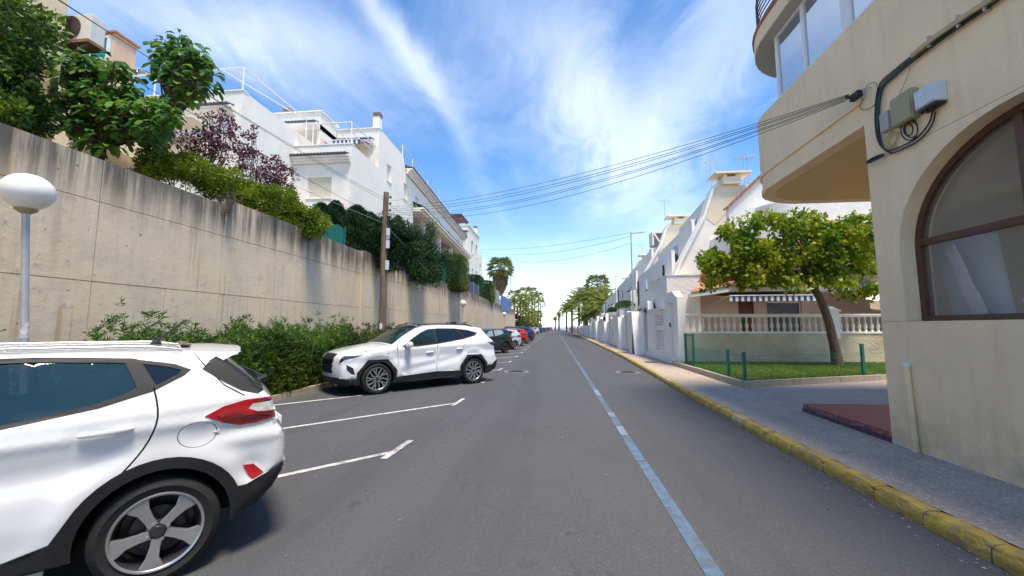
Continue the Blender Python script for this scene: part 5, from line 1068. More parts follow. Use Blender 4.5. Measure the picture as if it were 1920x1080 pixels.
net('net_fence', 'grey windbreak panel next to the blue tarpaulin', 'fence', 48.5, 54.6, 2.0, mat('grey_windbreak', (.32, .33, .31), .8, .1, 4))
# ---------------------------------------------------------------- cars
PAINT = mat('white_car_paint', (.74, .75, .77), .22, .015, 1.5, spec=.5, coat=1.0, obj=True)
TRIMBLK = mat('black_car_cladding', (.010, .0105, .012), .6, .15, 9, .15, 120, obj=True)
GLASS = mat('tinted_car_glass', (.010, .014, .018), .02, .1, 1.2, spec=.5, ior=1.5, obj=True)
GLASSG = mat('green_tinted_car_glass', (.012, .034, .034), .015, .2, 1.5, spec=.9, ior=1.6, obj=True, alpha=.72)
REARGL = mat('sky_reflecting_rear_glass', (.02, .03, .045), .02, .1, 1.2, spec=.6, ior=1.9, obj=True)
TYRE = mat('tyre_rubber', (.012, .012, .013), .85, .2, 12, .2, 60, obj=True)
ALLOY = mat('satin_alloy', (.42, .43, .45), .32, .08, 9, metal=.75, obj=True)
ALLOYD = mat('dark_alloy', (.055, .055, .06), .4, .15, 9, metal=.6, obj=True)
SEAM_ = mat('panel_gap', (.01, .01, .012), .9, .1, 9, obj=True)
TAIL = mat('red_tail_lamp', (.42, .004, .012), .08, .12, 14, spec=.9, coat=1, obj=True)
TAILD = mat('dark_red_tail_lamp', (.06, .003, .008), .1, .2, 14, spec=.9, coat=1, obj=True)
LENS = mat('clear_lamp_lens', (.55, .5, .5), .08, .15, 20, spec=.9, coat=1, obj=True)
HEAD = mat('smoked_head_lamp', (.03, .03, .035), .08, .3, 20, spec=.9, coat=1, obj=True)
PLATE = mat('number_plate_white', (.75, .75, .75), .4, .05, 20, obj=True)
def resample(pts, step):
    """Catmull-Rom through the outline; every point carries (x, z, rounding, crown)"""
    P = [np.array(p, float) for p in pts]; out = []
    for i in range(len(P) - 1):
        p0, p1, p2, p3 = P[max(i - 1, 0)], P[i], P[i + 1], P[min(i + 2, len(P) - 1)]; n = max(2, int(np.linalg.norm((p2 - p1)[:2]) / step))
        for k in range(n):
            s = k / n; out.append(.5 * (2 * p1 + (p2 - p0) * s + (2 * p0 - 5 * p1 + 4 * p2 - p3) * s * s + (3 * p1 - p0 - 3 * p2 + p3) * s ** 3))
    out.append(P[-1]); return np.array(out)
class Body:
    def __init__(s, outline, W, belt, tumble, wheels, ra, sill, L, step=.05, crease=None, plan=(.10, .08)):
        s.U = resample(outline, .035); s.W = W; s.belt = belt; s.tum = tumble; s.wheels = wheels; s.ra = ra; s.sill = sill; s.L = L; s.crease = crease; s.step = step; s.plan = plan
        d = np.gradient(s.U[:, :2], axis=0); s.T = d / np.linalg.norm(d, axis=1)[:, None]
        lo = [tuple(p) for p in s.U[:, :2]]
        for (cx, cz) in sorted(wheels, reverse=True):
            z0 = sill; h = math.sqrt(max(ra * ra - (cz - z0) ** 2, 0)); a0 = math.atan2(z0 - cz, h); n = 22
            if cx < L / 2: pass
            lo += [(cx + ra * math.cos(a), cz + ra * math.sin(a)) for a in [a0 + (math.pi - 2 * a0) * k / n for k in range(n + 1)]]
        s.poly = lo
    def Y(s, x, z):
        W = s.W; xf = max(0, (1.15 - x) / 1.15); xr = max(0, (x - (s.L - 1.05)) / 1.05)
        y = W - s.plan[0] * xf ** 2.2 - s.plan[1] * xr ** 2.2
        b = s.belt(x); k = z - b
        if k > 0: y -= s.tum * k * (1 + .35 * k) + .012 * (1 - math.exp(-k / .02))
        if z < .5: y -= (.5 - z) * .10
        if k < 0: y -= .020 * math.exp(-((z - (b - .26)) / .09) ** 2)          # hollow under the shoulder
        if s.crease: y += s.crease(x, z)
        D = s.U[:, :2] - (x, z); dd = np.hypot(D[:, 0], D[:, 1]); i = int(dd.argmin()); d = dd[i]; r = s.U[i, 2]
        if d < r: t = 1 - d / r; y -= r * .9 * (1 - math.sqrt(max(0, 1 - t * t)))
        return y
    def side_mesh(s, regions, gaps=()):
        """regions: list of (name, polygon, offset, material); later ones win. Returns {name: MB} for both sides"""
        polys = [s.poly] + [r[1] for r in regions]; V = []; E = []
        for P in polys:
            b = len(V); V += [Vector((float(p[0]), float(p[1]))) for p in P]; E += [(b + i, b + (i + 1) % len(P)) for i in range(len(P))]
        xs = np.arange(.0, s.L + .02, s.step); zs = np.arange(.2, 1.75, s.step)
        for i, x in enumerate(xs):
            for z in zs:
                zz = z + (s.step / 2 if i % 2 else 0)
                if inpoly(x, zz, s.poly): V.append(Vector((float(x), float(zz))))
        U = s.U
        for k in range(0, len(U)):                                                   # denser rows following the rounded rim
            nrm = np.array([s.T[k, 1], -s.T[k, 0]])
            for f_ in (.12, .3, .6):
                q = U[k, :2] + nrm * U[k, 2] * f_
                if inpoly(q[0], q[1], s.poly): V.append(Vector((float(q[0]), float(q[1]))))
        r = delaunay_2d_cdt(V, E, [], 0, 1e-4); vv, ff = r[0], r[2]; out = {}; ys = [None] * len(vv)
        for f in ff:
            cx = sum(vv[i].x for i in f) / 3; cz = sum(vv[i].y for i in f) / 3
            if not inpoly(cx, cz, s.poly): continue
            reg = 'body'
            for nm, P, off, m in regions:
                if inpoly(cx, cz, P): reg = nm
            out.setdefault(reg, []).append(tuple(f))
        for f in ff:
            for i in f:
                if ys[i] is None: ys[i] = s.Y(vv[i].x, vv[i].y)
        return vv, out, ys
def build_car(name, label, cat, spec, loc, ang, group=None):
    """spec: dict with body, regions, patch labels, wheels ..."""
    B = spec['body']; root = thing(name, label, cat, loc, ang); OX = spec['origin']
    if group: root['group'] = group
    regs = spec['regions']; vv, out, ys = B.side_mesh(regs); info = {r[0]: (r[2], r[3]) for r in regs}; info['body'] = (0, spec['paint']); parts = {}
    skirt_d = .035
    for nm, fs in out.items():
        off, m = info[nm]; pname = nm.split('#')[0]; used = sorted({i for f in fs for i in f}); mp = {i: k for k, i in enumerate(used)}
        cnt = {}
        for f in fs:
            for a in range(3):
                e = (f[a], f[(a + 1) % 3]); k = (min(e), max(e)); cnt[k] = cnt.get(k, 0) + 1
        sides = (-1, 1)
        for sd in sides:
            vs = [(vv[i].x - OX, sd * (ys[i] + off), vv[i].y) for i in used]; fl = [tuple(mp[i] for i in f) for f in fs]; n = len(vs)
            edge = sorted({i for k, c in cnt.items() if c == 1 for i in k}); em = {i: n + q for q, i in enumerate(edge)}
            dpt = skirt_d if off <= 0.001 else skirt_d + off
            if 'glass' in nm or 'gap' in nm: dpt = .01
            vs += [(vv[i].x - OX, sd * (ys[i] + off - dpt), vv[i].y) for i in edge]
            fl += [(mp[a], mp[b_], em[b_], em[a]) for (a, b_), c in cnt.items() if c == 1]
            mb = MB(); mb.add(vs, fl)
            pk = (m.name, nm if nm != 'body' else 'body')
            if nm == 'body' or nm.startswith('panel_gap') : parts.setdefault((pname, m), MB()).add(mb.v, mb.f)
            else: smooth_part(mb, pname, m, root)
    # top and end surfaces between the two sides
    U, T = B.U, B.T; n = len(U); K = 20; ts = [math.sin(math.pi / 2 * (2 * j / K - 1)) * .35 + (2 * j / K - 1) * .65 for j in range(K + 1)]
    Ye = [B.Y(U[i, 0], U[i, 1]) for i in range(n)]; grid = []
    for i in range(n):
        nx, nz = -T[i, 1], T[i, 0]; cr = U[i, 3]; row = []
        for t in ts:
            b_ = cr * (1 - abs(t) ** 2.6); row.append((U[i, 0] + nx * b_ - OX, t * Ye[i], U[i, 1] + nz * b_))
        grid.append(row)
    pl = {}
    for i in range(n - 1):
        for j in range(K):
            t = (ts[j] + ts[j + 1]) / 2; x = (U[i, 0] + U[i + 1, 0]) / 2; z = (U[i, 1] + U[i + 1, 1]) / 2
            pl.setdefault(spec['patch'](x, z, t, i / (n - 1)), []).append((i, j))
    for (pname, m), cells in pl.items():
        ids = {}; mb = MB(); V_, F_ = [], []
        for i, j in cells:
            q = []
            for a, c in ((i, j), (i + 1, j), (i + 1, j + 1), (i, j + 1)):
                if (a, c) not in ids: ids[(a, c)] = len(V_); V_.append(grid[a][c])
                q.append(ids[(a, c)])
            F_.append(tuple(q))
        if pname == 'body': parts.setdefault(('body', m), MB()).add(V_, F_)
        else: mb.add(V_, F_); smooth_part(mb, pname, m, root)
    for (pname, m), mb in parts.items(): smooth_part(mb, pname, m, root)
    # dark tub closing the underside and the wheel wells
    tub = MB(); L = B.L; fx, rx = sorted(w[0] for w in B.wheels); wz = B.wheels[0][1]; ra = B.ra
    tub.bx((.35 - OX, -.50, .24), (L - .35 - OX, .50, .62)); tub.bx((fx + ra - OX, -B.W + .06, .26), (rx - ra - OX, B.W - .06, .60))
    for cx in (fx, rx):
        for sd in (-1, 1):
            a = [(cx - OX + (ra + .01) * math.cos(q), (ra + .01) * math.sin(q) + wz) for q in [math.pi * k / 16 for k in range(17)]]
            tub.add([(x, sd * (B.W - .035), z) for x, z in a] + [(x, sd * .5, z) for x, z in a], [(k, k + 1, 18 + k, 17 + k) for k in range(16)])
    tub.build('underbody', SEAM_, root)
    for (cx, cz) in B.wheels:
        for sd in (-1, 1):
            w = spec['wheel'].get('src')
            if w is None: w = make_wheel(spec['wheel'], root); spec['wheel']['src'] = w; o = w
            else: o = copy_wheel(w, root)
            o.location = (cx - OX, sd * (B.W - .025), spec['wheel']['R']); o.rotation_euler = (0, spec['wheel'].get('phase', 0) + (.5 if cx < 2 else 0), 0 if sd < 0 else math.pi)
    spec['extra'](root, B, OX)
    return root
def smooth_part(mb, pname, m, root, ang=38):
    import bmesh
    me = bpy.data.meshes.new(pname); me.from_pydata(mb.v, [], mb.f); bm = bmesh.new(); bm.from_mesh(me); bmesh.ops.remove_doubles(bm, verts=bm.verts, dist=.0006); bmesh.ops.recalc_face_normals(bm, faces=bm.faces); bm.to_mesh(me); bm.free()
    me.shade_smooth(); me.set_sharp_from_angle(angle=R(ang)); return link(pname, me, m, root)
def make_wheel(s, root):
    """outer face towards -y; axis y"""
    w = empty('wheel', (0, 0, 0), 0, root); Rt, Rr, wd = s['R'], s['rim'], s.get('w', .2)
    MB().lathe([(Rr - .004, .0), (Rr + .012, -.004), (Rr + .03, -.012), (Rt - .045, -.018), (Rt - .012, .004), (Rt, .035), (Rt, wd - .035), (Rt - .012, wd), (Rr, wd)], 56, axis='y', cap=False).build('tyre', TYRE, w, True, ang=50)
    t = MB()
    for k in range(56): a = 2 * math.pi * k / 56; t.box((0, 0, 0), (0, 0, 0)) if False else None
    MB().lathe([(Rr + .002, -.006), (Rr - .008, -.010), (Rr - .020, .0), (Rr - .028, .035), (Rr - .05, .13), (.06, .14), (.001, .14)], 48, axis='y', cap=False).build('barrel', ALLOYD, w, True, ang=40)
    MB().lathe([(Rr + .003, -.003), (Rr - .002, -.012), (Rr - .012, -.011), (Rr - .017, -.001)], 56, axis='y', cap=False).build('rim', ALLOY, w, True, ang=60)
    b = MB(); bk = MB(); N = s['n']
    for k in range(N):
        a = 2 * math.pi * k / N; ca, sa = math.cos(a), math.sin(a)
        for P in s['spokes']:
            b.prism(P, lambda u, v, d: (u * ca - v * sa, d + (.012 * (1 - u / Rr)), u * sa + v * ca), -.004, .022)
        for P in s.get('dark', []): bk.prism(P, lambda u, v, d: (u * ca - v * sa, d + (.012 * (1 - u / Rr)), u * sa + v * ca), .006, .045)
    b.build('spokes', ALLOY, w, bevel=.0025)
    if s.get('dark'): bk.build('spoke_inserts', ALLOYD, w)
    h = MB().lathe([(.001, -.001), (.030, -.002), (.034, .004), (.062, .010), (.066, .03)], 24, axis='y', cap=False); h.build('hub_cap', ALLOYD, w, True, ang=30)
    nb = MB()
    for k in range(s.get('nuts', 5)): a = 2 * math.pi * (k + .5) / s.get('nuts', 5); nb.lathe([(.001, -.006), (.010, -.005), (.012, .01)], 8, (.052 * math.cos(a), .004, .052 * math.sin(a)), 'y', False)
    nb.build('nut', ALLOY, w)
    MB().lathe([(.001, .06), (.12, .06), (.135, .065), (.135, .09)], 24, axis='y', cap=False).build('brake_disc', mat('brake_disc_steel', (.05, .042, .04), .5, .2, 20, metal=.6, obj=True), w)
    return w
def copy_wheel(w, root):
    o = w.copy(); COL.objects.link(o); o.parent = root
    for c in w.children: d = c.copy(); COL.objects.link(d); d.parent = o
    return o
def blob(parent, name, m, c, d, segs=12, taper=None, rot=(0, 0, 0)):
    """rounded body, ellipsoid-like with flattened sides"""
    b = MB(); rings = 10
    prof = []
    for k in range(rings + 1):
        a = -math.pi / 2 + math.pi * k / rings; prof.append((max(abs(math.cos(a)) ** .55, .001), math.copysign(abs(math.sin(a)) ** .75, math.sin(a))))
    b.lathe(prof, 20); b.v = [(x * d[0], y * d[1], z * d[2]) for x, y, z in b.v]
    if taper: b.v = [(x, y * (1 - taper * x / d[0]), z * (1 - taper * x / d[0])) for x, y, z in b.v]
    return b.build(name, m, parent, True, loc=c, rot=rot, ang=60)
def arcp(cx, cz, r, a0, a1, n=14, sq=1.0): return [(cx + r * math.cos(R(a0 + (a1 - a0) * k / n)), cz + r * sq * math.sin(R(a0 + (a1 - a0) * k / n))) for k in range(n + 1)]
def thick(line, w):
    L_, Rr = [], []
    for i, p in enumerate(line):
        a, c = line[max(i - 1, 0)], line[min(i + 1, len(line) - 1)]; dx, dz = c[0] - a[0], c[1] - a[1]; l = math.hypot(dx, dz); L_.append((p[0] - dz / l * w / 2, p[1] + dx / l * w / 2)); Rr.append((p[0] + dz / l * w / 2, p[1] - dx / l * w / 2))
    return L_ + Rr[::-1]
TH47 = R(47); UDIR = Vector((math.cos(TH47), math.sin(TH47), 0)); NDIR = Vector((math.sin(TH47), -math.cos(TH47), 0))

# --- small crossover hatchback, nearest
rw = (3.31, .325); fw = (.82, .325); W1 = .875
out1 = [(.10, .27, .10, .10), (.02, .45, .14, .18), (.03, .66, .16, .2), (.14, .80, .14, .15), (.5, .90, .12, .06), (.95, .985, .10, .04), (1.15, 1.02, .06, .04), (1.5, 1.21, .05, .07), (1.86, 1.36, .05, .045), (2.25, 1.405, .06, .03), (2.8, 1.412, .06, .03), (3.2, 1.405, .05, .03),
        (3.44, 1.385, .04, .03), (3.56, 1.36, .03, .04), (3.70, 1.25, .03, .05), (3.84, 1.11, .04, .05), (3.90, 1.04, .07, .05), (3.925, .95, .09, .05), (3.95, .86, .10, .05), (3.99, .80, .12, .05), (4.02, .72, .14, .05), (4.02, .60, .14, .05), (3.99, .47, .13, .06), (3.90, .36, .10, .06), (3.76, .29, .08, .05)]
bl1 = lambda x: 1.00 + .058 * (x - 2.3) if x > 1.2 else .95
def cr1(x, z):
    y = 0; zc = .93 + .028 * (x - 2.5)
    y += .013 * math.exp(-((z - zc) / .026) ** 2) * (1 if x > 1 else 0)
    if x > 3.45: y += .028 * math.exp(-((z - (.80 - .0 * x)) / .05) ** 2) * min(1, (x - 3.45) / .25)             # bumper shelf line
    y -= .03 * math.exp(-(((x - 3.78) / .10) ** 2 + ((z - .57) / .10) ** 2))
    d = math.hypot(x - rw[0], z - rw[1]); y += .018 * math.exp(-((d - .46) / .07) ** 2)
    y -= .018 * math.exp(-((z - .50) / .05) ** 2) * (1 if 1.4 < x < 2.6 else 0)
    y -= .022 * math.exp(-((x - 3.02) / .085) ** 4 - ((z - .945) / .030) ** 2) + .022 * math.exp(-((x - 2.01) / .085) ** 4 - ((z - .89) / .030) ** 2)
    return y
b1 = Body(out1, W1, bl1, .40, [fw, rw], .365, .27, 4.07, .032, cr1, (.16, .085))
front_s = lambda pts: [(p[0], p[1]) for p in pts]
capr = [(3.47 + .105 * math.cos(a), .872 + .083 * math.sin(a)) for a in [2 * math.pi * k / 22 for k in range(22)]]
gap_d = [(p[0], p[1]) for p in resample([(3.235, 1.185, 0, 0), (3.262, 1.06, 0, 0), (3.258, .96, 0, 0), (3.21, .83, 0, 0), (3.11, .69, 0, 0), (2.98, .53, 0, 0), (2.86, .39, 0, 0)], .035)]
regs1 = [
    ('window_frame', [(1.42, 1.0), (1.75, 1.22), (2.0, 1.34), (2.25, 1.388), (2.7, 1.395), (3.12, 1.372), (3.33, 1.325), (3.415, 1.285), (3.38, 1.25), (3.23, 1.165), (3.0, 1.095), (2.65, 1.035), (2.3, .995), (1.8, .965)], .002, TRIMBLK),
    ('door_glass', [(1.56, 1.01), (1.83, 1.235), (2.02, 1.325), (2.24, 1.355), (2.24, 1.015), (1.85, .99)], -.006, GLASSG),
    ('door_glass#2', [(2.36, 1.025), (2.36, 1.365), (2.7, 1.370), (3.09, 1.345), (3.155, 1.195), (3.10, 1.16), (2.95, 1.11), (2.65, 1.055)], -.006, GLASSG),
    ('quarter_glass', [(3.17, 1.335), (3.30, 1.31), (3.365, 1.285), (3.35, 1.262), (3.245, 1.20)], -.004, GLASS),
    ('panel_gap', thick(gap_d, .010), -.006, SEAM_), ('panel_gap#2', thick([(3.42, 1.40), (3.50, 1.29), (3.60, 1.17), (3.72, 1.09)], .007), -.006, SEAM_),
    ('panel_gap#3', thick([(2.27, .98), (2.29, .7), (2.27, .40)], .008), -.006, SEAM_), ('panel_gap#4', thick([(1.30, .98), (1.27, .7), (1.24, .45)], .008), -.006, SEAM_),
    ('fuel_cap', capr, -.010, SEAM_), ('fuel_cap#2', [(3.47 + (x - 3.47) * .955, .872 + (z - .872) * .955) for x, z in capr], .001, PAINT),
    ('rear_glass_trim', [(3.475, 1.285), (3.52, 1.345), (3.60, 1.40), (3.75, 1.30), (3.90, 1.13), (3.80, 1.095), (3.70, 1.125), (3.60, 1.19)], .003, TRIMBLK),
    ('wheel_arch_trim', arcp(rw[0], rw[1], .34, 205, -25, 20) + arcp(rw[0], rw[1], .432, -12, 156, 20) + [(2.86, .40), (2.70, .355), (2.0, .345), (1.4, .35), (1.4, .25), (2.95, .25)], .010, TRIMBLK),
    ('wheel_arch_trim#2', arcp(fw[0], fw[1], .34, 205, -25, 20) + arcp(fw[0], fw[1], .432, -12, 192, 20), .010, TRIMBLK),
    ('lower_bumper', arcp(rw[0], rw[1], .43, -12, 22, 6) + [(3.76, .485), (3.90, .535), (4.02, .575), (4.2, .60), (4.2, .2), (3.6, .2)], .006, TRIMBLK),
    ('reflector', [(3.735, .615), (3.80, .605), (3.865, .535), (3.80, .505), (3.775, .53)], .006, TAIL),
    ('tail_lamp', [(3.50, .985), (3.60, 1.035), (3.72, 1.062), (3.85, 1.065), (4.1, 1.05), (4.1, .90), (3.90, .905), (3.80, .893), (3.70, .892), (3.60, .925)], .010, TAIL),
    ('reversing_lens', [(3.77, 1.03), (3.90, 1.035), (4.1, 1.03), (4.1, .985), (3.90, .965), (3.80, .975), (3.745, 1.0)], .012, LENS),
    ('lamp_facet', [(3.56, .985), (3.68, 1.0), (3.76, .955), (3.90, .925), (3.88, .91), (3.72, .905), (3.62, .935)], .0115, mat('deep_red_lamp_facet', (.22, .002, .008), .1, .1, 14, spec=.9, coat=1, obj=True)),
    ('head_lamp', [(.0, .72), (.3, .86), (.62, .92), (.5, .80), (.2, .68), (.0, .62)], .003, LENS),
]
def patch1(x, z, t, s):
    a = abs(t)
    if x > 3.40:
        if z > 1.385: return ('body', PAINT)
        if z > 1.115 and a < .95: return ('rear_glass', REARGL)
        if z > 1.10: return ('rear_glass_trim', TRIMBLK)
        if .90 < z < 1.055 and a > .70: return ('tail_lamp', TAIL)
        if z < .50: return ('lower_bumper', TRIMBLK)
        return ('body', PAINT)
    if 1.15 < x < 1.88 and z > 1.02 and a < .93: return ('windscreen', GLASS)
    if x < .2 and z < .42: return ('lower_bumper', TRIMBLK)
    if x < .2 and .44 < z < .70 and a < .6: return ('grille', TRIMBLK)
    return ('body', PAINT)
SEATM = mat('dark_seat_cloth', (.03, .03, .033), .9, .2, 12, obj=True)
def seats(root, OX, xs, y, z):
    for x in xs:
        for sd in (-1, 1):
            s_ = empty('seat', (x - OX, sd * y, z), 0, root); blob(s_, 'backrest', SEATM, (0, 0, 0), (.10, .24, .33), rot=(0, .2, 0)); blob(s_, 'headrest', SEATM, (.08, 0, .42), (.055, .13, .09)); blob(s_, 'cushion', SEATM, (-.25, 0, -.25), (.28, .24, .09))
def extra1(root, B, OX):
    W = MB()
    # roof spoiler: wedge across the tailgate with side blades
    m = MB(); secs = []
    for t in np.linspace(-1, 1, 13):
        hw = .60; y = t * hw; dz = -.03 * t * t * 1.2; xe = 3.745 - .05 * abs(t) ** 3
        secs.append([(3.36, y, 1.415 + .022 * (1 - t * t) + dz * .2), (3.56, y, 1.408 + .024 * (1 - t * t) + dz * .3), (xe, y, 1.392 + .024 * (1 - t * t) + dz * .3), (xe - .005, y, 1.376 + .024 * (1 - t * t) + dz * .3), (3.58, y, 1.35 + .03 * (1 - t * t)), (3.40, y, 1.38)])
    vs = [(p[0] - OX, p[1], p[2]) for s_ in secs for p in s_]; fs = [(i * 6 + k, i * 6 + (k + 1) % 6, (i + 1) * 6 + (k + 1) % 6, (i + 1) * 6 + k) for i in range(12) for k in range(6)] + [(0, 1, 2, 3, 4, 5), (77, 76, 75, 74, 73, 72)]
    m.add(vs, fs)
    m.build('spoiler', PAINT, root, True, ang=40)
    for sd in (-1, 1):
        q = MB(); P = [(3.42, 1.405), (3.70, 1.394), (3.665, 1.375), (3.60, 1.34), (3.53, 1.275), (3.46, 1.335)]
        q.prism(P, lambda u, v, d: (u - OX, sd * (B.Y(min(u, 3.5), min(v, 1.36)) - .018 - d * 1 - max(0, v - 1.34) * .25), v), 0, .03); q.build('spoiler_blade', PAINT, root)
        r = MB(); pts = []
        for k in range(15):
            x = 1.95 + (3.38 - 1.95) * k / 14; e = min(1, k / 1.6, (14 - k) / 1.6); pts.append((x - OX, sd * (.585 - .015 * (x - 2.6) ** 2), 1.412 + .028 * e - .01 * (x - 2.6) ** 2 * 1.0))
        r.tube(pts, .013, 8); r.build('roof_rail', ALLOY, root, True, ang=60)
        # door handles
        for hx, hz in ((3.045, .962), (2.03, .905)):
            y = B.Y(hx + .14, hz); blob(root, 'door_handle', PAINT, (hx - OX, sd * (y + .014), hz), (.122, .020, .017), rot=(0, -.05, 0))
    
    MB().prism([(3.555, .872), (3.585, .882), (3.585, .862)], lambda u, v, d: (u - OX, -(B.Y(u, v) + d), v), .0, .008).build('cap_notch', PAINT, root)
    ant = MB(); ant.lathe([(.035, 1.432), (.03, 1.455), (.012, 1.467)], 12, (3.0 - OX + .22, 0, 0)); ant.tube([(3.22 - OX, 0, 1.46), (3.33 - OX, 0, 1.565), (3.40 - OX, 0, 1.63)], [.010, .009, .007], 8); ant.build('aerial', BLACK, root)
    wp = MB(); wp.tube([(3.93 - OX, 0, 1.10), (3.99 - OX, 0, 1.13)], .03, 8); wp.beam((3.96 - OX, 0, 1.13), (3.80 - OX, .28, 1.22), .02, .02); wp.build('rear_wiper', BLACK, root)
    MB().bx((4.055 - OX, -.26, .70), (4.075 - OX, .26, .81)).build('number_plate', PLATE, root)
    MB().bx((3.25 - OX + .1, -.45, 1.436), (3.42 - OX, .45, 1.443)).build('roof_marker', mat('brown_roof_panel', (.12, .085, .06), .25, .1, 5, coat=1, obj=True), root)
    for sd in (-1, 1): blob(root, 'wing_mirror', PAINT, (1.55 - OX, sd * (W1 + .12), 1.02), (.075, .12, .075))
    m = MB(); m.bx((1.35 - OX, -W1 + .02, .235), (2.85 - OX, -W1 + .05, .262)); m.build('sill_strip', ALLOY, root)
    seats(root, OX, (2.05, 2.98), .34, .72)
sp5 = [[(.040, -.026), (.09, -.030), (.15, -.044), (.185, -.062), (.214, -.078), (.224, -.050), (.228, .0), (.222, .046), (.19, .040), (.15, .020), (.09, .020), (.040, .028)]]
hatch = dict(body=b1, origin=3.31, paint=PAINT, regions=regs1, patch=patch1, extra=extra1,
             wheel=dict(R=.316, rim=.228, w=.2, n=5, spokes=sp5, phase=R(20), nuts=4))
loc1 = Vector((-2.44, 2.35, 0)) - NDIR * (W1 - .025)
near = build_car('parked_car', 'white hatchback with black arch trim and red tail lamp, nearest car at lower left', 'car', hatch, loc1, TH47)

# --- larger white suv
rw2 = (3.645, .36); fw2 = (.89, .36); W2 = .925
out2 = [(.24, .24, .08, .04), (.11, .36, .12, .07), (.08, .55, .14, .08), (.09, .76, .14, .08), (.14, .88, .12, .07), (.32, .965, .12, .06), (.7, 1.045, .12, .06), (1.1, 1.11, .09, .05), (1.27, 1.14, .05, .04), (1.62, 1.35, .045, .08), (2.0, 1.535, .05, .07), (2.3, 1.60, .06, .05), (2.8, 1.625, .06, .05), (3.4, 1.61, .06, .05),
        (3.75, 1.57, .05, .05), (3.99, 1.53, .03, .05), (4.02, 1.50, .03, .05), (4.20, 1.30, .04, .06), (4.38, 1.15, .06, .06), (4.44, 1.02, .09, .06), (4.47, .88, .11, .06), (4.50, .74, .12, .06), (4.56, .64, .12, .06), (4.56, .50, .12, .06), (4.48, .36, .10, .06), (4.25, .27, .08, .05)]
bl2 = lambda x: 1.055 + .038 * (x - 1.5) if x < 3.4 else 1.13 + .05 * (x - 3.4)
def cr2(x, z):
    y = 0; y += .014 * math.exp(-((z - (1.02 + .03 * (x - 1.5))) / .025) ** 2) * (1 if x > .6 else 0)
    for w in (fw2, rw2):
        d = math.hypot(x - w[0], z - w[1]); y += .022 * math.exp(-((d - .56) / .08) ** 2)
    zz = .50 + (x - 1.6) * .17; y -= .022 * math.exp(-((z - zz) / .07) ** 2) * (1 if 1.45 < x < 3.2 else 0)
    return y
b2 = Body(out2, W2, bl2, .36, [fw2, rw2], .40, .25, 4.63, .055, cr2, (.17, .10))
def octo(c, r, a0=195, a1=-15): return [(c[0] + r * q * math.cos(R(a)), c[1] + r * q * math.sin(R(a))) for a, q in zip([a0, 160, 118, 62, 22, a1], (1, 1.02, 1.03, 1.03, 1.02, 1))]
gl_all = [(1.47, 1.075), (1.80, 1.29), (2.05, 1.43), (2.28, 1.515), (2.6, 1.535), (3.1, 1.53), (3.5, 1.485), (3.82, 1.405), (3.70, 1.325), (3.30, 1.235), (2.47, 1.125), (1.9, 1.075)]
regs2 = [
    ('window_frame', gl_all, .001, TRIMBLK),
    ('door_glass', [(1.58, 1.095), (1.84, 1.285), (2.08, 1.415), (2.28, 1.492), (2.42, 1.508), (2.44, 1.145), (1.95, 1.10)], -.006, GLASSG),
    ('door_glass#2', [(2.50, 1.152), (2.49, 1.512), (3.08, 1.508), (3.26, 1.36), (3.33, 1.27), (2.9, 1.20)], -.006, GLASS),
    ('quarter_glass', [(3.16, 1.502), (3.45, 1.468), (3.72, 1.40), (3.66, 1.34), (3.40, 1.285), (3.31, 1.37)], -.005, GLASS),
    ('panel_gap', thick([(1.36, 1.10), (1.39, .8), (1.38, .42)], .008), -.006, SEAM_), ('panel_gap#2', thick([(2.47, 1.11), (2.48, .8), (2.46, .42)], .009), -.006, SEAM_),
    ('panel_gap#3', thick([(3.36, 1.235), (3.34, 1.1), (3.24, .88), (3.17, .7)], .007), -.006, SEAM_),
    ('panel_gap#4', thick([(.42, .98), (.9, 1.04), (1.3, 1.10)], .006), -.005, SEAM_),
    ('sill_cladding', [(1.2, .25), (1.35, .37), (1.6, .385), (2.47, .43), (3.16, .40), (3.3, .25)], .008, TRIMBLK),
    ('wheel_arch_trim', arcp(fw2[0], fw2[1], .375, 205, -25, 20) + octo(fw2, .49)[::-1], .014, TRIMBLK), ('wheel_arch_trim#2', arcp(rw2[0], rw2[1], .375, 205, -25, 20) + octo(rw2, .49)[::-1], .014, TRIMBLK),
    ('lower_bumper', [(4.14, .50), (4.28, .49), (4.45, .60), (4.7, .69), (4.7, .2), (4.0, .2)], .008, TRIMBLK), ('lower_bumper#2', [(-.1, .44), (.2, .40), (.42, .40), (.50, .2), (-.1, .2)], .008, TRIMBLK),
    ('head_lamp', [(-.1, .90), (.1, .905), (.35, .915), (.56, .925), (.36, .865), (.17, .82), (.08, .74), (-.1, .72)], -.002, HEAD),
    ('fog_lamp_recess', [(.20, .72), (.34, .64), (.38, .49), (.30, .505), (.21, .60)], -.008, TRIMBLK),
    ('tail_lamp', [(4.10, 1.135), (4.30, 1.15), (4.7, 1.17), (4.7, 1.0), (4.40, 1.02), (4.25, 1.07)], .004, TAILD),
]
def patch2(x, z, t, s):
    a = abs(t)
    if x > 3.9:
        if z > 1.52: return ('body', PAINT)
        if z > 1.19 and a < .93: return ('rear_glass', GLASS)
        if 1.0 < z < 1.13: return ('tail_lamp', TAILD)
        if z < .56: return ('lower_bumper', TRIMBLK)
        return ('body', PAINT)
    if 1.27 < x < 2.06 and z > 1.14 and a < .93: return ('windscreen', GLASSG)
    if 2.10 < x < 3.6 and z > 1.5 and a < .86: return ('roof_glass', GLASS)
    if x < .34 and .50 < z < .90 and a < .60: return ('grille', TRIMBLK)
    if x < .3 and z < .42: return ('lower_bumper', TRIMBLK)
    return ('body', PAINT)
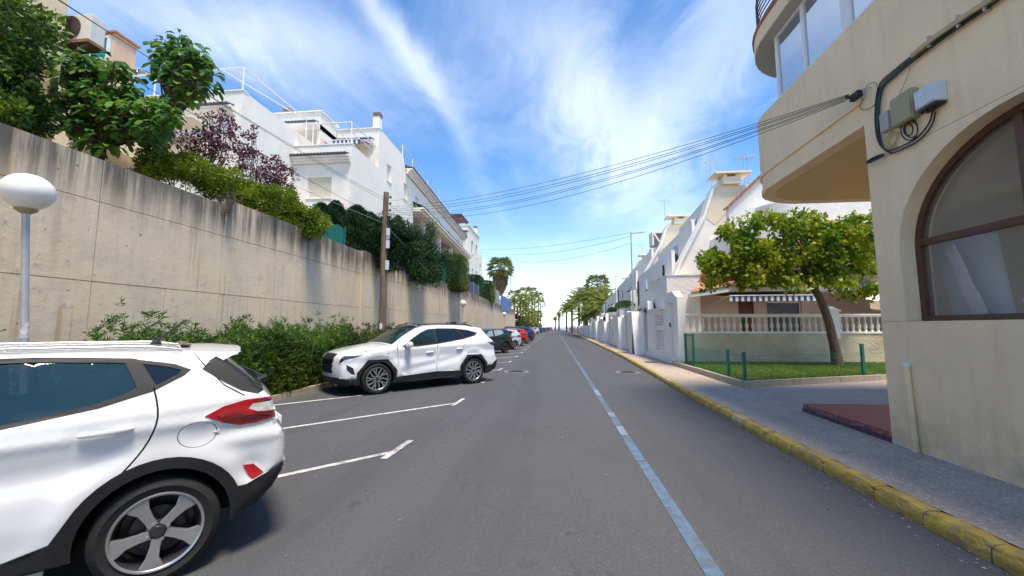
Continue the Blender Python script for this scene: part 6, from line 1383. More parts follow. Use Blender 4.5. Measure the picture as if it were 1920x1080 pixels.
def extra2(root, B, OX):
    for sd in (-1, 1):
        pts = []
        for k in range(17):
            x = 2.02 + 1.75 * k / 16; e = min(1, k / 1.5, (16 - k) / 1.5); pts.append((x - OX, sd * (.665 - .012 * (x - 2.8) ** 2), 1.60 + .05 * e - .03 * (x - 2.75) ** 2))
        MB().tube(pts, .016, 8).build('roof_rail', BLACK, root, True, ang=60)
        mr = empty('wing_mirror', (1.62 - OX, sd * (W2 + .11), 1.135), 0, root); blob(mr, 'mirror_shell', PAINT, (0, 0, 0), (.085, .125, .075), taper=.15); blob(mr, 'mirror_base', BLACK, (-.01, -sd * .08, -.055), (.07, .10, .025))
        for hx, hz in ((2.25, .925), (3.16, .985)): blob(root, 'door_handle', PAINT, (hx - OX, sd * (B.Y(hx, hz) + .012), hz), (.11, .02, .016), rot=(0, -.05, 0))
        MB().prism([(1.10, .93), (1.17, .94), (1.16, .955), (1.09, .945)], lambda u, v, d: (u - OX, sd * (B.Y(u, v) + d), v), .001, .005).build('wing_badge', ALLOY, root)
    seats(root, OX, (2.15, 3.05), .37, .85); b = MB()
    for i in range(5):
        z = .55 + .065 * i
        for j in range(-4, 4): b.box((.012 + .05 * abs(j / 7) ** 2.2 - OX, j * .095 + (.045 if i % 2 else 0), z), (.03, .07, .04), 0)
    b.build('grille_bar', mat('dark_chrome', (.08, .08, .09), .2, .1, 9, metal=.8, obj=True), root)
    MB().prism([(3.72, 1.575), (4.02, 1.553), (4.00, 1.520), (3.8, 1.515)], lambda u, v, d: (u - OX, d, v), -.62, .62).build('spoiler', PAINT, root, bevel=.01); blob(root, 'aerial', BLACK, (3.55 - OX, 0, 1.69), (.09, .02, .04))
sp10 = [[(.04, -.013), (.04, .010), (.15, .030), (.262, .004), (.264, -.030), (.15, .004)], [(.13, .028), (.20, .052), (.250, .072), (.245, .088), (.19, .068), (.12, .040)]]
suv = dict(body=b2, origin=3.645, paint=PAINT, regions=regs2, patch=patch2, extra=extra2, wheel=dict(R=.36, rim=.262, w=.22, n=5, spokes=sp10 + [[(u * math.cos(.72) - v * math.sin(.72), u * math.sin(.72) + v * math.cos(.72)) for u, v in sp10[0]]], phase=.3, nuts=5))
loc2 = Vector((-2.26, 11.15, 0)) - NDIR * (W2 - .03)
suvc = build_car('parked_car', 'white suv with black cladding and dark windows parked nose into the hedge', 'car', suv, loc2, TH47)

# --- the cars beyond, from the same bodies with their own paint, wheels and proportions
def recolor(src, label, mats, loc, ang, sc, drop=(), wheelmat=None, group=None):
    root = src.copy(); COL.objects.link(root); root.location = loc; root.rotation_euler = (0, 0, ang); root.scale = sc; root['label'] = label
    def cp(o, par):
        for c in o.children:
            if c.name.split('.')[0] in drop: continue
            d = c.copy(); COL.objects.link(d); d.parent = par
            if d.type == 'MESH' and d.material_slots:
                nm = d.data.materials[0].name if d.data.materials else ''
                if nm in mats: d.material_slots[0].link = 'OBJECT'; d.material_slots[0].material = mats[nm]
            cp(c, d)
    cp(src, root); return root
def cpaint(name, c): return mat(name, c, .25, .03, 2, coat=1, obj=True)
BLK = cpaint('black_green_paint', (.012, .022, .024)); SIL = cpaint('silver_paint', (.52, .54, .57)); RED = cpaint('red_paint', (.55, .015, .02)); NAVY = cpaint('navy_paint', (.012, .03, .12)); MAR = cpaint('maroon_paint', (.20, .015, .05)); GRY = cpaint('slate_paint', (.05, .07, .10))
BODYT = lambda p: {'white_car_paint': p, 'brown_roof_panel': p}
bodytrim = lambda p, w=None: dict(BODYT(p), black_car_cladding=p)
n_ = NDIR
def put(src, lab, m, px, sc, off=.875, ang=TH47, drop=(), dx=0): p = at_z(*px); return recolor(src, lab, m, Vector((p.x, p.y, 0)) - NDIR * off * sc[1], ang, sc, drop)
LG = mat('light_interior_glass', (.25, .30, .30), .05, .2, 3, spec=.8, obj=True)
put(near, 'small black boxy car with dark wheels behind the white suv', dict(BODYT(BLK), green_tinted_car_glass=LG, satin_alloy=mat('dark_brown_wheel', (.06, .035, .035), .5, .1, 5, obj=True)), (949, 662.5), (.88, .95, 1.02), drop=('roof_rail', 'spoiler', 'spoiler_blade', 'aerial'))
put(near, 'silver hatchback parked between the black car and the red car', dict(BODYT(SIL), black_car_cladding=SIL), (966, 655.8), (1.0, 1, .97), drop=('roof_rail', 'aerial', 'sill_strip'))
put(near, 'bright red hatchback partly hidden behind the silver one', dict(BODYT(RED), black_car_cladding=RED), (980, 648.5), (1.02, 1, 1.0), drop=('roof_rail', 'aerial'))
put(suvc, 'dark blue suv behind the red hatchback', dict(BODYT(NAVY), black_car_cladding=NAVY), (990, 644.5), (.98, 1, .98), drop=('aerial',))
put(near, 'maroon car showing only its roof beyond the dark blue one', dict(BODYT(MAR), black_car_cladding=MAR), (996, 640.0), (1.05, 1, 1.0), drop=('roof_rail', 'aerial', 'spoiler'))
for i, (lab, p, px, sc) in enumerate((('small dark slate car parked far down the street by the palms', GRY, (1023, 623.2), (1.08, 1, 1.0)), ('distant dark blue car beyond the row of parked cars', NAVY, (1015, 624.5), (1.0, 1, 1.0)), ('farthest black car before the end of the street', BLK, (1030, 620.8), (1.0, 1, 1.0)), ('distant red car at the end of the parked row', RED, (1034, 619.4), (1.1, 1, 1.1)), ('tiny pale silver car far down the parked row', SIL, (1008, 626.2), (1, 1, 1)))):
    put(near, lab, dict(BODYT(p), black_car_cladding=p), px, sc, drop=('roof_rail', 'aerial', 'spoiler_blade', 'panel_gap', 'cap_notch', 'door_handle', 'handle_recess', 'rear_wiper'))
# ---------------------------------------------------------------- vegetation
HEDGEM = leafmat('oleander_leaf', [(.022, .06, .012), (.05, .13, .018), (.10, .20, .028), (.20, .27, .045)], .3)
OLIVEM = leafmat('shrub_leaf_yellow_green', [(.03, .055, .010), (.08, .115, .015), (.17, .17, .025)], .3)
BIGM = leafmat('glossy_big_leaf', [(.02, .07, .02), (.045, .13, .03), (.10, .22, .04), (.22, .36, .05)], .4, .3)
DARKM = leafmat('dark_shrub_leaf', [(.010, .035, .012), (.022, .07, .014), (.08, .16, .015), (.20, .29, .02)], .35, .4)
PLUMM = leafmat('purple_plum_leaf', [(.045, .012, .035), (.10, .028, .065), (.19, .06, .10)], .35)
LIMEM = leafmat('lime_shrub_leaf', [(.06, .11, .008), (.15, .23, .010), (.30, .36, .03)], .4)
CYPM = leafmat('cypress_needle', [(.010, .038, .014), (.022, .065, .020), (.045, .105, .026)], .1, .7)
CYPL = leafmat('yellow_green_conifer_needle', [(.03, .065, .010), (.08, .13, .015), (.15, .19, .02)], .2, .6)
JUNM = leafmat('juniper_needle', [(.012, .045, .018), (.028, .08, .026), (.065, .12, .032)], .1, .7)
MULM = leafmat('mulberry_leaf', [(.04, .11, .012), (.12, .22, .012), (.28, .34, .015), (.50, .46, .035)], .5, .4)
PALMM = leafmat('palm_frond_leaf', [(.08, .13, .035), (.18, .24, .06), (.34, .36, .11)], .35, .5)
PALMY = leafmat('yellowish_palm_frond_leaf', [(.13, .18, .03), (.30, .34, .06), (.48, .46, .12)], .3, .5)
DEADM = leafmat('dead_palm_skirt', [(.13, .09, .05), (.24, .17, .09), (.33, .25, .14)], .2, .8)
def at0(o, p): o.location = p; return o
def shift(V, p): return V - np.asarray(p)
def stems(t, p0, tips, r=.012, mname='stem', m=TWIG, seg=5):
    b = MB()
    for q in tips: branch_tube(b, (random.uniform(-.08, .08), random.uniform(-.08, .08), 0), q, r, r * .35, .1, 4, seg)
    return b.build(mname, m, t)
def whorl_hedge(name, label, y0, y1, x0=-7.35, x1=-6.0, h=1.15, ln=.13, wd=.022, dens=430, m=HEDGEM, cat='hedge', z0=.07, hf=None):
    """oleander shoots: upright stems carrying whorls of narrow leaves"""
    t = thing(name, label, cat, ((x0 + x1) / 2, (y0 + y1) / 2, z0)); o = np.array(t.location); A = (y1 - y0) * (x1 - x0); n = int(A * dens)
    xs = RNG.uniform(x0, x1, n); ys = RNG.uniform(y0, y1, n)
    H = h * (1 + .16 * np.sin(ys * 2.3 + 1) + .12 * np.sin(ys * 5.1 + xs * 3) + .10 * RNG.normal(size=n)) * (1 - .22 * ((xs - (x0 + x1) / 2) / ((x1 - x0) / 2)) ** 4)
    if hf: H = H * hf(ys)
    u = RNG.random(n) ** .45; front = RNG.random(n) < .45
    xs = np.where(front, x1 - np.abs(RNG.normal(size=n)) * .12 + .06 * np.sin(ys * 3.1), xs); u = np.where(front, RNG.random(n), u)
    P = np.column_stack([xs, ys, H * u]); k = 9; PP = np.repeat(P, k, 0); PP[:, 2] += np.tile(np.linspace(-.03, .04, k), n)
    D = RNG.normal(size=(n * k, 3)) * .75; D[:, 2] = np.abs(D[:, 2]) * .5 + .45; D[:, 0] += .25
    V, F = leaves(PP, D, ln * RNG.uniform(.6, 1.25, n * k), wd * RNG.uniform(.7, 1.2, n * k), .05, .12); V = V + [0, 0, z0]
    link('foliage', fast_mesh('foliage', V - o, F), m, t)
    b = MB()
    for i in range(int((y1 - y0) * 5)): x, y = random.uniform(x0 + .1, x1 - .1), random.uniform(y0, y1); branch_tube(b, (x - o[0], y - o[1], 0), (x - o[0] + random.uniform(-.2, .2), y - o[1] + random.uniform(-.2, .2), h * .85), .012, .005, .08, 4, 4)
    b.build('stem', TWIG, t); return t
whorl_hedge('hedge', 'dark green oleander hedge along the wall behind the nearest white car', 4.9, 8.4, h=1.30, dens=560, hf=lambda y: np.clip((y - 4.0) / 1.6, .6, 1))
whorl_hedge('hedge', 'taller bushier oleander clump at the corner of the bed in front of the suv nose', 8.3, 11.6, h=1.36, dens=600)
whorl_hedge('shrub', 'lower yellowish green shrubs spilling to the kerb in front of the oleander clump', 7.9, 10.2, x0=-6.7, x1=-5.95, h=.86, ln=.08, wd=.032, dens=760, m=OLIVEM, cat='shrub')
whorl_hedge('hedge', 'hedge behind the bonnet of the white suv reaching the wooden pole', 11.5, 17.5, h=1.22, dens=520, m=leafmat('hedge_mixed_leaf', [(.03, .06, .012), (.07, .12, .02), (.14, .17, .03)], .25))
whorl_hedge('weed_patch', 'low green weeds at the kerb in front of the suv', 10.1, 11.0, x0=-6.2, x1=-5.7, h=.28, ln=.08, wd=.02, dens=500, m=OLIVEM, cat='weeds')
whorl_hedge('hedge', 'distant low hedge along the wall behind the parked cars', 17.5, 48, h=.75, dens=60, ln=.25, wd=.05)
def small_shrub(label, p, h, n, m=DARKM, rad=.35, ln=.08, wd=.035, name='shrub', cat='shrub'):
    t = thing(name, label, cat, p); C, Rr = blob_clumps((0, 0, h * .6), (rad, rad, h * .4), 14, .14, n); crown('foliage', C, Rr, n, ln, wd, m, t); stems(t, p, [Vector(c) for c in C[:8]], .008); return t
small_shrub('dark leafy weed shrub beside the foot of the left globe lamp', (-6.9, 4.75, .07), 1.45, 40); small_shrub('pale yellow leafed shrub at the left edge behind the car roof', (-6.9, 4.05, .07), 1.75, 26, OLIVEM, .3)
small_shrub('sparse weed shoots between the lamp and the hedge', (-6.8, 5.35, .07), 1.15, 14, OLIVEM, .25)

# big-leaved trees above the wall
def rosette_tree(label, base, tips, trunk=None, ln=.34, wd=.11, k=11, m=BIGM, r=.05, extra=0, spread=.28, name='tree'):
    t = thing(name, label, 'tree', base); b = MB(); tips = [Vector(p) - Vector(base) for p in tips]; mid = Vector(trunk) - Vector(base) if trunk else Vector((0, 0, 1))
    branch_tube(b, (0, 0, 0), mid, r * 1.3, r * .9, .05, 7, 6)
    for q in tips: branch_tube(b, mid if random.random() < .6 else mid * .6, q, r * .5, r * .2, .10, 5, 6)
    b.build('trunk', BARK, t, True, ang=70); P, D = [], []
    for q in tips:
        for j in range(k):
            a = 2 * math.pi * j / k * 2.4 + random.random(); el = random.uniform(-.35, .8); d = Vector((math.cos(a), math.sin(a), el)); P.append(q + Vector((0, 0, random.uniform(-.12, .05))) + d * .03); D.append(d)
    P = np.array(P); D = np.array(D); n = len(P)
    # obovate drooping leaf: 6 vertices, two bends
    D = norm(D); S = norm(np.cross(D, [0, 0, 1])); U = np.cross(S, D); Ls = (ln * RNG.uniform(.7, 1.2, n))[:, None]; Ws = (wd * RNG.uniform(.8, 1.2, n))[:, None]; dn = np.array([0, 0, 1.0])
    a_ = P + D * Ls * .15; b_ = P + D * Ls * .55 - dn * Ls * .08; c_ = P + D * Ls * .85 - dn * Ls * .34; tip = P + D * Ls * .95 - dn * Ls * .55
    V = np.stack([a_, b_ + S * Ws * .42 + U * .01, b_ - dn * Ls * .03, b_ - S * Ws * .42 + U * .01, c_ + S * Ws * .5, c_, c_ - S * Ws * .5, tip], 1).reshape(-1, 3); B0 = np.arange(n)[:, None] * 8
    F = np.concatenate([B0 + [[0, 1, 2]], B0 + [[0, 2, 3]], B0 + [[1, 4, 5]], B0 + [[1, 5, 2]], B0 + [[2, 5, 6]], B0 + [[2, 6, 3]], B0 + [[4, 7, 5]], B0 + [[5, 7, 6]]], 1).reshape(-1, 3)
    o = link('crown', fast_mesh('crown', V, F), m, t); o.data.shade_smooth(); return t
def pxcloud(pts, Y, jit=.5, n=1):
    out = []
    for (x, y) in pts:
        for _ in range(n): p = at_y(x + random.uniform(-6, 6), y + random.uniform(-6, 6), Y + random.uniform(-jit, jit)); out.append(p)
    return out
def ellipse_px(cx, cy, rx, ry, n, seed=1):
    g = random.Random(seed); o = []
    while len(o) < n:
        a, b = g.uniform(-1, 1), g.uniform(-1, 1)
        if a * a + b * b < 1: o.append((cx + a * rx, cy + b * ry))
    return o
YB = 8.2
rosette_tree('tall stalked tree with a rounded tuft of big drooping leaves against the sky', at_y(312, 262, YB + .6), pxcloud(ellipse_px(342, 122, 44, 40, 44, 4) + ellipse_px(345, 150, 40, 28, 20, 44) + [(300, 88), (312, 76), (338, 68), (352, 74), (384, 112), (396, 138), (288, 96), (392, 156), (326, 178), (322, 186)], YB + .6, .5), at_y(326, 205, YB + .6), ln=.30, wd=.13, k=10, r=.06)
rosette_tree('broad dark green tree with big glossy leaves hanging above the wall', at_y(186, 285, YB - .4) - Vector((0, 0, .3)), pxcloud(ellipse_px(178, 178, 72, 66, 96, 5) + ellipse_px(262, 212, 62, 34, 62, 6) + ellipse_px(150, 125, 42, 25, 20, 9) + ellipse_px(190, 240, 66, 34, 44, 46) + ellipse_px(270, 245, 44, 20, 18, 47) + [(118, 108), (104, 130), (216, 112), (236, 128), (250, 150), (322, 206), (330, 222), (106, 168)], YB, .75), at_y(192, 262, YB), ln=.30, wd=.12, k=10, r=.06)
def bush_px(name, label, cat, px, Y, n_cl, per, ln, wd, m, jit=.6, rr=.22, stem_r=.012, base=None, stemm=TWIG, nst=14, shell=.3, up=.2, out=.7):
    """crown clumps at their own depths, filled with small leaves; stems from the base into the clumps"""
    pts = [at_y(x, y, Y + random.uniform(-jit, jit)) for x, y in px]; base = base or Vector((sum(p.x for p in pts) / len(pts), Y, TZ)); t = thing(name, label, cat, base)
    C = np.array([tuple(p - base) for p in pts]); crown('crown' if cat == 'tree' else 'foliage', C, rr * RNG.uniform(.7, 1.3, len(C)), per, ln, wd, m, t, shell=shell, up=up, out=out)
    b = MB()
    for p in random.sample(pts, min(nst, len(pts))): branch_tube(b, (random.uniform(-.1, .1), random.uniform(-.1, .1), -.1), p - base, stem_r, stem_r * .35, .12, 4, 6)
    b.build('trunk' if cat == 'tree' else 'stem', stemm, t); return t
bush_px('shrub_tree', 'tall dark leafy shrub filling the top left corner above the wall', 'tree', ellipse_px(18, 90, 50, 92, 78, 11) + ellipse_px(28, 195, 48, 40, 46, 12) + ellipse_px(84, 58, 16, 22, 7, 13) + ellipse_px(70, 215, 20, 26, 8, 14), 6.6, 0, 90, .12, .065, DARKM, .6, .24, .03, nst=26)
bush_px('plum_tree', 'purple leaved plum bush behind the broad leafy tree', 'tree', ellipse_px(365, 290, 62, 46, 76, 21) + ellipse_px(402, 245, 36, 36, 34, 22), 10.5, 0, 19, .09, .058, PLUMM, .6, .13, .018, base=at_y(380, 350, 10.5), nst=70, shell=.1)
bush_px('plum_tree', 'taller purple leaved plum tree with upright twigs in front of the white houses', 'tree', ellipse_px(480, 326, 56, 50, 82, 23) + ellipse_px(458, 262, 26, 34, 28, 24) + ellipse_px(518, 345, 40, 40, 42, 25), 12.2, 0, 17, .10, .062, PLUMM, .7, .13, .018, base=at_y(490, 395, 12.2), nst=80, shell=.1)
bush_px('shrub', 'lime green shrub trailing over the wall under the near plum bush', 'shrub', ellipse_px(330, 312, 60, 22, 40, 31) + ellipse_px(290, 300, 34, 26, 24, 32), 8.6, 0, 110, .085, .038, LIMEM, .3, .18)
bush_px('shrub', 'lime green bush spreading along the wall top under the tall plum tree', 'shrub', ellipse_px(410, 345, 50, 24, 52, 33) + ellipse_px(470, 370, 52, 28, 60, 34), 10.0, 0, 110, .09, .036, LIMEM, .35, .19)
bush_px('shrub', 'bright green bush hanging over the wall left of the green net', 'shrub', ellipse_px(515, 388, 52, 32, 64, 35) + ellipse_px(572, 416, 40, 26, 52, 36), 11.3, 0, 110, .095, .038, LIMEM, .35, .20)
bush_px('shrub', 'grey twiggy dry plant drooping over the wall edge', 'shrub', ellipse_px(425, 372, 24, 8, 12, 37), 8.2, 0, 30, .06, .012, leafmat('dry_grey_leaf', [(.06, .055, .04), (.12, .11, .08)], .2), .15, .12)
def cypress(label, p, h, r, n=9000, m=CYPM, name='cypress', lump=.3, ln=.17):
    r = r * 1.45; n = int(n * 1.5)
    t = thing(name, label, 'tree', p); k = n; u = RNG.random(k) ** .75; a = RNG.uniform(0, 2 * math.pi, k); prof = np.minimum(1, (1 - u) * 3.2) ** .6 * (.75 + .25 * np.sin(np.minimum(u * 3, 1.57)))
    rr = r * prof * (1 - lump + lump * (np.sin(a * 5 + u * 9) * .5 + np.sin(u * 23 + a * 3) * .5)) * (.62 + .46 * RNG.random(k) ** .7) * (1 + .10 * RNG.normal(size=k))
    P = np.column_stack([rr * np.cos(a), rr * np.sin(a), u * h]); D = np.column_stack([np.cos(a) * .55, np.sin(a) * .55, np.full(k, 1.3)]) + RNG.normal(size=(k, 3)) * .35
    V, F = leaves(P, D, ln * RNG.uniform(.6, 1.5, k), ln * .28, .03); link('crown', fast_mesh('crown', V, F), m, t); MB().tube([(0, 0, -.1), (0, 0, h * .8)], [.05, .02], 6).build('trunk', BARK, t); return t
for i, (px, top, Y, r, lab) in enumerate(((603, 388, 14.6, .36, 'left cypress of the pair behind the green net'), (630, 384, 15.0, .34, 'right cypress of the pair behind the green net'), (670, 392, 15.6, .48, 'broad dark cypress standing right of the green net'), (692, 405, 16.2, .45, 'dark cypress just left of the wooden pole'), (752, 432, 19.5, .45, 'cypress rising right behind the wooden pole'), (770, 445, 21, .42, 'cypress between the pole and the spreading juniper'))):
    p = at_y(px, top, Y); cypress(lab, (p.x, Y, TZ), p.z - TZ, r)
cypress('narrow yellow green conifer peeking above the dark cypresses', (at_y(747, 402, 23).x, 23, TZ), at_y(747, 408, 23).z - TZ, .35, 4000, CYPL)
b_ = bush_px('dark_hedge', 'dense dark conifer hedge around the wooden pole on top of the wall', 'hedge', ellipse_px(700, 440, 50, 34, 80, 41) + ellipse_px(745, 462, 42, 38, 80, 42) + ellipse_px(610, 425, 20, 22, 18, 43), 16.0, 0, 190, .13, .03, CYPM, .35, .30, shell=.2)
def juniper(label, base, tips, m=JUNM):
    t = thing('juniper', label, 'tree', base); b = MB(); C = []; Dd = []
    for q in tips:
        q = Vector(q) - Vector(base); pts = branch_tube(b, (0, 0, 0), q, .05, .015, .1, 5, 8)
        for i in range(2, 8):
            for _ in range(4): C.append(tuple(Vector(pts[i]) + Vector([random.gauss(0, .16) for _ in range(3)]))); Dd.append(tuple((q.normalized() + Vector((0, 0, .4))).normalized()))
    b.build('trunk', BARK, t); C = np.array(C); Dd = np.array(Dd); k = 110; P = np.repeat(C, k, 0) + RNG.normal(size=(len(C) * k, 3)) * .17; D = np.repeat(Dd, k, 0) + RNG.normal(size=P.shape) * .5
    V, F = leaves(P, D, .15 * RNG.uniform(.6, 1.4, len(P)), .035, .03); link('crown', fast_mesh('crown', V, F), m, t); return t
jt = [at_y(x, y, 21.0 + d) for x, y, d in ((803, 436, .3), (790, 452, .6), (832, 482, 0), (838, 494, -.3), (815, 505, -.8), (800, 528, -1.2), (822, 520, -1), (775, 470, .3), (780, 505, -.6), (762, 478, 0), (760, 500, -.6), (795, 480, .4), (748, 450, .5), (775, 440, .4), (765, 455, .2), (790, 500, 0), (770, 515, -.8), (812, 468, .2), (790, 515, -1), (805, 495, 0))]
juniper('large spreading dark juniper leaning over the wall right of the wooden pole', at_y(758, 498, 21.3), jt)
def box_bush(label, px0, px1, top, bot, Y, m, seed, name='clipped_bush', dp=1.0):
    a, c = at_y(px0, bot, Y), at_y(px1, top, Y); w, h = c.x - a.x, c.z - a.z; t = thing(name, label, 'bush', ((a.x + c.x) / 2, Y, a.z)); g = np.random.default_rng(seed); k = 9000
    P = g.uniform(-1, 1, (k, 3)); ax = g.integers(0, 3, k); s = np.sign(g.uniform(-1, 1, k)); P[np.arange(k), ax] = s * g.uniform(.8, 1.05, k); P *= 1 - .25 * (np.linalg.norm(P, axis=1, keepdims=True) - 1) * .6
    P = P * [w / 2, dp, h / 2] + [0, 0, h / 2]; D = norm(P - [0, 0, h / 2]) + g.normal(size=P.shape) * .5; D[:, 2] += .3; V, F = leaves(P, D, .13 * g.uniform(.6, 1.3, k), .04, .05); link('foliage', fast_mesh('foliage', V, F), m, t)
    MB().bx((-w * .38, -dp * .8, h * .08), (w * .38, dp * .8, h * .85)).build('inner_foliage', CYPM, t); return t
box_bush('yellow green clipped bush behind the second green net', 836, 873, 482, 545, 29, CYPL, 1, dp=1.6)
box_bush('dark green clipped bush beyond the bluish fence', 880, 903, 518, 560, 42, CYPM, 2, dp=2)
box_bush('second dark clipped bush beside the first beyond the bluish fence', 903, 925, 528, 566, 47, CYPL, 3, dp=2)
bush_px('shrub', 'dry brownish creeper hanging on the wall below the bluish fence', 'shrub', ellipse_px(868, 545, 14, 8, 14, 51), 35, 0, 40, .12, .03, leafmat('dry_creeper', [(.10, .06, .04), (.2, .13, .08)], .2), .4, .3, .01)

# palms
def fan_palm(name, label, base, h, rc, n=46, m=PALMM, skirt=0., seed=1, r=.17):
    g = np.random.default_rng(seed); t = thing(name, label, 'palm', base); MB().tube([(0, 0, 0), (.1, 0, h * .5), (0, 0, h)], [r * 1.2, r * .9, r * .8], 9).build('trunk', PALMBARK, t, True, ang=70)
    Pv, Dv, Lv, Wv = [], [], [], []; b = MB()
    for i in range(n):
        a = 2 * math.pi * i * .618; el = math.sin(1.45 - 2.1 * (i / n) ** .9); d = np.array([math.cos(a) * math.cos(el), math.sin(a) * math.cos(el), el * 1.0]); d /= np.linalg.norm(d); c = np.array([0, 0, h]) + d * rc * .55
        b.tube([(0, 0, h), tuple(np.array([0, 0, h]) + d * rc * .3 + [0, 0, .04]), tuple(c)], .018, 4, False); s = np.cross(d, [0, 0, 1]); s /= np.linalg.norm(s) + 1e-6; u = np.cross(s, d)
        for j in range(11):
            q = (j / 10 - .5) * 2.2; dd = d * math.cos(q) + s * math.sin(q) + u * g.uniform(-.1, .15); dd[2] -= .25 * abs(q); Pv.append(c); Dv.append(dd); Lv.append(rc * .5 * g.uniform(.8, 1.1)); Wv.append(rc * .05)
    V, F = leaves(np.array(Pv), np.array(Dv), np.array(Lv), np.array(Wv), .04, .22); link('crown', fast_mesh('crown', V, F), m, t); b.build('frond_stalk', PALMBARK, t)
    if skirt:
        k = 4200; a = g.uniform(0, 6.283, k); u = g.random(k); rr = .25 + (rc * .42) * np.sin(np.minimum(u * 2.6, 1.57)) * (.5 + .5 * g.random(k)) * np.minimum(1, (1 - u) * 3 + .2); P = np.column_stack([rr * np.cos(a), rr * np.sin(a), h - .1 - (1 - u) * skirt]); D = np.column_stack([np.cos(a) * .3, np.sin(a) * .3, -np.ones(k)]) + g.normal(size=(k, 3)) * .2
        V, F = leaves(P, D, .7 * g.uniform(.6, 1.2, k), .15, .05); link('dead_frond_skirt', fast_mesh('dead_frond_skirt', V, F), DEADM, t)
    return t
FR = {}
def frond(L, seed, m, droop=.55):
    key = (round(L, 1), seed, m.name)
    if key in FR: return FR[key]
    g = np.random.default_rng(seed); n = 44; P, D, Ls = [], [], []
    for i in range(n):
        s = .12 + .88 * i / n; c = np.array([L * s * (1 - .12 * s), 0, L * (.42 * s - droop * s * s)])
        for sd in (-1, 1): P.append(c); D.append([.55, sd * 1.0, .18 + g.uniform(-.1, .1)]); Ls.append(L * .24 * math.sin(math.pi * min(1, s * .92 + .06)) ** .6 * g.uniform(.85, 1.1))
    V, F = leaves(np.array(P), np.array(D, float), np.array(Ls), np.full(len(P), .05 * L / 2.5), .02, .12); k = 9; pts = [(L * s * (1 - .12 * s), 0, L * (.42 * s - droop * s * s)) for s in [i / (k - 1) for i in range(k)]]
    b = MB().tube(pts, [.03 * (1 - .8 * i / k) for i in range(k)], 4, False); me = fast_mesh('frond', V, F); import bmesh; bm = bmesh.new(); bm.from_mesh(me); me2 = bpy.data.meshes.new('x'); me2.from_pydata(b.v, [], b.f); bm.from_mesh(me2); bm.to_mesh(me); bm.free(); me.materials.append(m); FR[key] = me; return me
def date_palm(name, label, base, h, L=2.8, n=30, m=PALMM, seed=1, r=.22, parts=True):
    g = random.Random(seed); t = thing(name, label, 'palm', base)
    if h > .3: MB().tube([(0, 0, 0), (0, 0, h * .5), (0, 0, h)], [r * 1.1, r * .9, r], 9).build('trunk', PALMBARK, t, True, ang=70)
    for i in range(n):
        a = i * 2.399; pit = -1.15 + 1.5 * (i / n) + g.uniform(-.1, .1); o = link('frond', frond(L, i % 3, m), None, t, (0, 0, h), (0, pit, a))
    return t
p = at_y(938, 545, 86); fan_palm('fan_palm', 'single fan palm with brown skirt of dead fronds on the terrace', (p.x, 86, TZ), at_y(938, 503, 86).z - TZ, 3.3, 60, PALMM, 5.2, 3, .3)
PO = 'leftmost,second,third,fourth,fifth,sixth,seventh,eighth,ninth,tenth,eleventh,twelfth,thirteenth,fourteenth,last'.split(',')
PXS = [964, 975, 985, 990, 997, 1002, 1009, 1013, 970, 980, 992, 1000, 1007, 986, 996]
for i, (px, top, Y, m) in enumerate(((964, 548, 96, PALMM), (975, 556, 88, PALMY), (985, 545, 104, PALMY), (990, 562, 110, PALMM), (997, 543, 122, PALMY), (1002, 556, 132, PALMY), (1009, 552, 150, PALMM), (1013, 566, 170, PALMY), (970, 568, 84, PALMM), (980, 575, 92, PALMY), (992, 582, 100, PALMY), (1000, 590, 112, PALMM), (1007, 586, 140, PALMM), (986, 598, 98, PALMY), (996, 600, 120, PALMY))):
    c = at_y(px, top, Y); rc = (2.1, 2.4, 2.7)[i % 3] * (1 if Y < 140 else 1.2)
    fan_palm('fan_palm', 'fan palm in the clump ending the left side, %s from the left' % PO[sorted(PXS).index(px)], (c.x, Y, -.02), max(c.z - .9, 2), rc, 26, m, 0, 20 + i, .25)['group'] = 'fan palms in the left clump'
GREENF = leafmat('far_hedge_leaf', [(.02, .05, .012), (.05, .09, .02), (.11, .14, .025)], .2)
whorl_hedge('hedge', 'dense green undergrowth below the palm clump at the left end of the street', 78, 200, x0=-9.5, x1=-6.5, h=2.2, dens=22, ln=.6, wd=.16, m=GREENF)
t = thing('garden_wall', 'low stained wall stubs under the palm clump at left', 'wall', (-8.3, 77, 0)); b = MB()
for i in range(8): b.bx((0, i * 3.6, 0), (.3, i * 3.6 + 2.2, 3.2 - .1 * i))
tag(b.build('wall_bay', WHITE2, t), kind='stuff'); b = MB()
rp = [(1120, 523, 62, 'tall slim palm standing highest above the right hand palms', 'f'), (1128, 548, 56, 'full date palm nearest to the white houses', 'd'), (1108, 550, 66, 'date palm with long arching fronds second from the white houses', 'd'), (1095, 548, 74, 'date palm in the middle of the right row', 'd'), (1085, 556, 84, 'date palm just left of the middle of the right row', 'd'), (1072, 568, 98, 'smaller date palm towards the sea in the right row', 'd'),
      (1062, 575, 120, 'distant date palm near the end of the right row', 'd'), (1116, 575, 60, 'low date palm with drooping fronds over the white wall', 'd'), (1100, 583, 70, 'low spreading date palm above the far white wall', 'd'), (1140, 562, 52, 'date palm half hidden by the stepped white houses', 'd')]
for i, (px, top, Y, lab, k) in enumerate(rp):
    c = at_y(px, top, Y)
    if k == 'f': fan_palm('fan_palm', lab, (c.x, Y, .1), c.z - 1.0, 2.2, 40, PALMM, 0, 60, .2)
    else: date_palm('date_palm', lab, (c.x, Y, .1), max(c.z - 1.5, 1), 3.5 if Y > 70 else 3.2, 30, (PALMM, PALMY)[i % 2], 70 + i, .28)
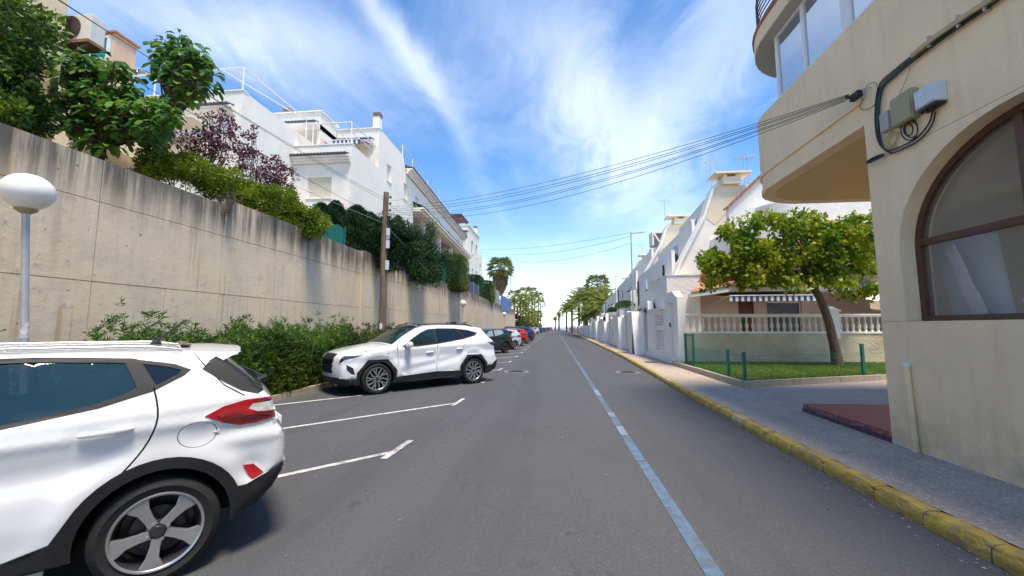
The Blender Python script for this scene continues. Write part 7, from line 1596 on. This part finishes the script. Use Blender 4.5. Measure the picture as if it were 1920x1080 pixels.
for px, top, Y, lab in ((1048, 590, 150, 'lone slim palm by the end of the road'), (1041, 598, 190, 'smallest palm at the very end of the road')):
    c = at_y(px, top, Y); date_palm('date_palm', lab, (c.x, Y, 0), c.z - .6, 2.4, 24, PALMM, 90 + Y, .35)
pl = at_z(910, 650, 0); date_palm('palm_shrub', 'young trunkless palm by the wall behind the white suv', (-6.7, 26.5, .2), .25, 1.9, 26, leafmat('grey_green_frond', [(.06, .09, .05), (.12, .16, .08)], .2), 99)
# hedge tops and planting on the right hand walls
for i, (x, y, z, w, d, h, lab) in enumerate(((5.2, 30.5, 3.05, 1.1, 3.2, .45, 'long clipped green hedge on top of the second house front'), (5.0, 35.5, 2.9, .7, 1.4, .35, 'small rounded hedge further along the same house front'), (5.0, 21.3, 2.35, .6, 1.5, .35, 'green planting behind the white wall left of the nearest arched door'), (5.05, 24.0, 2.2, .5, 1.6, .3, 'trailing greenery above the second gate in the white walls'), (5.0, 39.0, 2.2, .6, 1.2, .4, 'small climbing plant on the far white garden wall'))):
    t = thing('wall_top_hedge', lab, 'hedge', (x, y, z)); g = np.random.default_rng(i); k = 3600; P = g.uniform(-1, 1, (k, 3)); P = P / np.maximum(1, np.linalg.norm(P, axis=1, keepdims=True)) * [w * .6, d * .6, h]; P[:, 2] = np.abs(P[:, 2]); D = g.normal(size=P.shape) + norm(P) * 1.2
    V, F = leaves(P, D, .09 * g.uniform(.6, 1.3, k), .045, .05); link('foliage', fast_mesh('foliage', V, F), leafmat('bright_hedge_leaf', [(.02, .07, .015), (.05, .13, .02), (.10, .18, .03)], .2), t)
t = thing('roof_slope', 'short terracotta tiled slope above the garden wall of the second house', 'roof', (5.3, 26.0, 2.4)); b = MB()
for i in range(9): b.add([(0, 0 + i * .22, 0), (0, .2 + i * .22, 0), (1.0, .2 + i * .22, 1.05), (1.0, i * .22, 1.05), (0, 0 + i * .22, -.06), (0, .2 + i * .22, -.06), (1.0, .2 + i * .22, .99), (1.0, i * .22, .99)], [(0, 1, 2, 3), (7, 6, 5, 4), (0, 4, 5, 1), (1, 5, 6, 2), (2, 6, 7, 3), (3, 7, 4, 0)])
tag(b.build('roof_tile', TERRA, t), kind='stuff')

# the spreading tree in the grass bed
TY = 15.3; tb = at_y(1570, 671, TY); TB = Vector((tb.x, TY, .2)); t = thing('mulberry_tree', 'spreading broad leaved tree with leaning trunk in the raised grass bed', 'tree', TB); m = MB()
tp = [Vector((0, 0, -.05))] + [at_y(x, y, TY) - TB for x, y in ((1565, 650), (1553, 600), (1538, 560), (1522, 535))]
m.tube(tp, [.19, .145, .13, .12, .11], 12); fork = tp[-1]; limbs = []
for x, y, dy in ((1505, 480, .3), (1485, 440, -.6), (1535, 470, .8), (1560, 440, -.5), (1430, 500, -.4), (1380, 480, .6), (1600, 490, .3), (1630, 470, -.7), (1450, 450, 1.1), (1590, 420, .9), (1510, 410, .2), (1350, 500, -.2)):
    q = at_y(x, y, TY + dy) - TB; mid = at_y(1505 if x < 1530 else 1545, 498, TY + dy * .3) - TB; branch_tube(m, fork, mid, .11, .075, .06, 8, 6); limbs.append(branch_tube(m, mid, q, .07, .02, .10, 6, 8))
m.build('trunk', BARK, t, True, ang=70)
cl = ellipse_px(1490, 446, 140, 44, 104, 61) + ellipse_px(1400, 492, 88, 34, 56, 62) + ellipse_px(1580, 482, 76, 50, 68, 63) + ellipse_px(1600, 430, 50, 32, 18, 64) + ellipse_px(1336, 498, 24, 36, 16, 65) + ellipse_px(1440, 524, 100, 14, 20, 66) + ellipse_px(1600, 540, 50, 12, 10, 67)
cl = [(x, y) for x, y in cl if x < 1668]
C = np.array([tuple(at_y(x, y, TY + random.uniform(-.9, .9)) - TB) for x, y in cl]); k = 62
P, d = clump_points(C, .27 * RNG.uniform(.6, 1.6, len(C)), k, .15); D = RNG.normal(size=P.shape) * .9; D[:, 2] -= .35; V, F = leaves(P, D, .17 * RNG.uniform(.45, 1.3, len(P)), .135 * RNG.uniform(.7, 1.2, len(P)), .06, .1); link('crown', fast_mesh('crown', V, F), MULM, t)
# ivy clump on the garden corner, and fallen bits on road and pavement
k = 2600; y = RNG.uniform(1.6, 26, k); x = RNG.uniform(-5.5, 7, k); e = RNG.random(k); x = np.where(e < .35, np.array([kx(v) for v in y]) - .02 - np.abs(RNG.normal(size=k)) * .10, np.where(e < .5, 4.17 - np.abs(RNG.normal(size=k)) * .08, np.where(e < .62, -5.9 + np.abs(RNG.normal(size=k)) * .2, x))); z = np.where(x > 3.1, .128, .008); ok = (x < np.array([kx(v) for v in y]) - .01) | ((x > 3.3) & (x < 4.17)); P = np.column_stack([x, y, z])[ok]; D = RNG.normal(size=P.shape); D[:, 2] = .05
V, F = leaves(P, D, RNG.uniform(.012, .035, len(P)), .012, .08); tag(link('litter', fast_mesh('litter', V, F), leafmat('litter_bits', [(.10, .08, .05), (.25, .2, .12), (.4, .37, .3)], .1)), 'tiny dry leaves and pale grit scattered over the road and pavement', 'litter', kind='stuff')
